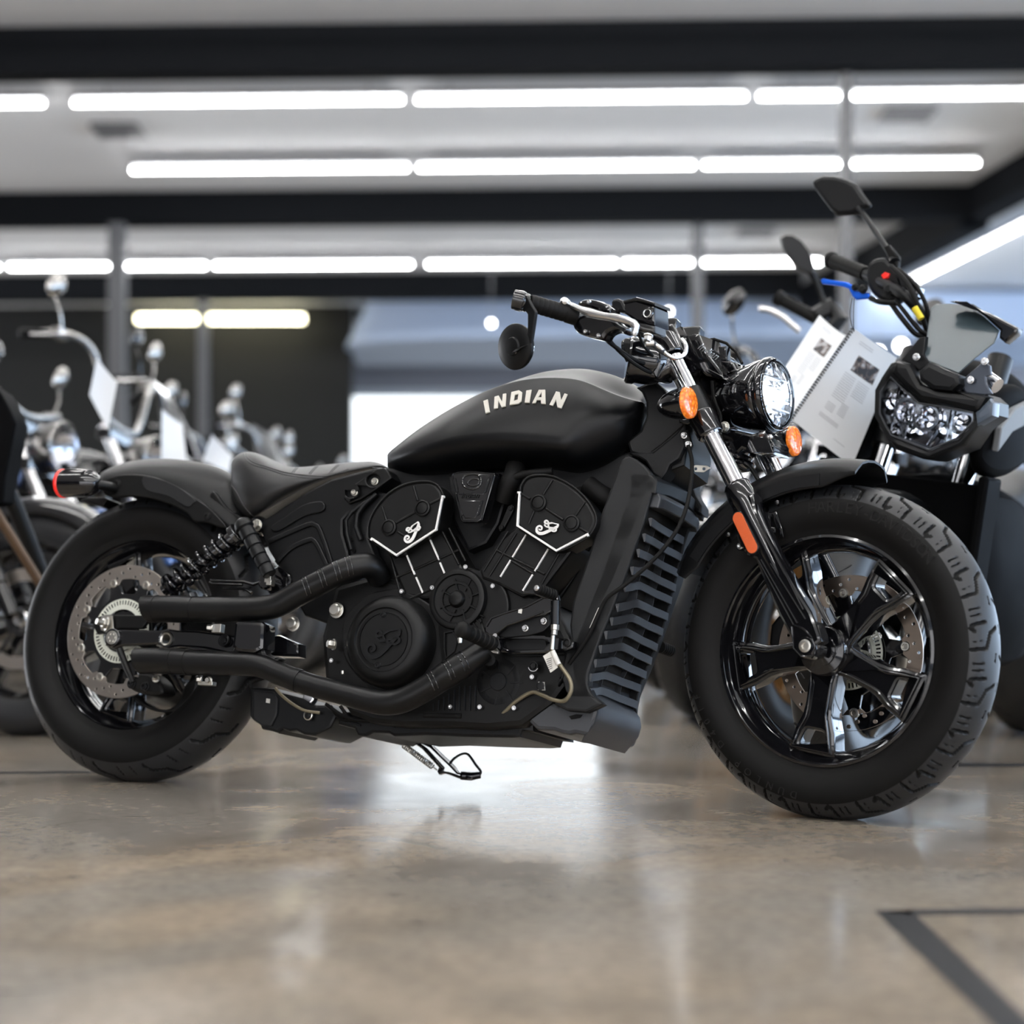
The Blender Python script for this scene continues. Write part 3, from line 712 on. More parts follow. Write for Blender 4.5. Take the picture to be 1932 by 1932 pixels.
def cyl(kind, jug, head, bosses, ribs, vee, stripes, fins, emb, ea, es):
    """one bank: finned jug, rocker cover with bosses, machined white trim"""
    j = one('cylinder', M_SATIN, eng, jug, .150, .12, .006)
    for f in fins: g = G(); rod(g, [(*f[0],.1505),(*f[1],.1505)], .0028, 8); g.done('cooling_fin', M_SATIN, j)
    h = one('rocker_cover', M_SATIN, eng, head, .176, .06, .007, sm=4)
    P = outline(head, .177, False, 4)
    g = G(); g.tube([XB((x, .1755, z)) for x, z in P], .0026, 8, loop=True); g.done('cover_rim', M_SATIN, h)
    c0 = Vector((sum(p[0] for p in P)/len(P), sum(p[1] for p in P)/len(P)))
    q = [(c0.x+(x-c0.x)*.90, c0.y+(z-c0.y)*.90) for x, z in P]
    for b in bosses:
        p = B(*b, .178); g = G(); c = XB(p)
        g.lathe(c, NB, [(.0165,-.004),(.0165,.0035),(.0145,.0045),(.0135,.0045),(.0125,.002),(.0115,.002),(.0112,.0042),(.010,.005),(.0,.005)], 36); g.done('cover_boss', M_SATIN, h)
    for r in ribs: g = G(); rod(g, [(*r[0],.1765),(*r[1],.1765)], .0030, 8); g.done('cover_rib', M_SATIN, h)
    v = [(B(x,y,.18).x, B(x,y,.18).z) for x, y in vee]
    g = G(); plate(g, band2(v, .0040), .1815, .006, .0006, raw=True)
    for e in (0, -1):
        d = Vector(v[1])-Vector(v[0]) if e == 0 else Vector(v[-1])-Vector(v[-2]); d.normalize(); p = Vector(v[e]); nn = Vector((-d.y, d.x))*.003
        if (c0-p).dot(nn) > 0: nn = -nn
        plate(g, band2([tuple(p-nn*.6), tuple(p+nn*1.4)], .0042), .1815, .006, .0006, raw=True)
    g.done('white_trim', M_WHITE, h)
    for s in stripes:
        v = [(B(x,y,.1525).x, B(x,y,.1525).z) for x, y in s]
        g = G(); plate(g, band2(v, .0032), .1535, .004, .0005, raw=True); g.done('white_trim', M_WHITE, j)
    emblem(emb, ea, es, .183, M_WHITE, h, 'script_emblem')
STROKES = [  # the looping capital of the maker's script, unit height
 ([(.62,.98),(.74,1.04),(.80,.92),(.70,.66),(.58,.36),(.44,.10),(.24,-.04),(.05,.00),(-.03,.14),(.03,.28),(.17,.30),(.24,.20),(.17,.12),(.10,.15)], [.02,.04,.055,.06,.065,.065,.055,.045,.04,.04,.035,.03,.03,.02]),
 ([(.62,.98),(.42,.86),(.28,.68),(.14,.60),(.06,.66),(.12,.76),(.26,.74),(.42,.60),(.62,.56),(.82,.60),(.90,.72),(.84,.80),(.70,.74),(.50,.60),(.30,.50),(.16,.52)], [.02,.03,.035,.04,.035,.03,.03,.03,.03,.03,.035,.03,.03,.03,.03,.02])]
def emblem(c, ang, size, n, m, parent, name, thick=1.):
    p = B(*c, n); g = G(); ca, sa = cos(ang), sin(ang)
    for pts, ws in STROKES:
        P = smooth_path([((x-.42)*size, (y-.5)*size, 0) for x, y in pts], 4); W = [ws[min(i//4, len(ws)-1)]*size*thick*1.35 for i in range(len(P))]
        P = [(q.x*ca-q.y*sa, q.x*sa+q.y*ca) for q in P]; L, R = [], []
        for i in range(len(P)):
            a = Vector(P[max(i-1,0)]); b = Vector(P[min(i+1,len(P)-1)]); d = (b-a).normalized(); nn = Vector((-d.y, d.x))*W[i]
            L.append(Vector(P[i])+nn); R.append(Vector(P[i])-nn)
        for i in range(len(P)-1):
            vs = []
            for q in (L[i], L[i+1], R[i+1], R[i]): vs.append(XB((p.x+q.x, n, p.z+q.y)))
            lo = [XB((p.x+q.x, n-.002, p.z+q.y)) for q in (L[i], L[i+1], R[i+1], R[i])]
            V = [g.v(q) for q in vs]; Lo = [g.v(q) for q in lo]
            g.f(V); g.f((V[0],V[1],Lo[1],Lo[0])); g.f((V[2],V[3],Lo[3],Lo[2]))
    bmesh.ops.remove_doubles(g.b, verts=g.b.verts, dist=1e-6)
    return g.done(name, m, parent, 0)
cyl('rear', Z(2,1055,690,1120,735,1390,570,1520,800,1560,900,1440,960,1300,1000,1170,980,1120,860), Z(2,945,625,948,540,985,455,1060,365,1160,305,1270,283,1345,292,1390,335,1402,385,1385,480,1360,580,1240,655,1120,733,1030,685,968,640),
    Z(2,1281,448,1076,565), [(Z1(2,1250,400),Z1(2,1225,315)),(Z1(2,1060,520),Z1(2,1035,440)),(Z1(2,1235,470),Z1(2,1120,535)),(Z1(2,1325,420),Z1(2,1395,385)),(Z1(2,1130,590),Z1(2,1210,640))],
    Z(2,1400,376,1360,577,1120,732,972,632), [Z(2,1175,716,1231,850),Z(2,1239,866,1280,962),Z(2,1320,628,1379,761),Z(2,1384,777,1419,859)],
    [(Z1(2,1120,868),Z1(2,1500,700)),(Z1(2,1085,745),Z1(2,1150,985)),(Z1(2,1400,590),Z1(2,1500,790)),(Z1(2,1200,1000),Z1(2,1560,830)),(Z1(2,1440,570),Z1(2,1540,770))], Z1(2,1215,592), .05, .036)
cyl('front', Z(3,1010,1215,1020,1180,1290,1375,1390,1330,1370,1390,1180,1640,1050,1680,900,1600,790,1560,770,1500,870,1340), Z(3,1037,1000,1045,950,1085,900,1160,883,1260,895,1370,950,1460,1030,1520,1120,1532,1190,1500,1260,1440,1310,1275,1378,1150,1295,1020,1210),
    Z(3,1160,1066,1376,1200), [(Z1(3,1190,1010),Z1(3,1250,915)),(Z1(3,1400,1145),Z1(3,1460,1060)),(Z1(3,1210,1105),Z1(3,1320,1175)),(Z1(3,1105,1040),Z1(3,1045,1005)),(Z1(3,1430,1230),Z1(3,1490,1265)),(Z1(3,1130,1120),Z1(3,1095,1200))],
    Z(3,1035,998,1022,1213,1275,1376,1478,1270), [Z(3,1078,1272,989,1419),Z(3,977,1437,910,1546),Z(3,1223,1364,1134,1510),Z(3,1121,1531,1056,1637)],
    [(Z1(3,880,1370),Z1(3,1200,1530)),(Z1(3,980,1440),Z1(3,1130,1530)),(Z1(3,1015,1260),Z1(3,840,1540)),(Z1(3,960,1250),Z1(3,800,1510)),(Z1(3,1290,1400),Z1(3,1150,1640))], Z1(3,1215,1227), -.75, .036)
# badge plate between the heads
one('centre_badge', M_GLOSS, eng, Z(3,590,900,597,870,650,858,740,855,872,868,880,890,792,1180,760,1195,665,1192,650,1175), .168, .03, .004,
)
cb = [o for o in eng.children if o.name.startswith('centre_badge')][0]
for q in (Z(3,607,915,618,905,636,990,625,1003,614,970), Z(3,634,1062,642,1056,668,1142,658,1150), Z(3,830,905,846,903,815,995,803,1000), Z(3,783,1052,796,1050,770,1142,754,1150)):
    g = G(); plate(g, q, .1688, .001, 0); g.tube([XB((B(x,y,.169).x,.169,B(x,y,.169).z)) for x, y in q], .0007, 5, loop=True, mi=0); g.done('badge_slot', M_RAD, cb)
g = G(); plate(g, Z(3,640,1050,785,1050,765,1130,745,1165,680,1165,662,1130), .1695, .003, .0012); plate(g, Z(3,622,880,845,880,800,1010,640,1010), .1690, .002, .0008); g.done('badge_panel', M_GLOSS, cb)
g = G(); P = Z(3,598,890,606,874,650,864,740,862,868,874,786,1176,760,1188,670,1186,658,1172)
g.tube(path([(x,y,.1695) for x, y in P]), .0011, 6, loop=True)
q = Z(3,665,915,680,890,720,880,765,885,785,915,780,950,745,975,700,972,670,950); g.tube(smooth_path(path([(x,y,.169) for x, y in q]),3,True), .0022, 8, loop=True)
q = Z(3,700,930,730,910,770,915,765,945,735,955,705,948); g.tube(smooth_path(path([(x,y,.169) for x, y in q]),3,True), .0018, 8, loop=True)
g.done('badge_border', M_CHROME if False else M_GLOSS, cb)
def script_word(t, c, n, size, rot, m, parent, name, st=False, shear=.35):
    me = text_mesh(t, size, .0015, shear=shear); p = (S if st else B)(*c, n); g = G()
    for v in me.vertices:
        x, y, z = v.co; v.co = (XS if st else XB)((p.x+x*cos(rot)-y*sin(rot), n+z, p.z+x*sin(rot)+y*cos(rot)))
    g.b.from_mesh(me); return g.done(name, m, parent, 0, recalc=False)
script_word('Indian', Z1(3,712,1018), .1692, 0.0165, .0, M_PLAS, cb, 'badge_script')
# clutch cover
c = B(724, 1207, .1955); c.y = .135; ce = XB(c)
g = G(); g.lathe(ce, NB, [(.094,-.03),(.094,.02),(.0925,.040),(.088,.052),(.080,.060),(.072,.063),(.065,.0635),(.063,.060),(.060,.0595),(.056,.0605),(.0545,.0605),(.0540,.0585),(.0525,.0585),(.052,.0605),(.0,.0605)], 96)
cc = g.done('clutch_cover', M_SATIN, eng)
c2 = XB(B(*Z1(2,1062,1232), .135))
for x, y in Z(2,1040,1093,1008,1402): g = G(); bolt(g, bl(x, y, .1955), NB, .0048, .004, socket=True); g.done('bolt', M_PLAS, cc)
emblem(Z1(2,1040,1262), -.35, .066, .2005, M_PLAS, cc, 'embossed_emblem', .8)
one('clutch_cover_flange', M_SATIN, eng, Z(2,880,1020,960,960,1110,935,1200,960,1280,1000,1400,1090,1440,1180,1440,1300,1420,1420,1300,1480,1180,1520,960,1520,840,1420,790,1300,800,1120), .150, .03, .004, sm=3)
# upper cam drive cover
c = XB(B(*Z1(4,735,330), .140)); g = G(); g.lathe(c, NB, [(.062,-.03),(.062,.012),(.060,.018),(.056,.020),(.050,.020),(.048,.016),(.036,.015),(.0345,.019),(.030,.019),(.029,.015),(.018,.015),(.015,.022),(.012,.024),(.0,.024)], 64)
gc = g.done('cam_drive_cover', M_SATIN, eng)
cen = B(*Z1(4,735,330), .158); g = G()
for k in range(8): a = k*pi/4+.35; g.tube([XB((cen.x+cos(a)*.020,.157,cen.z+sin(a)*.020)), XB((cen.x+cos(a)*.046,.157,cen.z+sin(a)*.046))], .0022, 6)
g.done('cover_rib', M_SATIN, gc)
one('cam_cover_flange', M_SATIN, eng, Z(4,560,300,600,230,680,170,760,140,860,150,950,200,1010,270,1030,370,1000,480,930,540,860,520,800,470,700,420,600,400), .146, .03, .004, sm=3)
for poly in (Z(4,615,405,720,425,710,480,665,500,640,470), Z(4,730,425,800,450,840,500,860,560,800,560,750,500), Z(4,640,530,690,520,720,560,700,640,650,680,640,620), Z(4,810,400,880,430,860,470,820,440)):
    g = G(); g.tube(path([(x,y,.152) for x, y in poly]), .0022, 6, loop=True); g.done('case_rib', M_SATIN, eng)
one('case_web', M_SATIN, eng, Z(4,580,370,860,440,900,560,830,640,700,720,620,760,600,600), .150, .03, .004)
# lower right round cover with fins behind the pipe
c = XB(B(*Z1(4,985,830), .120)); g = G(); g.lathe(c, NB, [(.050,-.03),(.050,.012),(.046,.015),(.034,.015),(.032,.012),(.020,.012),(.017,.017),(.0,.017)], 48); lc = g.done('alternator_cover', M_PLAS, eng)
cen = B(*Z1(4,985,830), .134); g = G()
for k in range(7): a = k*2*pi/7; g.tube([XB((cen.x+cos(a)*.020,.134,cen.z+sin(a)*.020)), XB((cen.x+cos(a)*.046,.134,cen.z+sin(a)*.046))], .002, 6)
g.done('cover_rib', M_PLAS, lc)
one('front_case_cover', M_PLAS, eng, Z(4,600,1000,700,800,860,720,920,690,1100,680,1190,760,1200,800,1180,900,1110,970,1090,1010,860,1000), .125, .03, .004)
g = G()
for k in range(9): x = 570+k*32; rod(g, [(*Z1(4,x,960-k*22 if k<6 else 850),.137),(*Z1(4,x,1000),.137)], .0018, 6)
g.done('case_fin', M_PLAS, eng)
# socket bolts on the cases
for zc, x, y, n in ((4,385,278,.155),(4,571,256,.155),(4,774,130,.158),(4,938,246,.158),(4,680,978,.14),(4,859,980,.14),(4,1067,986,.14),(4,1177,798,.14),(2,732,1374,.15),(3,690,1484,.152)):
    g = G(); bolt(g, bl(*Z1(zc,x,y), n), NB, .0052, .006, washer=False, socket=True); g.done('bolt', M_ALU, eng)
g = G(); bolt(g, bl(*Z1(2,740,1275), .16), to_local((-.6,.8,0)), .009, .014); g.done('pivot_nut', M_STEEL, eng)
g = G(); rod(g, [(*Z1(2,795,1435),.15),(*Z1(2,795,1455),.15)], .004, 8); g.done('bleed_nipple', M_STEEL, eng)
g = G(); g.lathe(bl(*Z1(2,595,1600), .10), NB, [(.013,-.01),(.013,.006),(.010,.008)], 24); g.done('drain_fitting', M_CHROME, MOTO)
g = G(); c = bl(*Z1(2,586,1705), .12); g.lathe(c, NB, [(.0095,-.004),(.0105,.002),(.0085,.003),(.0075,.001)], 28, caps=False); g.done('mount_ring', M_STEEL, MOTO)
g = G(); bolt(g, bl(*Z1(2,586,1705), .119), NB, .006, .004); g.done('bolt', M_PLAS, MOTO)
# rear lower housing
one('evap_canister', M_PLAS, MOTO, Z(2,230,1530,380,1540,405,1560,560,1600,620,1640,700,1640,760,1700,720,1780,620,1830,560,1825,510,1800,470,1805,430,1790,400,1815,350,1800,300,1790,290,1765,250,1740,225,1710), .11, .16, .006)
one('canister_lid', M_TEXT, MOTO, Z(2,245,1550,370,1560,400,1600,395,1700,360,1770,300,1770,250,1730), .116, .02, .004)
one('qr_free_label', M_LABEL, MOTO, Z(2,330,1602,353,1606,350,1632,327,1628), .1175, .0008, 0).name = 'service_label'
g = G(); rod(g, [(*Z1(2,655,1690),.12),(*Z1(2,560,1675),.13),(*Z1(2,480,1630),.13),(*Z1(2,420,1580),.13),(*Z1(2,385,1540),.13)], .0032, 8, k=5); g.done('braided_hose', M_BRASS, MOTO)
g = G(); rod(g, [(*Z1(2,390,1460),.12),(*Z1(2,250,1500),.12),(*Z1(2,240,1540),.12)], .004, 8, k=4); rod(g, [(*Z1(4,-80,960),.125),(*Z1(4,40,1040),.125),(*Z1(4,200,1060),.125),(*Z1(4,510,1030),.125),(*Z1(4,900,1010),.125),(*Z1(4,1120,990),.13)], .004, 10, k=5); rod(g, [(*Z1(4,520,1030),.13),(*Z1(4,750,1035),.13)], .0075, 12)
for x0 in (0, 60): rod(g, [(*Z1(2,720+x0,1650),.12),(*Z1(2,790+x0,1730),.12),(*Z1(2,900+x0,1720),.12)], .004, 8, k=4)
g.done('loom_cable', M_RUB, MOTO)
# kickstand on the far side
ks = one('kickstand', M_GLOSS, MOTO, Z(4,340,1160,400,1165,460,1150,520,1150,560,1215,680,1330,720,1372,760,1380,800,1410,790,1418,720,1412,670,1392,630,1380,600,1388,590,1370,600,1345,500,1235,440,1190,380,1190,350,1185), -.10, .022, .005)
def bl_floor(x, y, z=.0):  # point on the ground under the stand
    return bl(x, y, -.12)
g = G(); g.tube(path([(*Z1(4,740,1395),-.10),(*Z1(4,800,1400),-.115),(*Z1(4,858,1392),-.12)]), [.009,.009,.007], 12, flat=.8); g.done('foot_pad', M_GLOSS, ks)
g = G(); rod(g, [(*Z1(4,672,1322),-.10),(*Z1(4,700,1290),-.11),(*Z1(4,745,1264),-.12),(*Z1(4,785,1268),-.12),(*Z1(4,830,1330),-.12),(*Z1(4,860,1370),-.12),(*Z1(4,852,1392),-.12)], .0028, 8, k=4); g.done('foot_loop', M_SATIN, ks)
g = G(); a = bl(*Z1(4,390,1210), -.09); b = bl(*Z1(4,565,1340), -.09); coil(g, a, b, .0055, .0016, 17, 12, 6); g.tube([a, a+(a-b).normalized()*.012, a+(a-b).normalized()*.014+Vector((0,0,.004))], .0016, 6); g.tube([b, b+(b-a).normalized()*.014], .0016, 6); g.done('return_spring', M_STEEL, ks)
# ---- rider controls on the right
rc = one('brake_pedal_bracket', M_GLOSS, MOTO, Z(4,885,480,920,430,1000,400,1130,360,1250,300,1310,320,1340,370,1250,420,1150,440,1030,480,960,540,910,545,880,520), .190, .014, .003)
g = G(); g.tube(path([(x,y,.1905) for x,y in Z(4,895,490,925,440,1000,410,1140,368,1250,310)]), .0022, 6); g.tube(path([(x,y,.1905) for x,y in Z(4,950,535,1020,480,1140,440,1240,400)]), .0022, 6); g.done('bracket_edge', M_GLOSS, rc)
one('bracket_web', M_GLOSS, rc, Z(4,1160,370,1190,345,1225,335,1215,360,1180,380), .1885, .004, .001)
one('service_label', M_LABEL, rc, Z(4,1090,378,1112,384,1108,412,1086,407), .1915, .0006, 0)
one('control_plate', M_PLAS, rc, Z(4,950,540,1040,470,1200,420,1270,400,1280,480,1240,520,1150,545,1000,560), .180, .006, .002)
for x, y in Z(4,1131,500,1244,457): g = G(); bolt(g, bl(x, y, .181), NB, .0052, .007); g.done('bolt', M_ALU, rc)
pm = one('peg_mount', M_GLOSS, MOTO, Z(4,900,560,960,540,1240,545,1380,560,1430,580,1420,620,1380,640,1260,655,1100,660,980,650,930,620), .175, .03, .006, holes=[Z(4,990,575,1040,562,1240,565,1260,590,1240,625,1040,632,1000,615)])
one('peg_mount_web', M_PLAS, pm, Z(4,985,570,1250,562,1262,630,1000,636), .158, .006, .001)
g = G(); g.lathe(bl(*Z1(4,1385,588), .178), NB, [(.0085,-.01),(.0085,.003),(.0060,.004),(.0045,.001)], 24); g.done('pivot_bolt', M_SATIN, pm)
# footpeg, pointing at the camera
a = bl(*Z1(4,945,600), .205); b = bl(*Z1(4,735,505), .300)
d = b-a; L = d.length; pr = [(.010,0),(.012,.004)]
for k in range(6): t = .004+(L-.02)*k/6; h = (L-.02)/6; pr += [(.0125,t+.001),(.0145,t+.003),(.0145,t+h-.002),(.0125,t+h)]
pr += [(.0155,L-.016),(.0165,L-.012),(.0165,L-.004),(.0145,L),(.009,L+.003),(.0,L+.004)]
g = G(); g.lathe(a, d, pr, 28); fp = g.done('footpeg', M_RUB, MOTO)
one('peg_clevis', M_STEEL, MOTO, Z(4,900,620,935,600,968,640,965,655,930,648), .2, .008, .001)
g = G(); rod(g, [(*Z1(4,735,560),.295),(*Z1(4,735,590),.295)], [.005,.004], 10); g.done('peg_feeler', M_STEEL, fp)
g = G(); rod(g, [(*Z1(4,960,560),.20),(*Z1(4,945,545),.21)], .005, 10); g.done('peg_pin', M_CHROME, fp)
# brake pedal: toe piece and arm
a = bl(*Z1(4,1310,300), .20); b = bl(*Z1(4,1200,256), .25); d = b-a; L = d.length; pr = [(.008,0)]
for k in range(7): t = L*k/7; h = L/7; pr += [(.0085,t+.0005),(.0105,t+.002),(.0105,t+h-.002),(.0085,t+h-.0005)]
g = G(); g.lathe(a, d, pr+[(.0,L)], 20); bp_ = g.done('toe_peg', M_RUB, MOTO)
g = G(); bolt(g, b, d, .0045, .003, socket=True); g.done('bolt', M_ALU, bp_)
one('toe_arm', M_GLOSS, MOTO, Z(4,1112,278,1180,262,1250,280,1320,300,1318,325,1240,318,1180,295,1118,292), .195, .008, .002)
g = G(); rod(g, [(*Z1(4,1315,335),.195),(*Z1(4,1312,480),.195)], [.0095,.0095], 18); g.lathe(bl(*Z1(4,1315,330),.195), (0,0,1), [(.0095,0),(.006,.01),(.0,.012)], 18); mcy = g.done('rear_master_cylinder', M_GLOSS, MOTO)
g = G(); rod(g, [(*Z1(4,1312,480),.195),(*Z1(4,1310,510),.195),(*Z1(4,1309,512),.195),(*Z1(4,1306,540),.195)], [.0085,.0085,.0065,.0065], 8); rod(g, [(*Z1(4,1300,545),.195),(*Z1(4,1293,630),.195)], [.0042,.0052], 12); g.done('hydraulic_fitting', M_STEEL, mcy)
g = G(); rod(g, [(*Z1(4,1293,630),.195),(*Z1(4,1340,720),.195),(*Z1(4,1400,810),.195),(*Z1(4,1408,880),.195),(*Z1(4,1370,940),.19),(*Z1(4,1300,935),.18),(*Z1(4,1230,905),.16),(*Z1(4,1170,890),.15),(*Z1(4,1080,940),.14),(*Z1(4,980,1025),.13),(*Z1(4,850,1055),.12)], .0040, 10, k=6); bh = g.done('braided_hose', M_BRASS, MOTO)
lb = one('hose_tag', M_LABEL, bh, Z(4,1238,668,1292,636,1328,738,1283,770), .199, .001, 0)
g = G(); rod(g, [(*Z1(4,1296,640),.2),(*Z1(4,1333,722),.2)], .0052, 12); g.done('hose_tag_wrap', M_LABEL, bh)
g = G()
for k in range(6):
    x, y = 1258+k*3, 690+k*12; rod(g, [(*Z1(4,x,y),.2003),(*Z1(4,x+32-k*2,y-10),.2003)], .0005, 4)
g.done('tag_print', M_INK, lb)
g = G(); g.lathe(bl(*Z1(4,1180,730), .155), NB, [(.0085,-.004),(.0105,.000),(.0100,.002),(.0072,.002),(.0070,-.002)], 24, caps=False); g.lathe(bl(*Z1(4,1180,730), .155), NB, [(.0068,-.003),(.0060,.003),(.0,.003)], 6); g.done('freeze_plug', M_SATIN, eng)
g = G(); g.tube([XB((B(*Z1(4,1180,730),.158).x+.0102*cos(a), .158, B(*Z1(4,1180,730),.158).z+.0102*sin(a))) for a in [3.4+k*.25 for k in range(11)]], .0012, 6); g.done('plug_rim', M_ALU, eng)
g = G(); c = bl(*Z1(4,1226,852), .165); g.lathe(c, NB, [(.0085,-.004),(.0085,.002),(.006,.003)], 20); g.done('clip_bolt', M_PLAS, MOTO)
g = G(); g.tube(path([(x,y,.166) for x,y in Z(4,1210,828,1246,830,1250,876,1208,872)]), .0013, 6, loop=False); g.done('wire_clip', M_STEEL, MOTO)
g = G(); a = bl(*Z1(4,905,740), .14); g.lathe(bl(*Z1(4,915,700), .16), to_local((.3,1,.1)), [(.012,-.02),(.012,.01),(.008,.012)], 20); g.done('switch_boot', M_RUB, MOTO)
g = G(); coil(g, bl(*Z1(4,872,665), .175), bl(*Z1(4,880,705), .175), .0035, .0012, 6, 10, 6); g.done('pedal_spring', M_STEEL, MOTO)
g = G(); c = bl(*Z1(4,837,1060), .11); g.lathe(c, NB, [(.007,-.001),(.007,.001),(.0045,.001),(.0045,-.001)], 20, caps=False, loop=True); g.done('cable_eyelet', M_STEEL, MOTO)
# ---- radiator with shroud
sh = one('radiator_shroud', M_TEXT, MOTO, Z(5,312,92,335,72,365,68,410,88,460,125,500,170,508,215,480,310,430,450,380,590,330,720,270,860,200,1010,120,1180,60,1290,0,1380,-70,1500,-100,1540,-40,1290,-10,1240,-20,1150,0,1000,60,830,120,640,180,440,240,280), .150, .02, .005, smooth=22)
NX, FX = .145, -.145
def nf(z5a, z5b, t, dn=0.):
    """t = 0 near rail .. 1 far rail, as a straight bar across the radiator"""
    a, b = bl(*z5a, NX), bl(*z5b, FX); return a+(b-a)*t
near = Z(5,503,463,463,563,425,662,385,775,338,885,292,1012,255,1100,218,1187,183,1278,150,1368,118,1458,112,1552)
far_ = Z(5,705,590,692,700,672,800,658,895,632,975,608,1078,575,1175,541,1275,503,1360,469,1450,434,1535,412,1640)
mid_ = Z(5,555,500,520,592,488,690,462,785,432,872,418,985,385,1078,350,1170,322,1262,272,1352,215,1445,192,1545)
FWD = to_local(Vector((1,0,.0)))
sl = bpy.data.objects.new('radiator_grille', None); COL.objects.link(sl); sl.parent = MOTO
for i in range(12):
    a = bl(*near[i], NX); 
    m_ = bl(*mid_[i], NX-.085); b = bl(*far_[i], FX+.02)
    g = G(); P = smooth_path([a, a+(m_-a)*.55, m_, m_+(b-m_)*.5, b-(b-m_)*.06+FWD*.004, b-FWD*.022], 2)
    dn = Vector((0,0,-1)); bk = -FWD; R = []
    for j, p in enumerate(P):
        R.append([p, p+FWD*.0025+dn*.001, p+FWD*.0015+dn*.0160, p-FWD*.001+dn*.0165, p+bk*.005+dn*.003, p+bk*.005+dn*.001])
    g.rings(R); g.done('grille_slat', M_GREY, sl, 30)
# vertical ribs
for t in (.36, .70):
    g = G(); P = []
    for i in range(12):
        a = bl(*near[i], NX); m_ = bl(*mid_[i], NX-.085); b = bl(*far_[i], FX+.02)
        p = (m_+(b-m_)*.02) if t < .5 else (m_+(b-m_)*.55); P.append(p+FWD*-.004)
    g.rings([[p+to_local((0,.0012,0)), p+to_local((-.03,.0012,0)), p+to_local((-.03,-.0012,0)), p+to_local((0,-.0012,0))] for p in P]); g.done('grille_rib', M_GREY, sl, 30)
# core behind
g = G(); A_ = [bl(*Z1(5,540,360), NX-.012), bl(*Z1(5,120,1560), NX-.012), bl(*Z1(5,405,1700), FX+.012), bl(*Z1(5,780,440), FX+.012)]
A_ = [p-FWD*.022 for p in A_]; g.rings([A_, [p-FWD*.03 for p in A_]]); core = g.done('radiator_core', M_RAD, MOTO, 30)
g = G()
for k in range(70):
    t = (k+.5)/70; p = A_[0]+(A_[3]-A_[0])*t+FWD*.001; q = A_[1]+(A_[2]-A_[1])*t+FWD*.001; g.tube([p, q], .0011, 4, caps=False)
o = g.done('core_fins', M_SATIN, core, 0); o['kind'] = 'stuff'
# frame of the grille: near rail, top bar, far rail, bottom apron
def bar(name, stn, m=M_TEXT, sub=0, smooth=35, parent=None):
    g = G(); g.rings(stn); return g.done(name, m, parent or sl, smooth, bev=.003, sub=sub)
def rail_st(px, py, n, w, d):
    p = bl(px, py, n); return [p, p+to_local((0,-w,0)), p+to_local((-d,-w,0)), p+to_local((-d,0,0))]
bar('shroud_near_rail', [rail_st(*Z1(5,x,y), .150, .012, .05) for x, y in ((535,225),(500,330),(455,500),(400,650),(350,800),(290,950),(225,1120),(165,1270),(100,1430),(88,1500),(110,1575),(150,1620))], M_TEXT)
g = G(); Tn = [(Z1(5,508,190),.150),(Z1(5,600,212),.05),(Z1(5,700,262),-.05),(Z1(5,818,378),-.150)]
R = []
for (x, y), n in Tn:
    p = bl(x, y, n); R.append([p, p+to_local((.012,0,-.012)), p+to_local((.010,0,-.038)), p+to_local((-.04,0,-.03)), p+to_local((-.05,0,.01))])
g.rings(R); g.done('shroud_top', M_TEXT, sl, 35, bev=.003)
g = G(); Tn = [(Z1(5,545,305),.138),(Z1(5,580,312),.125),(Z1(5,700,375),.0),(Z1(5,790,440),-.12),(Z1(5,800,470),-.130)]
R = []
for (x, y), n in Tn:
    p = bl(x, y, n); R.append([p, p+to_local((.006,0,-.010)), p+to_local((.002,0,-.03)), p+to_local((-.03,0,-.026)), p+to_local((-.03,0,-.004))])
g.rings(R); g.done('grille_header', M_GREY, sl, 35, bev=.002)
# far rail
R = []
for x, y, xi, yi in ((826,395,800,440),(812,480,752,520),(778,640,712,640),(742,770,688,745),(704,900,664,850),(668,1000,640,950),(614,1160,600,1110),(563,1300,555,1250),(513,1430,500,1370),(470,1530,462,1470),(434,1620,430,1560),(420,1690,414,1650),(418,1740,412,1700)):
    p = bl(*Z1(5,x,y), -.145); q = bl(*Z1(5,xi,yi), -.122)
    if (q-p).length < .012: q = p+to_local((-.006,.014,0))
    R.append([p, q, q+to_local((-.05,0,0)), p+to_local((-.06,0,0))])
bar('shroud_far_rail', R, M_TEXT)
# upper neck of the shroud going up to the head stock
one('shroud_neck', M_TEXT, MOTO, Z(5,505,180,545,215,610,205,640,130,700,100,770,90,790,190,770,260,790,320,830,385,828,440,800,430,700,350,560,270,520,300), -.095, .05, .006)
# belly pan
bp = one('belly_pan', M_GREY, MOTO, Z(4,1120,960,1150,930,1230,930,1330,960,1400,900,1420,810,1440,720,1490,760,1500,840,1520,900,1560,950,1570,1010,1550,1080,1500,1140,1462,1185,1478,1150,1430,1140,1400,1148,1350,1140,1300,1122,1200,1118,1150,1070), .128, .26, .008)
one('belly_pan_side', M_TEXT, MOTO, Z(4,1440,560,1500,460,1560,440,1600,520,1560,640,1515,780,1512,850,1540,910,1600,960,1500,1010,1380,1000,1300,960,1390,900,1415,800,1400,700), .150, .03, .005, smooth=22)
one('pan_slot', M_RUB, bp, Z(4,1395,1035,1440,1022,1480,1025,1465,1045,1410,1055), .1290, .002, 0)
g = G(); 
for k in range(5): pass
# crash-bung seen between shroud and wheel
g = G(); a = bl(*Z1(5,560,1290), -.15); b = bl(*Z1(5,632,1318), -.19); d = b-a; L = d.length; pr = [(.011,0)]
for k in range(6): t = L*k/6; h = L/6; pr += [(.010,t+.001),(.0125,t+.002),(.0125,t+h-.002),(.010,t+h-.001)]
g.lathe(a, d, pr+[(.0,L+.002)], 20); g.done('far_footpeg', M_RUB, MOTO)
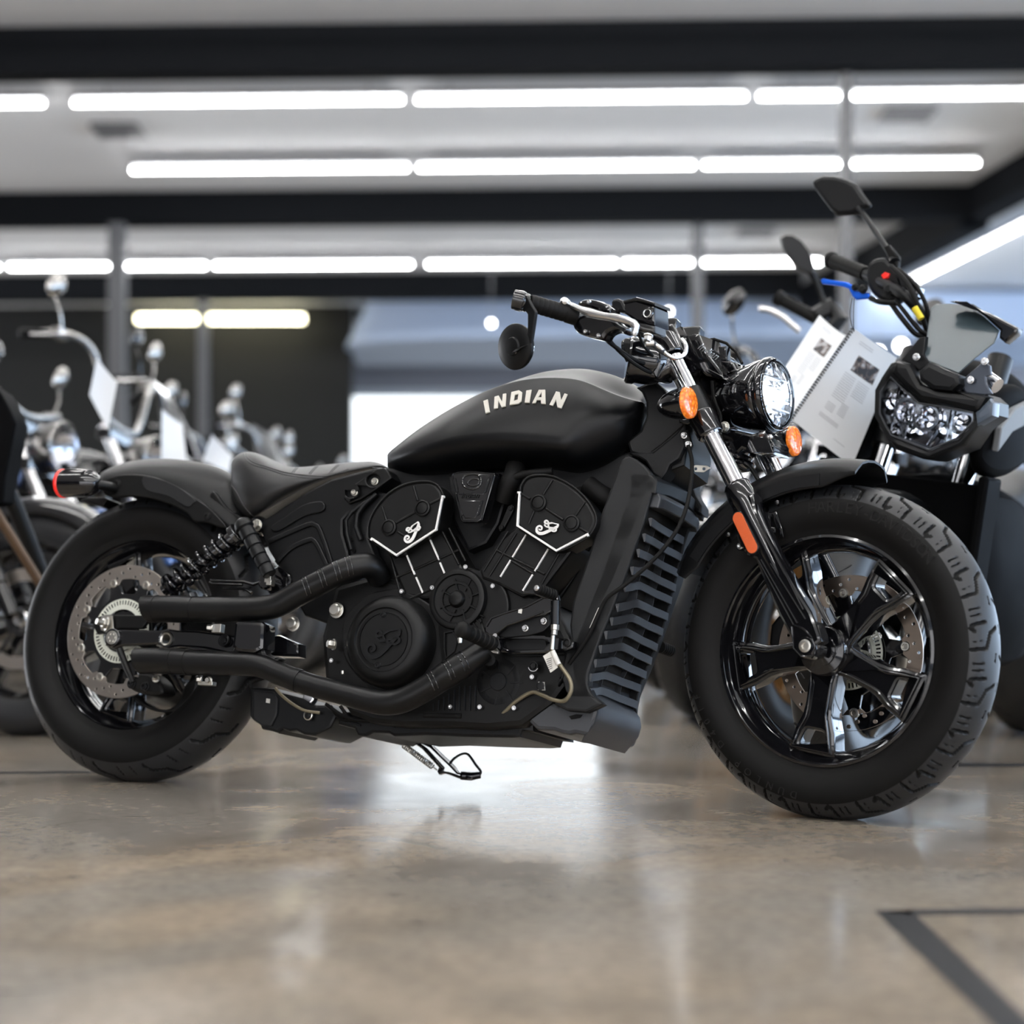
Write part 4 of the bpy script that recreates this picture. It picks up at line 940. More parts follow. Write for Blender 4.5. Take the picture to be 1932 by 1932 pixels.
# sticker on the side panel and the throttle cable across the grille
one('hose_sticker', M_LABEL, sh, Z(5,165,1040,192,1032,140,1165,108,1168), .1535, .002, 0).name = 'part_label'
g = G(); rod(g, [(*Z1(5,740,0),.12),(*Z1(5,765,120),.12),(*Z1(5,745,330),.14),(*Z1(5,690,500),.15),(*Z1(5,600,640),.158),(*Z1(5,480,770),.164),(*Z1(5,340,890),.166),(*Z1(5,230,970),.166),(*Z1(5,180,1050),.162),(*Z1(5,100,1220),.158),(*Z1(5,-20,1400),.15)], .0040, 12, k=6); g.done('brake_hose', M_RUB, MOTO)
# neck cover between tank and fork
one('neck_cover', M_MATTE, MOTO, Z(7,905,635,960,612,1015,595,1060,640,1110,720,1160,800,1190,850,1200,960,1190,1010,1180,1080,1100,1110,1030,1150,985,1090,930,1030,870,1010,850,940,930,880,960,800,960,720,935,660), .085, .16, .006)
one('neck_side_panel', M_PLAS, MOTO, Z(7,860,1010,1000,1005,1130,900,1185,830,1195,940,1150,1040,1100,1075,1080,1120,1050,1160,1000,1130,960,1060,920,1035), .100, .05, .004)
g = G(); rod(g, [(*Z1(7,990,1003),.101),(*Z1(7,1050,960),.101),(*Z1(7,1175,850),.101)], .0014, 6); g.done('panel_seam', M_RUB, MOTO)
for x, y in Z(7,1181,911,1205,962): g = G(); bolt(g, bl(x, y, .112), NB, .0052, .008, washer=True, socket=True); g.done('bolt', M_ALU, MOTO)
one('neck_bracket', M_PLAS, MOTO, Z(7,1160,880,1200,880,1225,960,1210,990,1180,980), .110, .012, .003)
one('cable_bracket', M_STEEL, MOTO, Z(7,1228,1085,1245,1078,1310,1082,1330,1095,1290,1120,1240,1118), .06, .003, .0005, holes=[circle2(*Z1(7,1245,1100), 3, 10), circle2(*Z1(7,1292,1100), 3, 10)])
NSL = NS
def up_s(): return to_local(SM@Vector((0,0,1)))
def fw_s(): return to_local(SM@Vector((1,0,0)))
fork = bpy.data.objects.new('front_fork', None); COL.objects.link(fork); fork.parent = MOTO
AX = S(1519, 1217, .118)      # axle nut on the near leg
# axis of the near leg from two seen points of the chrome stanchion
pA = S(*Z1(7,1160,560), .108); pB = S(*Z1(7,1395,1030), .108)
da = Vector((pB.x-pA.x, 0, pB.z-pA.z)).normalized()
def leg_pt(z, n, dx=0.):
    t = (z-pA.z)/da.z; return XS((pA.x+da.x*t+dx, n, z))
lz = S(*Z1(6,270,160), .108).z
az = AX.z
def fork_leg(n, near):
    topz = S(*Z1(7,1075,475), .108).z
    g = G(); g.tube([leg_pt(topz, n), leg_pt(lz-.02, n)], .0185, 36); t = g.done('fork_stanchion', M_CHROME, fork)
    low = leg_pt(lz, n); d = (leg_pt(lz-.1, n)-low).normalized()
    g = G(); g.lathe(low, d, [(.0188,-.003),(.023,-.004),(.0262,.002),(.0262,.012),(.0278,.018),(.0278,.036),(.0262,.046),(.0255,.07),(.0235,.10),(.0215,.16),(.020,.22),(.019,.27),(.0185,.30)], 40)
    s_ = g.done('fork_slider', M_GLOSS, fork)
    return t, s_, low, d
t1, s1, low1, d1 = fork_leg(.108, True); t2, s2_, low2, d2 = fork_leg(-.108, False)
# sculpted outer face of the near slider down to the axle clamp
g = G(); plate(g, Z(6,290,200,345,175,385,200,400,260,420,340,470,430,560,600,640,730,690,810,735,930,742,965,715,985,715,1030,690,1060,640,1050,600,1020,590,960,520,830,440,650,400,540,355,520,310,460,275,330), .128, .040, .006, st=True, sm=0); g.done('slider_casting', M_GLOSS, s1)
g = G(); 
for a, b in (((418,545),(600,880)),((430,540),(618,870)),((480,560),(662,850)),((400,300),(650,800))): g.tube([XS(S(*Z1(6,*a),.1285)), XS(S(*Z1(6,*b),.1285))], .0016, 6)
g.tube([XS(S(*Z1(6,x,y),.1285)) for x,y in ((590,890),(600,1000),(640,1045),(700,1040),(712,990),(690,940),(650,900),(600,880))], .0016, 6)
g.done('slider_flute', M_GLOSS, s1)
c = XS(S(*Z1(6,660,990), .130)); g = G(); g.lathe(c, NSL, [(.0165,-.02),(.0165,.0),(.0155,.002),(.0115,.002),(.0110,-.002),(.004,-.003)], 36); g.done('axle_clamp', M_GLOSS, s1)
g = G(); g.lathe(c, NSL, [(.0118,-.004),(.0118,.0022),(.0102,.0028),(.0068,.0028),(.0060,-.001),(.0,-.001)], 32); g.done('axle_bolt', M_STEEL, s1)
q = [S(*Z1(6,x,y),.13) for x,y in ((315,325),(388,478))]
g = G(); plate(g, capsule2(q[0].x,q[0].z,q[1].x,q[1].z,.0130,10), .1335, .006, .001, st=True, raw=True); rf = g.done('reflector_bezel', M_GLOSS, s1)
g = G(); plate(g, capsule2(q[0].x,q[0].z,q[1].x,q[1].z,.0112,10), .1345, .004, .001, st=True, raw=True); o = g.done('amber_reflector', M_REFL, s1); o['label'] = 'amber reflector'
for x, y in Z(6,447,384,321,470):
    g = G(); g.lathe(XS(S(x,y,.112)), NSL, [(.0085,-.03),(.0085,0)], 16); g.done('fender_lug', M_GLOSS, s1); g = G(); bolt(g, XS(S(x,y,.112)), NSL, .0048, .006, socket=True); g.done('bolt', M_ALU, s1)
# front caliper far side: hints through the spokes
g = G(); plate(g, Z(6,480,880,520,830,600,850,640,920,640,1000,600,1050,520,1040,470,980), -.075, .05, .006, st=True); g.done('front_brake_caliper', M_SATIN, fork); g = G(); plate(g, Z(6,830,760,905,740,960,870,900,900), -.078, .02, .003, st=True); g.done('caliper_bracket', M_SATIN, fork)
g = G(); plate(g, Z(6,540,970,575,962,600,975,600,1003,545,1003), -.07, .01, .002, st=True); g.done('caliper_label', mat('copper_washer', (.5,.16,.08), .4, .6), fork)
# front fender
FC = Vector(FRONT_C)
def polar(px, py, n): p = S(px, py, n)-FC; return atan2(p.z, p.x), hypot(p.x, p.z)
aF = polar(*Z1(6,1010,90), 0)[0]; aR = polar(*Z1(6,55,640), .05)[0]
Rf = .352
g = G(); Rr_ = []
NST = 26
for k in range(NST+1):
    t = k/NST; a = aF+(aR-aF)*t; er = Vector((cos(a),0,sin(a)))
    skirt = .030*min(1, t/.14)*min(1, .35+(1-t)/.12) if t > .02 else .002
    w = .071; pts = []
    for n, dr in ((w+.003, -.016-skirt), (w+.002, -.016), (w-.006, -.008), (w*.72, .004), (w*.38, .010), (0, .0125)): pts.append((n, dr))
    out_ = pts+[(-n, d) for n, d in pts[-2::-1]]
    inn = [(n*.965, d-.004) for n, d in out_[::-1]]
    lift = -.006*(t > .9)*(t-.9)*10
    Rr_.append([XS(FC+er*(Rf+dr+lift)+Vector((0,n,0))) for n, dr in out_+inn])
g.rings(Rr_); ff = g.done('front_fender', M_MATTE, MOTO, 60)
g = G()
for sg in (1,):
    P = [];
    for k in range(9):
        t = .16+.74*k/8; a = aF+(aR-aF)*t; er = Vector((cos(a),0,sin(a))); P.append([XS(FC+er*(Rf+r)+Vector((0,n,0))) for r, n in ((-.024,.0755),(-.046,.0760),(-.046,.073),(-.024,.073))])
    g.rings(P)
g.done('fender_trim_band', M_PLAS, ff, 40)
for x, y in Z(6,514,243,260,410): g = G(); g.lathe(XS(S(x,y,.0765)), NSL, [(.0045,-.002),(.0045,.002),(.002,.003),(.0,.003)], 14); g.done('rivet', M_GLOSS, ff)
g = G(); plate(g, Z(6,475,300,510,290,540,380,548,425,525,410,500,340), .072, .006, .001, st=True); plate(g, Z(6,330,300,470,290,480,380,420,420,380,380), .080, .02, .004, st=True); g.done('fender_stay', M_GLOSS, ff)
# clamps
def clampring(z, n, name='lower_clamp', h=.04, r=.0262):
    c = leg_pt(z, n); d = (leg_pt(z-.1, n)-c).normalized(); g = G(); g.lathe(c, d, [(r-.003,-h/2),(r,-h/2+.004),(r,h/2-.004),(r-.003,h/2)], 36); return g.done(name, M_GLOSS, fork)
zl = S(*Z1(7,1300,850), .108).z; zu = S(*Z1(7,1100,400), .108).z
lc1 = clampring(zl, .108, h=.050, r=.0268); lc2 = clampring(zl, -.108, h=.050, r=.0268)
g = G(); 
P = [leg_pt(zl+.008, .108), leg_pt(zl+.008, .05)+fw_s()*-.02, leg_pt(zl+.008, -.05)+fw_s()*-.02, leg_pt(zl+.008, -.108)]
g.tube(P, .022, 16, flat=1.1); g.done('lower_triple_clamp', M_GLOSS, fork)
g = G(); P = [leg_pt(zu+.012, .108), leg_pt(zu+.012, .05)+fw_s()*-.02, leg_pt(zu+.012, -.05)+fw_s()*-.02, leg_pt(zu+.012, -.108)]; g.tube(P, .020, 16); g.done('upper_triple_clamp', M_GLOSS, fork)
clampring(zu, .108, 'upper_clamp', .045, .0245); clampring(zu, -.108, 'upper_clamp', .045, .0245)
for nn in (.108, -.108):
    g = G(); mid = S(*Z1(7,1285,740), .108).z; g.tube([leg_pt(mid+.03, nn), leg_pt(zl+.02, nn)], .0222, 32); g.done('rubber_cover', M_PLAS, fork)
    for k in range(1): pass
g = G(); g.tube([leg_pt(zu, 0)+fw_s()*-.03, leg_pt(zl, 0)+fw_s()*-.03], .03, 24); g.done('steering_stem', M_SATIN, fork)
g = G()
for dz in (0,.012,.024,.036): g.lathe(leg_pt(zl-.035-dz, 0)+fw_s()*-.03, (0,0,1), [(.036,0),(.038,.004),(.036,.008)], 32)
g.done('horn', M_GLOSS, fork)
# headlight
hc = S(*Z1(7,1706,675), 0); 
hd = Vector((1,0,.04)); hd.normalize(); HD = to_local(SM@hd); hcl = XS(hc)
LR = .067
g = G(); g.lathe(hcl, -HD, [(LR+.001,.000),(LR+.0045,.001),(LR+.0065,.006),(LR+.0065,.012),(LR+.0025,.018),(LR+.001,.021),(LR+.003,.024),(LR+.002,.034),(LR-.003,.058),(LR-.011,.084),(LR-.026,.112),(LR-.042,.130),(.012,.142),(.0,.144)], 72, caps=False)
hl = g.done('headlight', M_GLOSS, MOTO, 50)
g = G(); g.lathe(hcl, -HD, [(LR+.0005,.003),(LR-.004,.006),(.055,.022),(.040,.040),(.020,.056),(.0,.058)], 60, caps=False); g.done('reflector', M_CHROME, hl, 60)
g = G(); g.lathe(hcl, HD, [(LR-.001,-.004),(LR-.002,.001),(LR-.008,.006),(.045,.011),(.025,.013),(.0,.0135)], 60, caps=False); o = g.done('lens', M_GLASS, hl, 60); o['label'] = 'clear headlight lens'
g = G(); g.lathe(hcl, HD, [(LR-.001,-.001),(LR+.003,.002),(LR+.001,.005),(LR-.002,.004)], 60, caps=False, loop=True); g.done('bezel', M_GLOSS, hl, 60)
ez = to_local(SM@Vector((-hd.z,0,hd.x))); ey = NSL
g = G()
for (u, v, w, h, dp) in ((0,.030,.050,.003,-.004),(0,-.030,.050,.003,-.004),(0,.010,.058,.002,-.006),(0,-.010,.058,.002,-.006)): g.box(hcl+ez*v+ey*u+HD*dp, (w,h/2,.006), (ey, ez, HD))
for (u, v, r) in ((0,.0,.020),(0,.046,.012),(0,-.046,.012),(.036,.03,.01),(-.036,.03,.01),(.036,-.03,.01),(-.036,-.03,.01)): g.lathe(hcl+ez*v+ey*u-HD*.020, HD, [(r,0),(r,.008),(r*.7,.012),(.0,.013)], 20)
g.done('lamp_module', M_ALU, hl)
M_LED = mat('cool_white_led', (.8,.88,1.), .3, emit=(.75,.88,1.), es=6.)
g = G(); g.box(hcl+ez*.003-HD*.010, (.042,.0075,.004), (ey, ez, HD)); g.box(hcl-ez*.02-HD*.010, (.02,.004,.004), (ey, ez, HD)); o = g.done('led_bar', M_LED, hl); o['label'] = 'lit white bar'
# brackets and instrument block behind the headlight
g = G(); plate(g, Z(7,1165,345,1235,330,1262,335,1290,400,1330,470,1400,560,1390,590,1300,570,1270,540,1210,560,1180,540,1165,480), .055, .09, .005, st=True); ins = g.done('instrument_pod', M_GLOSS, MOTO)
script_word('Indian', Z1(7,1316,432), .0590, .0215, -.58, M_ALU, ins, 'pod_script', True)
g = G(); plate(g, Z(7,1295,545,1320,530,1400,570,1405,590,1330,565), .060, .02, .002, st=True); plate(g, Z(7,1372,405,1415,400,1425,480,1380,480), .0, .02, .003, st=True); plate(g, Z(7,1370,480,1450,490,1480,540,1420,560,1380,540), .03, .05, .003, st=True); g.done('pod_bracket', M_GLOSS, ins)
g = G(); g.tube([XS(S(*Z1(7,x,y), n)) for x, y, n in ((1290,370,.0),(1350,362,-.01),(1420,385,-.02),(1480,440,-.02),(1510,500,-.01))], .003, 8); g.done('clutch_cable', M_RUB, MOTO)
g = G(); plate(g, Z(7,1130,600,1240,560,1340,580,1400,620,1420,760,1380,880,1300,860,1230,760), .02, .05, .01, st=True); plate(g, Z(7,1380,870,1480,880,1560,900,1640,880,1690,960,1690,1020,1560,1010,1510,990,1440,1060,1400,1000), .03, .07, .006, st=True); g.done('headlight_bracket', M_GLOSS, MOTO)
g = G(); plate(g, Z(7,1555,915,1650,920,1690,1010,1515,1010,1530,990), .045, .004, .001, st=True); g.done('bracket_cover', M_GLOSS, MOTO)
g = G(); bolt(g, XS(S(*Z1(7,1410,862), .06)), NSL, .0080, .008, 6); g.done('headlight_pivot_bolt', M_STEEL, MOTO)
g = G(); bolt(g, XS(S(*Z1(7,1668,918), .04)), NSL, .004, .006, socket=True); g.done('bolt', M_ALU, MOTO)
one('lamp_bracket', M_GLOSS, MOTO, Z(7,1130,680,1250,700,1300,720,1330,800,1270,810,1200,850,1150,840), .105, .02, .003, st=True)
for i, pts in enumerate(([(1510,1060,.02),(1560,1100,.02),(1600,1160,.03),(1640,1210,.03)], [(1480,1080,.04),(1530,1110,.04),(1560,1080,.0),(1500,1040,-.02)], [(1330,880,.06),(1390,820,.05),(1350,700,.05),(1340,600,.05)])):
    g = G(); g.tube(smooth_path([XS(S(*Z1(7,x,y), n)) for x,y,n in pts], 4), .0035 if i else .0045, 8); g.done('wiring', M_RUB if i else M_SATIN, MOTO)
# turn signals
def signal(c, n, r, L, nm='turn_signal'):
    p = XS(S(*c, n)); d = HD; g = G()
    g.lathe(p, -d, [(r*1.02,.0),(r*1.04,.004),(r*1.02,.012),(r*.93,.028),(r*.72,.046),(r*.45,.058),(r*.2,.064),(.0,.065)], 44, caps=False); b = g.done(nm, M_GLOSS, MOTO, 60)
    g = G(); g.lathe(p, d, [(r*.99,-.006),(r*1.0,.0),(r*.97,.006),(r*.80,.0085),(r*.4,.010),(.0,.0105)], 44, caps=False); o = g.done('lens', M_AMBER, b, 60); o['label'] = 'amber lens'
    return p, b
p1, b1 = signal(Z1(7,1199,725), .170, .0305, .06)
p2, b2 = signal(Z1(7,1799,943), -.170, .0310, .06)
for p, b, sg in ((p1, b1, -1), (p2, b2, 1)):
    g = G(); g.tube([p-HD*.03, p-HD*.03+NSL*.05*sg], .010, 14); g.done('signal_stem', M_GLOSS, b)
# handlebar
hb = bpy.data.objects.new('handlebar', None); COL.objects.link(hb); hb.parent = MOTO
GE = (*Z1(7,222,138), .415)
def hp(x, y, n): return XS(S(*Z1(7,x,y), n))
bar_pts = [hp(300,160,.40), hp(560,235,.33), hp(800,290,.24), hp(960,322,.17), hp(1060,345,.10)]
bar_l = [XS((p.x, -p.y, p.z)) for p in [S(*Z1(7,x,y), n) for x,y,n in ((1060,345,.10),(960,322,.17),(800,290,.24),(560,235,.33),(300,160,.40))]]
P = smooth_path(bar_pts+bar_l, 5); g = G(); g.tube(P, .0115, 18); g.done('bar_tube', M_GLOSS, hb)
for sgn in (1, -1):
    def q(x, y, n): s_ = S(*Z1(7,x,y), n); return XS((s_.x, s_.y*sgn, s_.z))
    g = G(); a = q(300,155,.403); b = q(565,232,.328); d = b-a; L = d.length; pr = [(.0145,0),(.0158,.002)]
    for k in range(7): t = .004+(L*.72)*k/7; h = L*.72/7; pr += [(.0155,t),(.0164,t+.002),(.0164,t+h-.002),(.0155,t+h)]
    pr += [(.0170,L*.80),(.0175,L)]
    g.lathe(a, d, pr, 30); g.done('grip', M_RUB, hb)
    g = G(); a0 = q(222,138,.418); g.lathe(a0, d, [(.0,-.001),(.006,-.001),(.0065,.0005),(.013,.0),(.0185,.001),(.0195,.004),(.0195,.012),(.017,.016),(.0175,.022),(.0145,.026)], 30); be = g.done('bar_end', M_GLOSS, hb)
    g = G(); g.lathe(a0, -d, [(.0065,-.001),(.0062,.002),(.004,.002),(.0035,.0)], 18); g.done('bar_end_bolt', M_ALU, be)
# mirror below the near bar end
mc = S(*Z1(7,218,405), .40); mo = XS(mc); w0 = BO+BMAT.to_3x3()@mo
vd = Vector((.03,-.98,-.2))
mn = (vd*1.0+to_local((-.40,0,-.05))).normalized()
g = G(); g.lathe(mo-mn*.0, mn, [(.0,-.010),(.034,-.010),(.0425,-.006),(.0435,.0),(.042,.003),(.030,.006),(.018,.0075),(.016,.011),(.006,.012),(.0,.012)], 60); mir = g.done('mirror', M_MATTE, MOTO, 50)
g = G(); g.lathe(mo-mn*.0095, -mn, [(.039,-.001),(.039,.001),(.0,.001)], 48); g.done('mirror_glass', M_CHROME, mir)
bo = XS(S(*Z1(7,245,430), .395))+mn*.012; g = G(); g.lathe(bo, mn, [(.0060,0),(.0060,.003),(.0042,.004),(.0035,.001)], 16); g.done('bolt', M_ALU, mir)
g = G(); pa = hp(250,160,.415); A1 = hp(300,165,.412); A2 = hp(330,215,.412); A3 = hp(318,300,.41)+mn*.004; A4 = hp(295,400,.405)+mn*.006; A5 = bo+mn*.001
wv = mn.cross(Vector((0,0,1))).normalized()
R = []
for p, w in ((hp(262,120,.414),.012),(hp(285,165,.413),.0115),(hp(318,215,.412),.010),(hp(312,300,.41),.0075),(hp(300,390,.405),.0065),(hp(262,418,.40)+mn*.010,.007),(hp(240,440,.40)+mn*.012,.006)):
    R.append([p+wv*w+mn*.004, p-wv*w+mn*.004, p-wv*w-mn*.004, p+wv*w-mn*.004])
g.rings(R); g.done('mirror_arm', M_MATTE, mir, 30, bev=.0015)
g = G(); g.tube([hp(208,135,.42), hp(270,150,.41)], .0185, 28); g.done('mirror_clamp', M_GLOSS, mir, bev=.001)
# switchgear, lever, master cylinder
def splate(name, m, par, zz, n, th, bev=.003, sm=0, holes=()):
    g = G(); plate(g, Z(7,*zz), n, th, bev, True, sm, holes); return g.done(name, m, par)
swg = splate('switch_housing', M_GLOSS, hb, (540,275,565,240,620,215,700,225,760,235,800,270,850,300,830,330,800,310,740,330,715,365,680,360,600,340,555,315), .335, .035, .008, 3)
splate('switch_cover', M_GLOSS, hb, (570,165,590,140,640,132,700,145,750,170,760,205,740,215,640,185), .300, .04, .006, 3)
for x, y in ((620,319),(695,342),(640,150)): g = G(); bolt(g, hp(x,y,.337), NSL, .0042, .004, washer=False, socket=True); g.done('bolt', M_ALU, swg)
lev = splate('brake_lever', M_ALU, hb, (478,140,490,128,510,128,522,145,600,180,650,192,720,208,790,215,850,232,895,250,912,275,905,320,890,345,870,335,880,300,860,280,820,268,760,255,680,240,640,235,600,220,540,190,505,170,485,165), .352, .012, .005, 0)
g = G(); c = hp(498,148,.356); r = .0085
g.lathe(c-NSL*r, NSL, [(r*sin(pi*k/10), r-r*cos(pi*k/10)) for k in range(11)], 20); g.done('lever_ball', M_ALU, lev)
mcyl = splate('master_cylinder', M_GLOSS, hb, (900,262,1010,285,1013,325,990,330,920,318,895,300), .27, .045, .004)
splate('fluid_reservoir', M_GLOSS, mcyl, (835,150,905,135,1005,165,1010,180,1012,285,905,262,835,215), .265, .055, .005)
splate('reservoir_lid', M_GLOSS, mcyl, (830,140,905,120,1008,150,1012,170,905,145,832,158), .270, .062, .003)
splate('reservoir_side', M_PLAS, mcyl, (762,150,775,132,800,128,825,140,860,215,800,205,765,190), .262, .04, .005)
g = G(); c = hp(972,215,.2665); g.lathe(c, NSL, [(.0115,-.002),(.0115,.002),(.0095,.0025),(.008,.0005),(.006,.0005),(.0055,.0025),(.0,.0025)], 30); sg_ = g.done('sight_glass', M_GLOSS, mcyl); g = G(); g.lathe(hp(972,215,.2665), NSL, [(.0062,.0026),(.0078,.0030),(.0085,.0022)], 30, caps=False); g.done('sight_ring', M_ALU, sg_)
g = G(); bolt(g, hp(975,345,.28), to_local((0,.3,-1)), .007, .012); g.tube([hp(960,385,.28), hp(1005,385,.27)], .0065, 14); g.done('banjo_fitting', M_ALU, mcyl)
g = G(); P = smooth_path([hp(1000,385,.27), hp(1040,410,.26), hp(1080,450,.24), hp(1130,470,.22), hp(1180,450,.20), hp(1190,400,.19), hp(1168,365,.18)], 5); g.tube(P, .0042, 12); g.done('chrome_brake_line', M_ALU, hb)
g = G(); g.tube(smooth_path([hp(1000,385,.27), hp(1060,435,.25)], 3), .0060, 12); g.done('line_sleeve', M_GREY, hb)
for k, n in ((0,.055),(1,-.055)):
    g = G(); c = hp(1095,300,.055) if k == 0 else hp(1230,345,-.055); 
    g.box(c, (.020,.018,.016), None); g.done('bar_clamp', M_GLOSS, hb, bev=.004)
splate('riser', M_GLOSS, hb, (1020,290,1060,268,1110,270,1145,340,1160,420,1185,470,1130,440,1080,420,1040,400,1020,360), .075, .05, .006, 0)
splate('riser_band', M_GLOSS, hb, (1050,355,1130,325,1170,420,1100,440,1060,400), .085, .02, .006, 0)
# speedometer drum under the bars
a = hp(1000,500,.13); d = to_local(SM@Vector((-.75,.55,.12)))
g = G(); g.lathe(a, d, [(.02,-.03),(.038,-.015),(.043,.0),(.043,.03),(.046,.034),(.046,.046),(.042,.050),(.0,.050)], 48); g.done('speedometer', M_GLOSS, hb, 40)
splate('speedometer_shell', M_GLOSS, hb, (805,380,850,345,1000,370,1040,420,1050,490,1030,560,1010,590,930,575,870,540,820,470), .16, .07, .014, 3)
for pts, r in (([(715,345,.32),(760,385,.3),(820,430,.27),(880,470,.22),(950,500,.18)], .0042), ([(740,350,.31),(800,420,.28),(880,490,.23),(960,540,.18),(1020,560,.14)], .0038), ([(920,330,.25),(950,400,.2),(1010,470,.16),(1040,540,.14)], .003)):
    g = G(); g.tube(smooth_path([hp(*p) for p in pts], 4), r, 8); g.done('control_cable', M_RUB, hb)
# ------------------------------------------------------------------ the showroom
RZ = -.035
def tile_mat(name, build):
    m, nt, b = new_mat(name); build(nt, b); return m
def N(nt, t, **kw):
    n = nt.nodes.new(t)
    for k, v in kw.items(): setattr(n, k, v)
    return n
def floor_build(nt, b):
    L = nt.links.new; tc = N(nt,'ShaderNodeTexCoord')
    mp = N(nt,'ShaderNodeMapping'); L(tc.outputs['Object'], mp.inputs[0]); mp.inputs['Scale'].default_value = (1,1.0,1)
    n1 = N(nt,'ShaderNodeTexNoise'); n1.inputs['Scale'].default_value = 2.2; n1.inputs['Detail'].default_value = 8; n1.inputs['Roughness'].default_value = .62; n1.inputs['Distortion'].default_value = .9; L(mp.outputs[0], n1.inputs[0])
    r1 = N(nt,'ShaderNodeValToRGB'); e = r1.color_ramp.elements
    e[0].position = .30; e[0].color = (.17,.145,.12,1); e[1].position = .72; e[1].color = (.42,.335,.25,1)
    x = e.new(.47); x.color = (.262,.216,.166,1); x = e.new(.60); x.color = (.335,.268,.198,1); L(n1.outputs['Fac'], r1.inputs[0])
    n2 = N(nt,'ShaderNodeTexNoise'); n2.inputs['Scale'].default_value = .9; n2.inputs['Detail'].default_value = 5; n2.inputs['Distortion'].default_value = 1.5; L(mp.outputs[0], n2.inputs[0])
    r2 = N(nt,'ShaderNodeValToRGB'); r2.color_ramp.elements[0].position = .42; r2.color_ramp.elements[1].position = .62; L(n2.outputs['Fac'], r2.inputs[0])
    mx = N(nt,'ShaderNodeMixRGB'); mx.inputs[2].default_value = (.27,.25,.22,1); L(r1.outputs[0], mx.inputs[1])
    mu = N(nt,'ShaderNodeMath', operation='MULTIPLY'); mu.inputs[1].default_value = .75; L(r2.outputs[0], mu.inputs[0]); L(mu.outputs[0], mx.inputs[0])
    # fine speckle and a few hairline cracks
    n3 = N(nt,'ShaderNodeTexNoise'); n3.inputs['Scale'].default_value = 45; n3.inputs['Detail'].default_value = 6; L(mp.outputs[0], n3.inputs[0])
    m3 = N(nt,'ShaderNodeMapRange'); m3.inputs[1].default_value = .3; m3.inputs[2].default_value = .7; m3.inputs[3].default_value = .82; m3.inputs[4].default_value = 1.12; L(n3.outputs['Fac'], m3.inputs[0])
    mm = N(nt,'ShaderNodeMixRGB', blend_type='MULTIPLY'); mm.inputs[0].default_value = 1; L(mx.outputs[0], mm.inputs[1]); L(m3.outputs[0], mm.inputs[2])
    vo = N(nt,'ShaderNodeTexVoronoi', feature='DISTANCE_TO_EDGE'); vo.inputs['Scale'].default_value = .8
    nd = N(nt,'ShaderNodeTexNoise'); nd.inputs['Scale'].default_value = 6; nd.inputs['Detail'].default_value = 6; L(mp.outputs[0], nd.inputs[0])
    ad = N(nt,'ShaderNodeMixRGB', blend_type='ADD'); ad.inputs[0].default_value = .35; L(mp.outputs[0], ad.inputs[1]); L(nd.outputs['Color'], ad.inputs[2]); L(ad.outputs[0], vo.inputs['Vector'])
    cr = N(nt,'ShaderNodeMapRange'); cr.inputs[1].default_value = .0; cr.inputs[2].default_value = .004; cr.inputs[3].default_value = 1; cr.inputs[4].default_value = 0; L(vo.outputs['Distance'], cr.inputs[0])
    gate = N(nt,'ShaderNodeMath', operation='MULTIPLY'); r5 = N(nt,'ShaderNodeMapRange'); r5.inputs[1].default_value = .56; r5.inputs[2].default_value = .62; L(n2.outputs['Fac'], r5.inputs[0]); L(cr.outputs[0], gate.inputs[0]); L(r5.outputs[0], gate.inputs[1])
    cm = N(nt,'ShaderNodeMixRGB'); cm.inputs[2].default_value = (.07,.055,.04,1); L(gate.outputs[0], cm.inputs[0]); L(mm.outputs[0], cm.inputs[1]); L(cm.outputs[0], b.inputs['Base Color'])
    rr = N(nt,'ShaderNodeMapRange'); rr.inputs[1].default_value = .3; rr.inputs[2].default_value = .7; rr.inputs[3].default_value = .12; rr.inputs[4].default_value = .23; L(n1.outputs['Fac'], rr.inputs[0]); L(rr.outputs[0], b.inputs['Roughness'])
    b.inputs['Specular IOR Level'].default_value = .42
    bp = N(nt,'ShaderNodeBump'); bp.inputs['Strength'].default_value = .05; bp.inputs['Distance'].default_value = .004; L(n1.outputs['Fac'], bp.inputs['Height']); L(bp.outputs[0], b.inputs['Normal'])
M_FLOOR = tile_mat('polished_concrete', floor_build)
M_CEIL = mat('ceiling_plaster', (.87,.88,.90), .8, bump=.1, bscale=60)
M_BEAM = mat('charcoal_beam_paint', (.0045,.0052,.0066), .75, spec=.1)
M_COLM = mat('grey_column_paint', (.09,.09,.095), .4)
M_WALLD = mat('dark_wall_paint', (.016,.016,.0155), .7, spec=.2)
M_WALLL = mat('pale_blue_grey_wall', (.34,.39,.47), .7)
M_SOFF = mat('soffit_bluish_lit', (.5,.6,.78), .7)  # bluish light falling on the soffit is put into its colour
M_TAPE = mat('black_floor_tape', (.010,.010,.011), .62, bump=.3, bscale=60, spec=.2)
M_HOUS = mat('lamp_housing', (.28,.28,.29), .4, .3)
def emis(name, col, s):
    m = bpy.data.materials.new(name); m.use_nodes = True; nt = m.node_tree; nt.nodes.clear()
    o = nt.nodes.new('ShaderNodeOutputMaterial'); e = nt.nodes.new('ShaderNodeEmission'); e.inputs[0].default_value = (*col, 1); e.inputs[1].default_value = s
    nt.links.new(e.outputs[0], o.inputs[0]); return m
M_TUBE = emis('fluorescent_tube', (.97,.99,1.), 15.)
M_TUBEF = emis('fluorescent_tube_unseen', (1.,.985,.96), 27.)
M_TUBEY = emis('warm_tube', (1.,.93,.62), 5.)
M_WIN = emis('daylit_window', (.88,.95,1.), .95)
M_WIN2 = emis('blue_daylit_glass', (.42,.52,.70), .35)
M_WINR = emis('side_daylight', (.60,.77,1.), 3.0)
M_FILL_LEFT = emis('added_left_fill', (.92,.95,1.), 3.2)
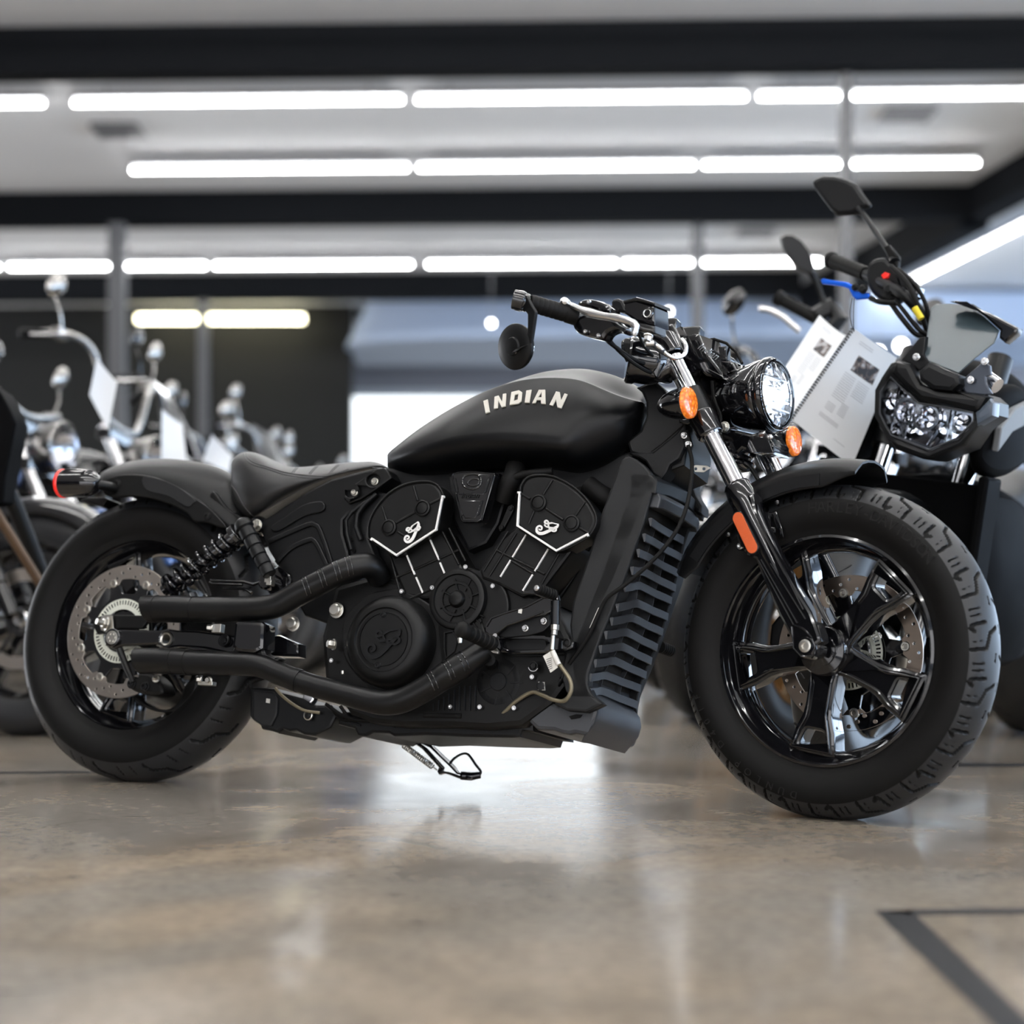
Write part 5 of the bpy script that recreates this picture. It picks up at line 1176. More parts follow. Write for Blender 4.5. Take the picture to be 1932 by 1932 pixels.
M_WINB = emis('front_daylight', (.97,.97,1.), 1.2)
M_GLOBE = emis('downlight', (1.,1.,1.), 9.)
def room_box(name, x0, x1, y0, y1, z0, z1, m, rz=0., kind='structure', parent=None, piv=None):
    g = G(); g.box(((x0+x1)/2,(y0+y1)/2,(z0+z1)/2), ((x1-x0)/2,(y1-y0)/2,(z1-z0)/2))
    o = g.done(name, m, parent, 30)
    if rz:
        c = Vector(((x0+x1)/2,(y0+y1)/2,0)) if piv is None else Vector(piv)
        o.matrix_world = Matrix.Translation(c)@Matrix.Rotation(rz,4,'Z')@Matrix.Translation(-c)
    if kind: o['kind'] = kind
    return o
CZ = 4.33
room_box('floor', -16, 14, -9, 33, -.12, 0, M_FLOOR)
room_box('ceiling', -16, 14, -9, 33, CZ, CZ+.1, M_CEIL)
room_box('wall_left', -16.2, -16, -9, 33, 0, CZ, M_WALLD)
room_box('wall_right', 14, 14.2, -9, 33, 0, CZ, M_WALLL)
room_box('wall_front', -16, 14, -9.2, -9, 0, CZ, M_WALLL)
room_box('wall_far', -16, 14, 32.9, 33.1, 0, CZ, M_WALLL)
room_box('wall_back', -16, -2.24, 24.4, 24.6, 0, CZ, M_WALLD, RZ, piv=(-2.24,24.4,0))
# windows: emissive panes with frames; the left one is an added ceiling fill
def window(n, c, w, h, nrm, m, nx=4):
    """pane and frame in one place; nrm: 'y' faces the -y side, 'x' faces -x, 'Y' faces +y"""
    o = empty('window_%d' % n, c); o['kind'] = 'structure'
    d = {'y':(1,0),'Y':(1,0),'x':(0,1),'X':(0,1)}[nrm]
    sgn = {'y':-1,'Y':1,'x':-1,'X':1}[nrm]
    g = G(); 
    if d[0]: g.box((0,0,h/2), (w/2,.01,h/2))
    else: g.box((0,0,h/2), (.01,w/2,h/2))
    p = g.done('window_pane', m, o, 0)
    g = G()
    for k in range(nx+1):
        u = -w/2+w*k/nx
        if d[0]: g.box((u, sgn*.04, h/2), (.03,.03,h/2))
        else: g.box((sgn*.04, u, h/2), (.03,.03,h/2))
    for z in (0, h):
        if d[0]: g.box((0, sgn*.04, z), (w/2,.035,.04))
        else: g.box((sgn*.04, 0, z), (.035,w/2,.04))
    g.done('window_frame', M_BEAM, o, 0)
    return o
room_box('wall_far_added_sill', -4.4, 14, 32.3, 32.5, 0, .45, M_WALLD)  # added low sill, hidden from view; darkens the window's reflection on the floor
window(1, (-.2,32.6,.45), 7.4, 3.73, 'y', M_WIN, 1)
window(2, (8.6,32.6,1.0), 8.6, 3.1, 'y', M_WIN2, 3)
window(3, (13.9,11.5,.4), 38., 3.2, 'x', M_WINR, 16)  # right-hand daylight; window lengthened out of view to flood the ceiling
window(5, (-15.9,21,.4), 22., 3.2, 'X', M_FILL_LEFT, 9)  # added out-of-view pane, put in to light the ceiling broadly
window(4, (-2,-8.9,.5), 24., 3.0, 'Y', M_WINB, 8)
# beams
def beam(n, Y, x0, x1, z0=4.0, th=.22): return room_box('trim_%d' % n, x0, x1, Y, Y+th, z0, CZ-.002, M_BEAM, RZ, piv=(0,Y,0))
beam(1, 12.1, -12, 13); beam(2, 17.2, -12, 4.55); beam(3, 21.8, -14, 3.6)
# side beam running away to the right
def slab(name, P, z0, z1, m, kind='structure', parent=None):
    g = G(); g.rings([[Vector((x,y,z0)) for x, y in P], [Vector((x,y,z1)) for x, y in P]]); o = g.done(name, m, parent, 30)
    if kind: o['kind'] = kind
    return o
slab('trim_4', [(4.42,17.3),(6.05,3.8),(6.32,3.8),(4.69,17.3)], 4.0, CZ-.002, M_BEAM)
slab('trim_5', [(4.42,17.3),(4.72,17.3),(3.9,24.2),(3.6,24.2)], 3.95, CZ-.002, M_BEAM)
# pale soffit over the entrance with a rounded end
S_ = [(-2.28,24.0),(-2.2,23.7),(-1.8,23.35),(-.9,23.1),(.8,23.0),(12,22.8),(12,26),(-2.28,26)]
g = G(); P1 = [Vector((x,y,3.68)) for x, y in S_]; P2_ = [Vector((x+ (.0 if i > 3 else .35*(4-i)/4),y,4.26)) for i, (x, y) in enumerate(S_)]; g.rings([P1, P2_]); o = g.done('trim_6', M_SOFF, None, 50); o['kind'] = 'structure'
room_box('trim_7', -3.2, 12, 29.0, 29.3, 3.62, CZ-.002, mat('mauve_grey_paint', (.30,.29,.31), .7))
o = room_box('trim_8', -2.9, 2.4, 28.7, 28.8, 3.50, 3.62, mat('pale_rail_paint', (.72,.74,.76), .5))
slab('wall_back_2', [(-2.24,24.4),(-3.9,32.6),(-4.4,32.6),(-3.2,24.5)], 0, CZ, mat('navy_wall_paint', (.012,.018,.027), .6))
# columns
def column(px, Y, w, top=4.0):
    x = (px-966)/FPX*Y; g = G(); h = w/2
    g.box((0,0,top/2), (h,h,top/2)); o = g.done('support_column', M_COLM, None, 30, bev=.006); o.location = (x, Y, 0)
    g = G(); g.box((0,0,.006), (h+.05,h+.05,.006)); g.done('base_plate', M_COLM, o, 30); return o
tag(column(1596, 12.22, .088), 'dark steel column under the nearest beam, behind the bike with the round mirror', 'column')
tag(column(1316, 17.32, .115), 'grey steel column rising behind the headlight of the black cruiser', 'column')
tag(column(222, 17.32, .16), 'thick grey steel column behind the tall chrome handlebar on the left', 'column')
tag(column(384, 22.0, .12), 'slim dark column in front of the yellow lamps', 'column')
# lamps
def rowpt(px, py, z=4.2): Y = (z-CAMH)*FPX/(HZ-py); return Vector(((px-966)/FPX*Y, Y, z))
def lamp(a, b, label, grp, m=None, house=True, r=.016, z=4.2):
    a, b = Vector(a), Vector(b); mid = (a+b)/2; o = empty('ceiling_light', mid); tag(o, label, 'ceiling light', grp)
    g = G(); d = (b-a)/2; g.tube([-d, d], r, 10); t = g.done('lamp_tube', m or M_TUBE, o, 40)
    if house:
        g = G(); dn = d.normalized(); sd = Vector((-dn.y, dn.x, 0)); g.box((0,0,.042), (d.length+.01,.055,.018), (dn, sd, Vector((0,0,1)))); g.done('lamp_housing', M_HOUS, o, 30)
        g = G()
        for s_ in (-.8, .8): g.tube([d*s_+Vector((0,0,.07)), d*s_+Vector((0,0,CZ-mid.z-.001))], .006, 8)
        g.done('suspension_rod', M_HOUS, o, 30)
    return o
for xs, y0, y1, nm in (([(-560,88),(133,765),(781,1413),(1426,2070)], 196, 178, 'front'), ([(243,775),(784,1315),(1322,1851)], 323, 307, 'second'), ([(-300,4),(12,394),(399,782),(801,1168),(1171,1554)], 504, 492, 'third')):
    for i, (a, b) in enumerate(xs):
        f = lambda x: y0+(y1-y0)*x/1932
        lab = {'front':'tube lamp of the row just behind the nearest beam, ','second':'tube lamp of the row before the second beam, ','third':'tube lamp of the row just above the third beam, '}[nm]
        n = len(xs); pos = ['first from the left','second from the left','third from the left','fourth from the left','fifth from the left'][i]
        lamp(rowpt(a+7, f(a)), rowpt(b-7, f(b)), lab+pos, 'tube lamps in the %s row' % nm)
lamp((-5.14,24.0,4.07), (-4.33,24.0,4.07), 'shorter yellowish tube lamp on the dark back wall left of the slim column', 'yellow tube lamps', M_TUBEY, False, .05)
lamp((-4.22,24.0,4.07), (-2.86,24.0,4.07), 'longer yellowish tube lamp on the dark back wall right of the slim column', 'yellow tube lamps', M_TUBEY, False, .05)
for k in range(3):
    a = Vector((4.82-.117*k*-1*1.9+.0,23.2-1.9*k,4.2)); a = Vector((4.82+.117*(1.95*k), 23.2-1.95*k, 4.2)); b = Vector((a.x+.117*1.93, a.y-1.93, 4.2))
    lamp(a, b, 'slanting tube lamp of the line at the right, '+['far end','middle piece','near end'][k], 'tube lamps along the right')
# added lamps nearer than the first beam, outside the picture, that light the front of the hall
k = 0
for Y in (9.6, 7.0, 4.2, 1.4, -1.4, -4.2):
    for x in (-4.0, -1.3, 1.4, 4.1):
        o = lamp((x, Y, 4.2), (x+2.45, Y-.08, 4.2), 'added unseen tube lamp lighting the front of the hall', 'added unseen tube lamps over the front of the hall', M_TUBEF, house=False, r=.016)
# small round downlights seen as blurred spots; two largest stand in for bright patches
for i, (px, py, Y, s_, lb) in enumerate(((775,684,26,.034,'brightest small round lamp over the far window'),(927,610,21,.024,'small round lamp left of the round mirror, beside the handgrip'),(870,667,26,.012,'dim small round lamp low between window and round mirror'),(1262,588,21,.022,'small round lamp right of the handlebar reservoir'),(1700,652,20,.05,'white glowing ball in place of a bright patch right of the price sheets'),(1657,664,20,.04,'white glowing ball in place of a bright patch between price sheets and windscreen'),(905,682,27,.02,'small round lamp just above the fuel tank'))):
    p = world_at(px, py, Y); g = G(); g.lathe((0,0,0), (0,0,1), [(s_*sin(pi*k/8), -s_*cos(pi*k/8)) for k in range(9)], 16); o = g.done('round_lamp', M_GLOBE, None, 60); o.location = p
    g = G(); g.tube([(0,0,s_*.8), (0,0,CZ-p.z-.001 if py > 560 else .2)], .004, 6); g.done('lamp_cord', M_HOUS, o, 30)
    tag(o, lb, 'round lamp', 'small round lamps')
# ceiling vents
for px, py, lb in ((224,243,'dark rectangular ceiling vent at the left between two tube lamp rows'),(1712,212,'dark rectangular ceiling vent at the right between two tube lamp rows'),(1425,437,'faint ceiling vent beyond the second beam')):
    Y = (CZ-CAMH)*FPX/(HZ-py); x = (px-966)/FPX*Y; o = empty('ceiling_vent', (x, Y, CZ-.0)); tag(o, lb, 'vent', 'ceiling vents')
    g = G(); g.box((0,0,-.011), (.2,.2,.010)); g.done('vent_backing', M_RAD, o, 30)
    g = G()
    for k in range(7): g.box((0,-.17+.057*k,-.025), (.19,.008,.004))
    g.box((-.2,0,-.024), (.012,.21,.005)); g.box((.2,0,-.024), (.012,.21,.005)); g.box((0,.2,-.024), (.2,.012,.005)); g.box((0,-.2,-.024), (.2,.012,.005))
    g.done('vent_grille', M_HOUS, o, 30)
# floor tape
def tape(pts, label):
    g = G(); P = [floor_at(*p) for p in pts]; g.rings([[p+Vector((0,0,.0004)) for p in P], [p+Vector((0,0,.0009)) for p in P]]); o = g.done('floor_tape', M_TAPE, None, 0); tag(o, label, 'floor tape', 'black floor tape')
tape([(1651,1720),(1717,1717),(1960,1944),(1950,1990),(1902,1962)], 'broad diagonal strip of black tape on the floor at the lower right corner')
tape([(1720,1717),(1651,1720),(1718,1727),(2000,1724),(2000,1714)], 'level strip of black floor tape meeting the broad diagonal strip')
tape([(1700,1441),(2000,1441),(2000,1446),(1700,1446)], 'thin level strip of black tape on the floor behind the front wheel')
tape([(-60,1457),(168,1455),(172,1459),(-60,1461)], 'thin level strip of black floor tape behind the rear wheel')
tape([(1218,1272),(1232,1272),(1395,1420),(1360,1420)], 'diagonal strip of black floor tape between radiator and front wheel')
# world, camera
w = bpy.data.worlds.new('world'); SC.world = w; w.use_nodes = True
w.node_tree.nodes['Background'].inputs[0].default_value = (.7,.82,1,1); w.node_tree.nodes['Background'].inputs[1].default_value = .3
cam = bpy.data.cameras.new('camera'); co = bpy.data.objects.new('camera', cam); COL.objects.link(co); SC.camera = co
co.location = (0,0,CAMH); co.rotation_euler = (pi/2,0,0); cam.sensor_width = 36; cam.lens = FPX/1932*36
cam.shift_y = (HZ-966)/1932; cam.clip_start = .05; cam.clip_end = 100
cam.dof.use_dof = True; cam.dof.focus_distance = 3.42; cam.dof.aperture_fstop = 1.9
SC.view_settings.view_transform = 'Standard'; SC.view_settings.look = 'None'; SC.view_settings.gamma = 1.; SC.view_settings.use_curve_mapping = False
SC.view_settings.exposure = 1.5
SC.cycles.max_bounces = 6; SC.cycles.diffuse_bounces = 3; SC.cycles.glossy_bounces = 4; SC.cycles.transparent_max_bounces = 12
SC.cycles.use_denoising = True; SC.cycles.sample_clamp_indirect = 6; SC.cycles.caustics_reflective = False; SC.cycles.caustics_refractive = False
SC.cycles.use_light_tree = True
# ------------------------------------------------------------------ the other motorcycles
M_BLUE = mat('metallic_blue_paint', (.01,.07,.26), .2, .5, coat=.8)
M_WHITEP = mat('pearl_white_paint', (.62,.62,.6), .2, coat=.8)
M_DKRED = mat('dark_red_paint', (.12,.01,.01), .2, .3, coat=.8)
mat('smoked_plastic', (.01,.011,.013), .15, spec=.5)
M_PAPER = mat('price_sheet_paper', (.82,.84,.86), .6)
M_BRONZE = mat('bronze_wheel_paint', (.25,.13,.04), .3, .7)
def R3(a): return Matrix.Rotation(a, 4, 'Z')
def simple_tyre(g, c, R, w):
    a = w/2; pr = [(R-.012,-a*.72),(R-.002,-a*.45),(R,-0),(R-.002,a*.45),(R-.012,a*.72),(R-.035,a*.98),(R-.06,a),(R-.09,a*.85),(R-.105,a*.7),(R-.105,-a*.7),(R-.09,-a*.85),(R-.06,-a),(R-.035,-a*.98)]
    g.lathe(c, (0,1,0), pr, 56, caps=False, loop=True)
def sub_empty(name, par): o = bpy.data.objects.new(name, None); COL.objects.link(o); o.parent = par; return o
def bg_wheel(par, name, c, R, w, spokes, disc=True, rim=None, xf=None):
    c = Vector(c); e = sub_empty(name, par)
    g = G(xf); simple_tyre(g, c, R, w); 
    for k in range(26):
        a = 2*pi*k/26; rad = Vector((cos(a),0,sin(a))); tn = Vector((-sin(a),0,cos(a)))
        for s_ in (-1,1): g.tube([c+rad*(R-.001)+Vector((0,s_*w*.08,0)), c+rad*(R-.006)+tn*.035+Vector((0,s_*w*.33,0))], .0022, 4)
    g.done('tyre', M_RUBT, e, 45)
    rm = rim or M_GLOSS; g = G(xf); ri = R-.105; b = w*.36
    g.lathe(c, (0,1,0), [(ri+.01,b),(ri+.002,b+.006),(ri-.012,b-.006),(ri-.018,0),(ri-.012,-b+.006),(ri+.002,-b-.006),(ri+.01,-b),(ri,0)], 48, caps=False, loop=True)
    r = g.done('rim', rm, e, 40)
    for k in range(spokes):
        g = G(xf); a = 2*pi*k/spokes; u = Vector((cos(a),0,sin(a))); v = Vector((-sin(a),0,cos(a)))
        g.rings([[c+u*t+v*wd+Vector((0,y,0)), c+u*t-v*wd+Vector((0,y,0)), c+u*t-v*wd-Vector((0,y,0)), c+u*t+v*wd-Vector((0,y,0))] for t, wd, y in ((.03,.016,.026),(ri*.5,.010,.018),(ri-.01,.017,.016))]); g.done('spoke', rm, r, 40)
    g = G(xf); g.lathe(c, (0,1,0), [(.0,-.07),(.02,-.07),(.04,-.045),(.036,0),(.04,.045),(.02,.07),(.0,.07)], 24, caps=False); g.done('hub', M_ALU, e)
    if disc:
        g = G(xf); g.lathe(c+Vector((0,-.062,0)), (0,1,0), [(.148,-.0025),(.148,.0025),(.112,.0025),(.112,-.0025)], 48, caps=False, loop=True); d = g.done('brake_disc', M_DISC, e)
        g = G(xf)
        for k in range(6): a = 2*pi*k/6; u = Vector((cos(a),0,sin(a))); g.tube([c+Vector((0,-.062,0))+u*.035, c+Vector((0,-.062,0))+u*.118], .006, 6)
        g.lathe(c+Vector((0,-.062,0)), (0,1,0), [(.035,-.003),(.05,-.003),(.05,.003),(.035,.003)], 24, caps=False, loop=True); g.done('disc_carrier', M_GLOSS, d)
    return e
def cruiser(name, px, Yd, hdg, label, screen=None, tankm=M_GLOSS, bars='low', lean=.14, steer=.25, lit=True, chrome=True, head='round', mirrors=True, signals=True, grp=None, rimm=None, spokes=9):
    """front contact patch at px, distance Yd; hdg: angle of travel, 0 = to the right of the picture"""
    X = (px-966)/FPX*Yd
    o = empty(name, (X, Yd, 0)); o.matrix_world = Matrix.Translation((X, Yd, 0))@R3(hdg)@Matrix.Rotation(-lean, 4, 'X')
    tag(o, label, 'motorcycle', grp)
    CH = M_CHROMB if chrome else M_GLOSS
    WB = 1.60; rk = radians(31); R1, R2r = .330, .325
    # steering group frame
    top = Vector((-.42-.06, 0, 1.0)); axd = Vector((-sin(rk),0,cos(rk)))
    piv = Vector((.10,0,0)); K = Matrix.Translation(piv)@Matrix.Rotation(steer, 4, axd)@Matrix.Translation(-piv)
    sx = lambda p: (K@Vector(p).to_4d()).to_3d()
    bg_wheel(o, 'front_wheel', (0,0,R1), R1, .12, spokes, xf=sx, rim=rimm)
    bg_wheel(o, 'rear_wheel', (-WB,0,R2r), R2r, .16, spokes, xf=None, rim=rimm)
    fk = sub_empty('front_fork', o)
    for s_ in (-1, 1):
        a = Vector((0,s_*.105,R1)); 
        g = G(sx); g.tube([a+axd*.0, a+axd*.10, a+axd*.105, a+axd*.34, a+axd*.35], [.022,.022,.027,.029,.024], 16); g.done('fork_slider', CH, fk)
        g = G(sx); g.tube([a+axd*.34, a+axd*.80], .0205, 16); g.done('fork_stanchion', M_CHROME, fk)
    g = G(sx)
    for h in (.58, .76): g.box(Vector((0,0,R1))+axd*h, (.03,.135,.02))
    g.done('triple_clamp', M_GLOSS, fk, bev=.004)
    # headlight
    hc_ = Vector((.02,0,R1))+axd*.68+Vector((.10,0,0)); g = G(sx)
    g.lathe(hc_, (1,0,0), [(.0,-.15),(.04,-.14),(.075,-.09),(.09,-.02),(.093,.0),(.088,.004),(.086,0)], 36, caps=False); hl_ = g.done('headlight', CH, o)
    g = G(sx); g.lathe(hc_, (1,0,0), [(.086,.0),(.06,.014),(.0,.02)], 32, caps=False); g.done('lens', M_GLASS, hl_)
    g = G(sx); g.lathe(hc_, (1,0,0), [(.086,-.002),(.05,-.035),(.0,-.05)], 32, caps=False); g.done('reflector', M_CHROME, hl_)
    # bars
    hb_ = sub_empty('handlebar', o); c0 = Vector((0,0,R1))+axd*.79
    prof = {'low':[(0,.03,.03),(.0,.12,.05),(-.03,.24,.09),(-.12,.32,.10),(-.22,.40,.085)], 'ape':[(0,.03,.03),(.0,.12,.06),(-.02,.20,.25),(-.08,.30,.30),(-.22,.40,.27)], 'mid':[(0,.03,.03),(0,.12,.06),(-.02,.22,.20),(-.08,.32,.22),(-.2,.40,.19)], 'flat':[(0,.03,.03),(.0,.15,.05),(-.04,.28,.07),(-.10,.40,.05)]}[bars]
    pts = [c0+Vector((a,b,c)) for a, b, c in prof]; mir = [Vector((p.x,-p.y,p.z)) for p in pts[::-1]]
    g = G(sx); g.tube(smooth_path(mir+pts, 4), .0125, 12); g.done('bar_tube', CH, hb_)
    for s_ in (-1, 1):
        e1, e0 = [Vector((p.x, p.y*s_, p.z)) for p in (pts[-1], pts[-2])]; d = (e1-e0); dn = d.normalized()
        g = G(sx); g.tube([e1-dn*.11, e1-dn*.108, e1, e1+dn*.002], [.012,.0175,.0175,.012], 14); g.done('grip', M_RUB, hb_)
        g = G(sx); g.box(e1-dn*.14, (.022,.03,.02)); g.done('switch_housing', CH if chrome else M_PLAS, hb_, bev=.006)
        g = G(sx); g.tube(smooth_path([e1-dn*.15+Vector((.03,0,.0)), e1-dn*.11+Vector((.055,0,0)), e1-dn*.04+Vector((.05,0,-.005)), e1+dn*.0+Vector((.045,0,-.005))], 3), .0055, 8); g.done('lever', M_ALU, hb_)
        if mirrors:
            b0 = e1-dn*.15; mc_ = b0+Vector((-.02,s_*.05,.17)); g = G(sx); g.tube(smooth_path([b0, b0+Vector((.0,s_*.03,.07)), mc_+Vector((0,0,-.04))], 3), .005, 8); mi = g.done('mirror_stem', CH, hb_)
            g = G(sx); nn = Vector((-1,s_*-.12,.05)).normalized(); g.lathe(mc_, nn, [(.0,-.022),(.035,-.018),(.055,-.006),(.058,.0),(.055,.003),(.05,.002)], 28, squash=.68, caps=False); g.done('mirror_shell', CH, mi); g = G(sx); g.lathe(mc_, nn, [(.054,.001),(.0,.001)], 28, squash=.68, caps=False); g.done('mirror_glass', M_CHROME, mi)
        if signals:
            p = hc_+Vector((-.08,s_*.19,-.08)); g = G(sx); g.lathe(p, (1,0,0), [(.0,-.05),(.02,-.04),(.032,-.01),(.033,.0)], 20, caps=False); g.tube([p+Vector((-.02,0,0)), Vector((p.x-.02, s_*.1, p.z))], .007, 8); si = g.done('turn_signal', CH, o); g = G(sx); g.lathe(p, (1,0,0), [(.032,0),(.02,.01),(.0,.012)], 20, caps=False); g.done('lens', M_AMBER, si)
    if screen:
        c_ = hc_+Vector((.02,0,.02)); g = G(sx); g.rings([[c_+Vector((x,y*w,z)) for x, y, z in [(-.10-.02*abs(k)/2+dx, k/4, h) for k in range(-4,5)]] + [c_+Vector((x-.006,y*w,z)) for x, y, z in [(-.10-.02*abs(k)/2+dx, k/4, h) for k in range(4,-5,-1)]] for h, w, dx in ((-.06,.16,.06),(.02,.20,.05),(.14,.21,.0),(.28,.20,-.09),(.36,.15,-.14))]); g.done('windshield' if screen != 'fairing' else 'fairing', M_GLOSS if screen == 'fairing' else bpy.data.materials['smoked_plastic'], o, 50)
    # fenders
    def fender(c, R, w, a0, a1, xf, nm, m):
        c = Vector(c); g = G(xf); rs = []
        for k in range(17):
            a = a0+(a1-a0)*k/16; er = Vector((cos(a),0,sin(a))); o_ = [(w, -.045), (w*.95, -.012), (w*.6, .008), (0, .014), (-w*.6, .008), (-w*.95, -.012), (-w, -.045)]
            rs.append([c+er*(R+dr)+Vector((0,n,0)) for n, dr in o_]+[c+er*(R+dr-.005)+Vector((0,n*.95,0)) for n, dr in o_[::-1]])
        g.rings(rs); return g.done(nm, m, o, 50)
    fender((0,0,R1), R1+.028, .078, .55, 2.75, sx, 'front_fender', tankm)
    fender((-WB,0,R2r), R2r+.035, .10, .75, 2.95, None, 'rear_fender', tankm)
    # tank, seat, engine, pipes
    def body(nm, st, m, sub=2):
        g = G(); g.rings([[Vector((x, sy*w, z)) for sy, z in ((0,zt),(.55,zt-.01*(1)),(1,zm),(.75,zb),(0,zb-.005),(-.75,zb),(-1,zm),(-.55,zt-.01))] for x, w, zt, zm, zb in st]); return g.done(nm, m, o, 180, sub=sub)
    tk = body('fuel_tank', [(-.42,.05,.90,.85,.78),(-.47,.13,.95,.86,.76),(-.62,.155,.97,.86,.75),(-.80,.14,.92,.83,.75),(-.95,.09,.83,.79,.75),(-1.0,.05,.79,.77,.75)], tankm)
    g = G(); g.lathe((-.65,0,.965), (0,0,1), [(.035,0),(.035,.012),(.0,.016)], 24); g.done('filler_cap', CH, tk)
    for s_ in (-1, 1): g = G(); g.lathe((-.66,s_*.150,.865), (0,s_,.1), [(.045,0),(.04,.006),(.0,.009)], 28, squash=.6); g.done('tank_badge', CH, tk)
    body('seat', [(-.98,.07,.80,.77,.72),(-1.1,.13,.78,.74,.69),(-1.3,.16,.80,.74,.69),(-1.42,.15,.86,.78,.70),(-1.6,.11,.86,.82,.76),(-1.85,.09,.86,.82,.78)], M_LEATH)
    en = sub_empty('engine', o); g = G(); g.rings([[Vector((x,y,z)) for x, z in ((-1.08,.28),(-1.1,.42),(-.95,.48),(-.62,.46),(-.48,.36),(-.5,.24),(-.7,.18),(-1.0,.18))] for y in (-.14,.14)]); g.done('crankcase', M_ALU if chrome else M_SATIN, en, bev=.012)
    for s_ in (-1, 1): g = G(); g.lathe((-.68,s_*.14,.33), (0,s_,0), [(.12,-.01),(.12,.03),(.105,.045),(.0,.05)], 36); g.done('side_cover', CH, en)
    for ang, bx in ((.42,-.66),(-.42,-.86)):
        d = Vector((sin(ang),0,cos(ang))); g = G(); b0 = Vector((bx,0,.42)); pr = []
        for k in range(9): pr += [(.062,.02+.022*k),(.085,.024+.022*k),(.085,.034+.022*k),(.062,.038+.022*k)]
        g.lathe(b0, d, pr, 24); g.done('cylinder', M_SATIN, en); g = G(); g.lathe(b0+d*.215, d, [(.085,0),(.09,.02),(.085,.06),(.05,.085),(.0,.088)], 24); g.done('rocker_cover', CH, en)
    g = G(); g.lathe((-.76,-.15,.66), (0,-1,0), [(.085,0),(.09,.015),(.08,.04),(.0,.05)], 36); g.done('air_cleaner', CH, o)
    for y, z1 in ((-.19,.30),(-.21,.42)):
        g = G(); P = smooth_path([Vector((-.52,-.10,.62)), Vector((-.40,-.15,.55)), Vector((-.40,-.18,.40)), Vector((-.52,y,z1)), Vector((-.9,y,z1-.02)), Vector((-1.5,y,z1)), Vector((-2.0,y,z1+.02))], 5); g.tube(P, [.022]*13+[.026]*5+[.04]*13, 18); g.done('exhaust_pipe', CH, o)
    fr = sub_empty('frame', o)
    for s_ in (-1, 1):
        g = G(); g.tube(smooth_path([Vector((-.40,0,.92)), Vector((-.38,s_*.08,.7)), Vector((-.42,s_*.12,.25)), Vector((-.6,s_*.13,.16)), Vector((-1.1,s_*.13,.18)), Vector((-1.2,s_*.12,.5)), Vector((-1.1,s_*.08,.72))], 4), .016, 10); g.done('frame_rail', M_GLOSS, fr)
        g = G(); g.tube([Vector((-1.1,s_*.12,.3)), Vector((-WB,s_*.13,R2r))], .022, 12); g.done('swingarm', M_GLOSS, fr)
        g = G(); a, b = Vector((-WB+.05,s_*.14,.38)), Vector((-1.32,s_*.14,.70)); g.tube([a, b], .012, 10); coil(g, a, b, .026, .006, 7, 12, 6); g.done('shock_absorber', CH, fr)
    g = G(); g.box((-.36,0,.55), (.02,.12,.16)); g.done('radiator', M_RAD, o, bev=.004)
    g = G(); g.lathe((-WB-.42,0,.62), (-1,0,0), [(.0,-.05),(.035,-.03),(.04,0),(.0,.012)], 20); g.done('tail_lamp', M_RED, o)
    return o
def sheet(name, corners, label, cat='price sheet', grp=None, wave=.012, pic=True, binding=False):
    """a sheet of paper hanging free; corners (world) TL, TR, BR, BL"""
    A, Bc, Cc, D = [Vector(c) for c in corners]; n = (Bc-A).cross(D-A).normalized(); nu, nv = 10, 12
    def P(u, v, dz=0): return (A*(1-u)+Bc*u)*(1-v)+(D*(1-u)+Cc*u)*v+n*(wave*sin(u*2.6+v*1.3)+dz)
    g = G(); g.rings([[P(i/nu, j/nv) for i in range(nu+1)]+[P(i/nu, j/nv, .0008) for i in range(nu, -1, -1)] for j in range(nv+1)]); o = g.done(name, M_PAPER, None, 60); tag(o, label, cat, grp)
    if n.dot(-A) < 0: front = 1
    sgn = 1 if n.dot(Vector((0,0,CAMH))-A) > 0 else -1
    off = .0014 if sgn > 0 else -.0006
    def patch(u0, v0, u1, v1, m, nm, k=4, par=o):
        g = G(); g.rings([[P(u0+(u1-u0)*i/k, v0+(v1-v0)*j/k, off) for i in range(k+1)] for j in range(k+1)], closed=False, caps=False); return g.done(nm, m, par, 0, recalc=False)
    if pic:
        patch(.36,.17,.80,.32,M_PICM,'printed_picture')
        g = G()
        for (u0,u1,v0,v1,nl) in ((.30,.52,.36,.62,12),(.56,.78,.36,.52,8),(.30,.44,.66,.74,5),(.5,.62,.60,.72,7),(.28,.60,.78,.82,3),(.25,.55,.06,.10,2),(.62,.80,.90,.92,1)):
            for q in range(nl):
                v = v0+(v1-v0)*q/nl; g.rings([[P(u0,v,off),P(u1,v,off)],[P(u0,v+.004,off),P(u1,v+.004,off)]], closed=False, caps=False)
        g.done('printed_text', M_INKG, o, 0, recalc=False)
    if binding:
        g = G()
        for q in range(36):
            v = (q+.5)/36; c = P(.0,v,0); g.lathe(c, (D-A).normalized(), [(.0045,-.0012),(.0045,.0012),(.0028,.0012),(.0028,-.0012)], 8, caps=False, loop=True)
        b_ = g.done('spiral_binding', M_PLAS, o, 0)
        g = G()
    return o
def pic_build(nt, b):
    tc = N(nt,'ShaderNodeTexCoord'); v = N(nt,'ShaderNodeTexNoise'); v.inputs['Scale'].default_value = 55; v.inputs['Detail'].default_value = 3; nt.links.new(tc.outputs['Object'], v.inputs[0])
    r = N(nt,'ShaderNodeValToRGB'); e = r.color_ramp.elements; e[0].position = .42; e[0].color = (.03,.03,.035,1); e[1].position = .6; e[1].color = (.42,.42,.44,1); x = e.new(.5); x.color = (.16,.12,.10,1); nt.links.new(v.outputs['Fac'], r.inputs[0]); nt.links.new(r.outputs[0], b.inputs['Base Color']); b.inputs['Roughness'].default_value = .6
M_PICM = tile_mat('printed_photo', pic_build)
M_INKG = mat('grey_print', (.42,.43,.45), .7)
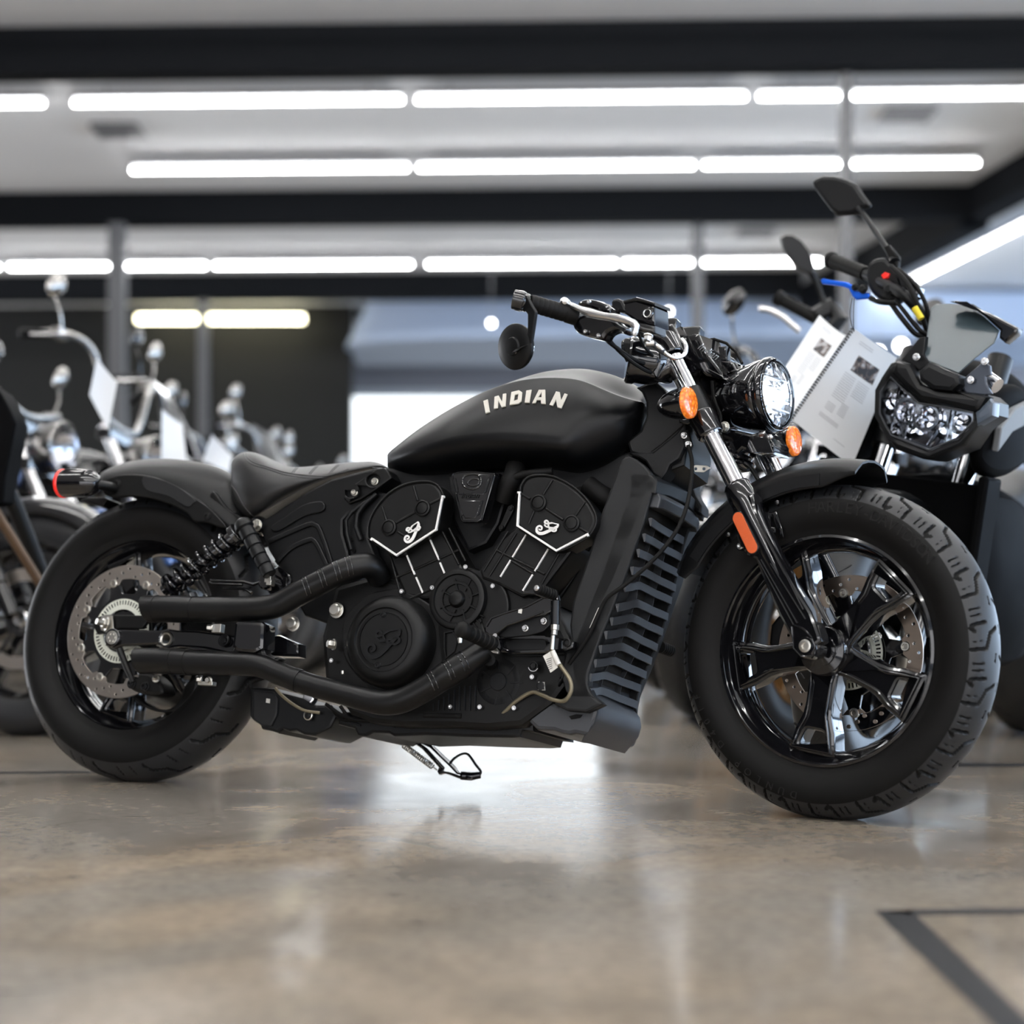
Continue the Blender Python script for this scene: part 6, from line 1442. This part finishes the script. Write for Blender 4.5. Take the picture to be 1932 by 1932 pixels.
# ---- row on the left
b0_ = cruiser('motorcycle', 40, 5.05, -.42, 'black cruiser cut by the left edge, its front tyre just behind the tail lamp', bars='low', chrome=False, signals=False, grp='cruisers parked in the row on the left', steer=.1)
cruiser('motorcycle', 175, 5.75, -.42, 'blue-tanked cruiser with chrome forks, second from the left edge, under a hanging white sheet', tankm=M_BLUE, chrome=True, bars='low', signals=False, grp='cruisers parked in the row on the left', steer=.1)
cruiser('motorcycle', 345, 6.3, -.45, 'black and chrome cruiser with tall handlebar and round mirror in front of the thick column', bars='ape', signals=False, grp='cruisers parked in the row on the left', steer=.15)
cruiser('motorcycle', 500, 8.2, -.5, 'chrome cruiser with oval mirrors parked just right of the thick column', tankm=M_BLUE, bars='low', signals=False, grp='cruisers parked in the row on the left')
cruiser('motorcycle', 590, 9.3, -.5, 'dark cruiser with black screen before the dark wall, behind the seat', screen='fairing', tankm=M_BLUE, bars='mid', signals=False, grp='cruisers parked in the row on the left')
cruiser('motorcycle', 660, 10.6, -.5, 'black cruiser far back before the dark wall, right of the slim column', tankm=M_WHITEP, bars='low', signals=False, grp='cruisers parked in the row on the left')
cruiser('motorcycle', 455, 7.3, -.3, 'low black cruiser with black screen between thick and slim column', screen='fairing', bars='mid', chrome=False, signals=False, grp='cruisers parked in the row on the left')
cruiser('motorcycle', 560, 8.6, -.62, 'chrome cruiser with flat handlebar right behind the seat hump', tankm=M_BLUE, bars='flat', signals=False, grp='cruisers parked in the row on the left')
cruiser('motorcycle', 745, 12.4, -.55, 'white touring cruiser farthest back, beside the bright window', screen='clear', tankm=M_WHITEP, bars='flat', signals=False, grp='cruisers parked in the row on the left')
def wp(z, x, y, Y): return world_at(*Z1(z, x, y), Y)
sheet('price_sheet', [world_at(183,676,5.3), world_at(222,722,5.33), world_at(203,812,5.36), world_at(170,745,5.3)], 'white price sheet hanging from the tall handlebar left of the thick column', grp='price sheets on the left', pic=False)
sheet('price_sheet', [world_at(306,772,5.75), world_at(346,800,5.8), world_at(350,872,5.8), world_at(308,870,5.75)], 'white price sheet upright behind the rear fender', grp='price sheets on the left', pic=False)
sheet('price_sheet', [world_at(400,820,6.05), world_at(440,860,6.1), world_at(430,890,6.1), world_at(385,870,6.05)], 'grey tilted price sheet right behind the seat hump', grp='price sheets on the left', pic=False)

I0 = b0_.matrix_world.inverted()
def w0(x, y, Y): return I0@world_at(x, y, Y)
g = G(); g.tube([w0(-40,800,4.55), w0(30,960,4.62), w0(86,1100,4.68)], [.022,.022,.020], 14); g.done('crash_bar', M_SATIN, b0_)
g = G(); g.tube([w0(-30,930,4.5), w0(78,1105,4.6)], [.013,.013], 12); g.done('side_stay', mat('bronze_tube', (.12,.075,.045), .35, .6), b0_)
g = G(); bk = I0.to_3x3()@Vector((0,.12,0)); P = [w0(x,y,4.5) for x,y in ((-60,700),(0,738),(20,775),(30,800),(20,850),(10,900),(6,950),(-60,960))]; g.rings([P, [p+bk for p in P]]); g.done('side_case', M_DEEP, b0_, bev=.006)
# ---- naked sport bike at the right, turned towards the camera; frontal frame: x forward, y left, z up
NY, NH = 4.10, radians(-90-33)
nx0 = (1600-966)/FPX*3.95
NB_ = empty('motorcycle', (nx0, 3.95, 0)); NLEAN = .15
NB_.matrix_world = Matrix.Translation((nx0, 3.95, 0))@R3(NH)@Matrix.Rotation(-NLEAN, 4, 'X')
tag(NB_, 'dark naked sport bike with angular headlight and smoked windscreen at the right edge', 'motorcycle')
NI = NB_.matrix_world.inverted()
def F(px, py, s):
    """bike point in the cross plane s metres along its forward axis that is seen at px, py"""
    c = NI@Vector((0,0,CAMH)); d = NI.to_3x3()@Vector(((px-966)/FPX, 1, (HZ-py)/FPX)); t = (s-c.x)/d.x; return c+d*t
def FS(px, py, n):
    c = NI@Vector((0,0,CAMH)); d = NI.to_3x3()@Vector(((px-966)/FPX, 1, (HZ-py)/FPX)); t = (n-c.y)/d.y; return c+d*t
def fplate(name, m, par, pts, s, th, bev=.004, sm=0, holes=(), tilt=0.):
    def cv(q):
        q = [F(x, y, s) for x, y in q]; q = [(p.y, p.z) for p in q]
        return [tuple(v)[:2] for v in smooth_path([(a, b, 0) for a, b in q], sm, True)] if sm else q
    if tilt:
        zb = min(F(x, y, s).z for x, y in pts)
        def ft(x, y):
            q = F(x, y, s)
            for _ in range(12): q = F(x, y, s-(q.z-zb)*tilt)
            return q
        pl = [ft(x, y) for x, y in pts]; me = flat_mesh([[(p.y, p.z) for p in pl]], th, bev)
    else: me = flat_mesh([cv(pts)]+[cv(h) for h in holes], th, bev)
    g = G(); z0 = zb if tilt else 0
    for v in me.vertices: v.co = (s+v.co.z-(v.co.y-z0)*tilt, v.co.x, v.co.y)
    g.b.from_mesh(me); bpy.data.meshes.remove(me); return g.done(name, m, par, 40)
def ftube(name, m, par, pts, r, seg=12, k=4, **kw):
    P = [F(*p) for p in pts]; P = smooth_path(P, k) if k else P
    g = G(); g.tube(P, r, seg, **kw); return g.done(name, m, par, 50)
hs = .10
lens = Z(8,795,1112,870,1185,945,1252,1080,1272,1240,1300,1240,1350,1150,1440,1000,1503,800,1425,738,1310,742,1190)
hh = fplate('headlight_housing', M_PLAS, NB_, Z(8,708,1170,740,1110,790,1035,830,1020,880,1045,940,1150,1000,1190,1100,1215,1240,1215,1300,1200,1345,1240,1345,1310,1260,1375,1190,1480,1010,1552,960,1550,820,1500,730,1385,706,1280), hs, .12, .012, holes=[lens])
fplate('headlight_reflector', M_CHROME, hh, lens, hs-.035, .004, .001)
g = G(); rnd = random.Random(4)
for i in range(34):
    u, v = rnd.random(), rnd.random(); c = F(*Z1(8, 790+420*u, 1200+220*v+40*u*0), hs-.032); g.lathe(c, (1,rnd.uniform(-.5,.5),rnd.uniform(-.5,.5)), [(.022*rnd.uniform(.3,1),0),(.012,.012),(.0,.014)], 10)
for (a, b) in (((800,1400),(845,1160)),((900,1420),(960,1290)),((1000,1480),(1080,1360)),((1090,1460),(1125,1290)),((870,1440),(930,1260))): g.tube([F(*Z1(8,*a), hs-.02), F(*Z1(8,*b), hs-.02)], .006, 6, flat=.4)
for (x, y) in ((1000,1330),(900,1300)): g.lathe(F(*Z1(8,x,y), hs-.03), (1,0,0), [(.030,0),(.030,.018),(.024,.018),(.018,.004),(.0,.0)], 28, caps=False)
o = g.done('reflector_facets', M_CHROME, hh, 20); o['kind'] = 'stuff'
me_l = fplate('headlight_glass', M_GLASS, hh, lens, hs-.004, .003, .001)
g = G(); P = [F(x, y, hs+.001) for x, y in lens]; g.tube(P, .0022, 6, loop=True); g.done('lens_rim', M_GREY, hh, 40)
fplate('brow_panel', M_MATTE, hh, Z(8,820,1025,900,1040,935,1110,960,1150,1060,1185,1150,1195,1130,1180,1250,1200,1320,1215,1270,1290,1245,1300,1080,1262,950,1240,870,1165,800,1090), hs+.012, .05, .012, 0)
fplate('side_cowl', mat('cool_grey_cowl', (.07,.09,.12), .35), hh, Z(8,1245,1300,1325,1225,1350,1250,1345,1320,1255,1372), hs+.006, .05, .01)
ws = fplate('windscreen', mat('smoked_windscreen', (.035,.052,.062), .3, spec=.5), NB_, Z(8,1010,742,1040,720,1110,718,1200,722,1290,780,1378,862,1352,930,1250,1010,1160,1092,1080,1060,1000,1025,975,985), hs+.01, .006, .002, tilt=.9)
g = G(); P = [F(*Z1(8,1205,725), hs+.014), F(*Z1(8,1150,850), hs+.016), F(*Z1(8,1085,1060), hs+.014)]; 
g.b.free()
# small tuning-fork-free maker script on the screen: a short vertical line of letters
fplate('screen_base', M_PLAS, NB_, Z(8,940,1080,1000,1030,1080,1070,1160,1100,1170,1150,1120,1190,1020,1180,950,1130), hs+.02, .06, .01)
fplate('screen_bracket', M_PLAS, NB_, Z(8,850,1020,950,900,985,895,975,990,1010,1040,950,1080,900,1040), hs-.02, .02, .003)
fplate('screen_bracket', mat('anodised_bracket', (.06,.07,.09), .3, .5), NB_, Z(8,1165,1140,1290,1030,1330,1050,1335,1100,1305,1110,1310,1150,1340,1200,1300,1210,1200,1200), hs-.01, .012, .003)
for x, y in ((935,1005),(1225,1128),(1300,1028)): g = G(); bolt(g, F(*Z1(8,x,y), hs+.0), (1,0,0), .006, .006, socket=True); g.done('bolt', M_ALU, NB_)
fplate('instrument_pod', M_GLOSS, NB_, Z(8,1110,705,1150,700,1270,745,1330,770,1480,850,1470,880,1410,930,1375,900,1380,862,1290,780,1200,722), hs-.08, .04, .006)
ftube('indicator_body', M_CHROME, NB_, [(*Z1(8,1300,1110),.05),(*Z1(8,1370,1160),.06)], .017, 16, 0)
# handlebar
hb2 = sub_empty('handlebar', NB_)
ftube('bar_tube', M_PLAS, hb2, [(*Z1(8,480,480),-.12),(*Z1(8,660,560),-.06),(*Z1(8,820,640),.0),(*Z1(8,900,700),.01),(*Z1(8,980,800),-.02)], .0125, 14)
g = G(); a = F(*Z1(8,470,482),-.12); b = F(*Z1(8,665,560),-.06); d = b-a; L = d.length; pr = [(.014,0),(.019,.002),(.019,.012),(.0165,.014)]+[(.0165+.0008*(k%2), .018+k*(L-.02)/14) for k in range(15)]; g.lathe(a, d, pr, 20); g.done('grip', M_RUB, hb2)
g = G()
def blob(g, x, y, s, r, ax=(1,0,0), f=1.): g.lathe(F(*Z1(8,x,y), s), ax, [(r*.4,-.02),(r*.9,-.012),(r,.0),(r*.9,.012),(r*.4,.02)], 20, squash=f)
fplate('switch_housing', M_PLAS, hb2, Z(8,665,520,700,480,760,470,800,500,830,540,870,600,860,660,830,700,790,720,740,700,690,660,665,600), -.02, .05, .01, 3)
fplate('brake_reservoir', M_GLOSS, hb2, Z(8,820,560,880,560,950,630,940,680,900,700,850,660), -.01, .04, .006)
o = fplate('kill_switch', M_RED, hb2, Z(8,745,565,765,548,788,556,780,578,755,588), -.012, .01, .002); o['label'] = 'red kill switch'
M_ANO = mat('blue_anodised_lever', (.012,.14,.85), .25, .5)
o = fplate('brake_lever', M_ANO, hb2, Z(8,418,592,432,582,480,592,560,602,590,618,605,650,640,655,680,662,685,690,610,698,590,680,570,640,540,628,480,618,428,612), -.005, .010, .003); o['label'] = 'blue anodised brake lever'
for x, y, r in ((650,640,.008),(605,630,.006),(790,640,.01)): g = G(); bolt(g, F(*Z1(8,x,y), .0), (1,0,0), r, .008); g.done('bolt', M_PLAS, hb2)
for pts, r in (([(800,520,.0),(880,600,.02),(930,700,.03),(980,830,.0),(990,890,-.02)], .006), ([(830,530,-.01),(930,620,.0),(990,740,.0),(1000,860,-.02)], .005), ([(800,720,.0),(860,800,.03),(930,880,.02),(980,890,.0)], .006), ([(820,700,.0),(870,760,.02),(940,850,.02),(1000,890,.0)], .005), ([(690,690,.0),(740,710,.02),(820,715,.02)], .006)):
    ftube('control_cable', M_RUB, hb2, [(*Z1(8,x,y), s) for x, y, s in pts], r, 8)
o = ftube('cable_tag', mat('yellow_tag', (.7,.55,.02), .5), hb2, [(*Z1(8,925,740),.035),(*Z1(8,962,800),.035)], .0075, 10, 0)
# its two mirrors
m1 = fplate('mirror', M_PLAS, NB_, Z(8,372,65,390,45,430,30,490,32,560,50,610,75,645,130,686,185,680,198,625,215,600,238,510,246,470,215,420,150,380,95), -.10, .022, .010)
ftube('mirror_stem', M_PLAS, m1, [(*Z1(8,625,215),-.11),(*Z1(8,665,260),-.10),(*Z1(8,720,340),-.08),(*Z1(8,780,430),-.05),(*Z1(8,815,500),-.03)], [.014,.010]+[.0065]*13+[.009,.014], 12, 4)
fplate('mirror_boot', M_RUB, m1, Z(8,755,415,785,400,840,465,835,540,800,510), -.03, .02, .005)
# fork, wheel and lower parts
fk2 = sub_empty('front_fork', NB_)
cF = Vector((0,0,.315)); rk2 = radians(24.5); ad = Vector((-sin(rk2),0,cos(rk2)))
for s_ in (-1, 1):
    a = Vector((0,s_*.105,.315)); g = G(); g.tube([a+ad*.30, a+ad*.62], .024, 18); g.done('fork_tube', M_CHROME, fk2); g = G(); g.tube([a-ad*.02, a+ad*.10, a+ad*.32, a+ad*.325], [.022,.027,.029,.024], 18); g.done('fork_slider', M_GLOSS, fk2); g = G(); g.tube([a+ad*.48, a+ad*.74], .030, 18); g.done('fork_upper', M_PLAS, fk2)
bg_wheel(NB_, 'front_wheel', (0,0,.315), .315, .12, 10)
bg_wheel(NB_, 'rear_wheel', (-1.4,0,.315), .315, .18, 10)
g = G(); rs = []
for k in range(15):
    a = .75+1.7*k/14; er = Vector((cos(a),0,sin(a))); rs.append([cF+er*(.335+dr)+Vector((0,n,0)) for n, dr in ((.07,-.04),(.064,-.008),(.03,.006),(-.03,.006),(-.064,-.008),(-.07,-.04),(-.062,-.02),(.0,-.002),(.062,-.02))])
g.rings(rs); g.done('front_fender', M_MATTE, NB_, 50)
def lbody(nm, st, m, sub=1, par=NB_):
    g = G(); g.rings([[Vector((x, sy*w, z)) for sy, z in ((0,zt),(.6,zt-.01),(1,zm),(.8,zb),(0,zb),(-.8,zb),(-1,zm),(-.6,zt-.01))] for x, w, zt, zm, zb in st]); return g.done(nm, m, par, 60, sub=sub)
tk2 = lbody('fuel_tank', [(-.18,.08,.93,.88,.80),(-.26,.15,.98,.90,.80),(-.42,.165,1.0,.91,.78),(-.60,.15,.96,.88,.76),(-.80,.10,.86,.82,.74)], M_DEEP, 2)
lbody('seat', [(-.78,.10,.86,.83,.78),(-.95,.15,.83,.80,.76),(-1.15,.14,.86,.83,.78),(-1.45,.10,.93,.90,.86)], M_LEATH, 2)
lbody('engine', [(-.16,.16,.70,.5,.28),(-.3,.2,.72,.5,.22),(-.75,.2,.70,.5,.22),(-.85,.16,.6,.4,.26)], M_DEEP, 1)
lbody('tail', [(-1.2,.10,.86,.82,.76),(-1.5,.08,.96,.92,.88),(-1.7,.04,.99,.96,.94)], M_MATTE, 1)
for s_ in (-1, 1):
    sd = lbody('tank_shroud', [(-.02,.02,.84,.80,.74),(-.10,.035,.92,.84,.70),(-.26,.04,.94,.84,.72),(-.42,.02,.88,.84,.78)], M_DEEP, 2); sd.data.transform(Matrix.Translation((0,s_*.17,0)))
    g = G(); g.rings([[Vector((x, s_*(.212), z)), Vector((x, s_*.212, z-.055)), Vector((x, s_*.195, z-.055)), Vector((x, s_*.195, z))] for x, z in ((-.06,.82),(-.14,.87),(-.26,.90))]); g.done('mesh_insert', mat('perforated_grey', (.17,.18,.19), .6, bump=.5, bscale=300) if s_ < 0 else bpy.data.materials['perforated_grey'], sd, 30, bev=.004)
g = G(); g.box((-.12,0,.52), (.025,.17,.17)); rd = g.done('radiator', M_DEEP, NB_, bev=.004)
for s_ in (-1, 1):
    g = G(); g.box((-.10,s_*.19,.54), (.05,.012,.17)); g.done('radiator_guard', M_DEEP, NB_, bev=.008)
    g = G(); g.tube(smooth_path([Vector((-.14,s_*.06,.42)), Vector((-.06,s_*.07,.34)), Vector((-.10,s_*.07,.2)), Vector((-.3,s_*.06,.15)), Vector((-.7,s_*.05,.16))], 4), .02, 12); g.done('exhaust_pipe', M_STEEL, NB_)
# ---- price booklets hanging from the blue lever
sheet('price_sheet', [world_at(*Z1(8,598,850),3.9), world_at(*Z1(8,835,1010),3.98), world_at(*Z1(8,582,1592),3.98), world_at(*Z1(8,272,1340),3.9)], 'printed price sheet with spiral edge hanging from the blue lever', grp='price booklet pages', wave=.006, binding=True)
sheet('price_sheet', [world_at(*Z1(8,415,780),4.25), world_at(*Z1(8,552,880),4.15), world_at(*Z1(8,270,1335),4.02), world_at(*Z1(8,130,1180),4.12)], 'blurred printed price sheet behind the spiral-edged one, next to the round headlight', grp='price booklet pages', wave=.010)
g = G()
for dx in (-1.3, 1.3): P = [world_at(*Z1(8,598+dx*4,690),3.88), world_at(*Z1(8,590+dx*7,780),3.89), world_at(*Z1(8,600,868),3.898)]; g.tube(smooth_path(P, 4), .0009, 6)
o = g.done('hanging_cord', M_RUB, None, 0); tag(o, 'thin dark looped cord hanging from the blue lever, holding the price sheet', 'cord')
# ---- two more bikes behind
b2_ = cruiser('motorcycle', 1470, 5.0, radians(-90-36), 'dark motorcycle with round headlight behind the hanging price sheets', chrome=False, bars='flat', steer=0., mirrors=False, signals=False, rimm=M_BRONZE, grp='motorcycles parked behind at the right')
b3_ = cruiser('motorcycle', 1330, 5.7, radians(-90-36), 'black motorcycle behind, with tall round mirror above the headlight', chrome=False, bars='mid', steer=0., signals=False, rimm=M_BRONZE, grp='motorcycles parked behind at the right')
cruiser('motorcycle', 2080, 5.7, radians(-90-36), 'dark motorcycle mostly hidden behind the sport bike at the right edge', chrome=False, bars='flat', steer=0., signals=False, grp='motorcycles parked behind at the right')

# mirror, grip and pale lever of the bike behind the price sheets
I2 = b2_.matrix_world.inverted()
def at2(x, y, Y): return I2@world_at(*Z1(8,x,y), Y)
vx, vz = (I2.to_3x3()@Vector((1,0,0))), (I2.to_3x3()@Vector((0,0,1))); vy = I2.to_3x3()@Vector((0,1,0))
pts = Z(8,208,365,232,350,270,352,315,382,360,440,386,515,384,565,360,560,300,528,250,470,222,420)
P = [I2@world_at(x, y, 4.9) for x, y in pts]; c = sum(P, Vector())/len(P)
g = G(); g.rings([[c+(p-c)*.9+vy*.02 for p in P], [p+vy*.012 for p in P], [p for p in P], [c+(p-c)*.94-vy*.008 for p in P]]); mm = g.done('mirror', M_PLAS, b2_, 30)
g = G(); g.tube(smooth_path([at2(375,555,4.9), at2(410,630,4.9), at2(435,700,4.9), at2(455,745,4.9)], 3), [.012,.010,.008,.007,.007,.007,.008,.010,.014,.016], 10); g.done('mirror_stem', M_PLAS, mm)
g = G(); a, b = at2(185,685,4.95), at2(400,800,4.9); g.tube([a, a+(b-a)*.12, a+(b-a)*.13, b], [.022,.022,.018,.018], 14); g.done('grip', M_RUB, b2_)
g = G(); g.tube(smooth_path([at2(90,745,4.9), at2(150,755,4.9), at2(220,790,4.9), at2(265,830,4.9), at2(310,865,4.9)], 3), .009, 10, flat=.7); g.done('lever', M_ALU, b2_)
g = G(); g.tube([at2(400,790,4.9), at2(470,740,4.9), at2(520,800,4.9), at2(470,850,4.9)], .028, 10); g.done('switch_housing', M_PLAS, b2_)

cruiser('motorcycle', 1268, 7.0, radians(-90-36), 'dark motorcycle seen low between the radiator and the front wheel', chrome=False, bars='flat', steer=0., mirrors=False, signals=False, rimm=M_BRONZE, grp='motorcycles parked behind at the right')
cruiser('motorcycle', 1190, 8.5, radians(-90-36), 'added dark motorcycle hidden far behind the radiator of the black cruiser', chrome=False, bars='flat', steer=0., mirrors=False, signals=False, grp='motorcycles parked behind at the right')  # added behind the cruiser to block the bright window reflection on the floor
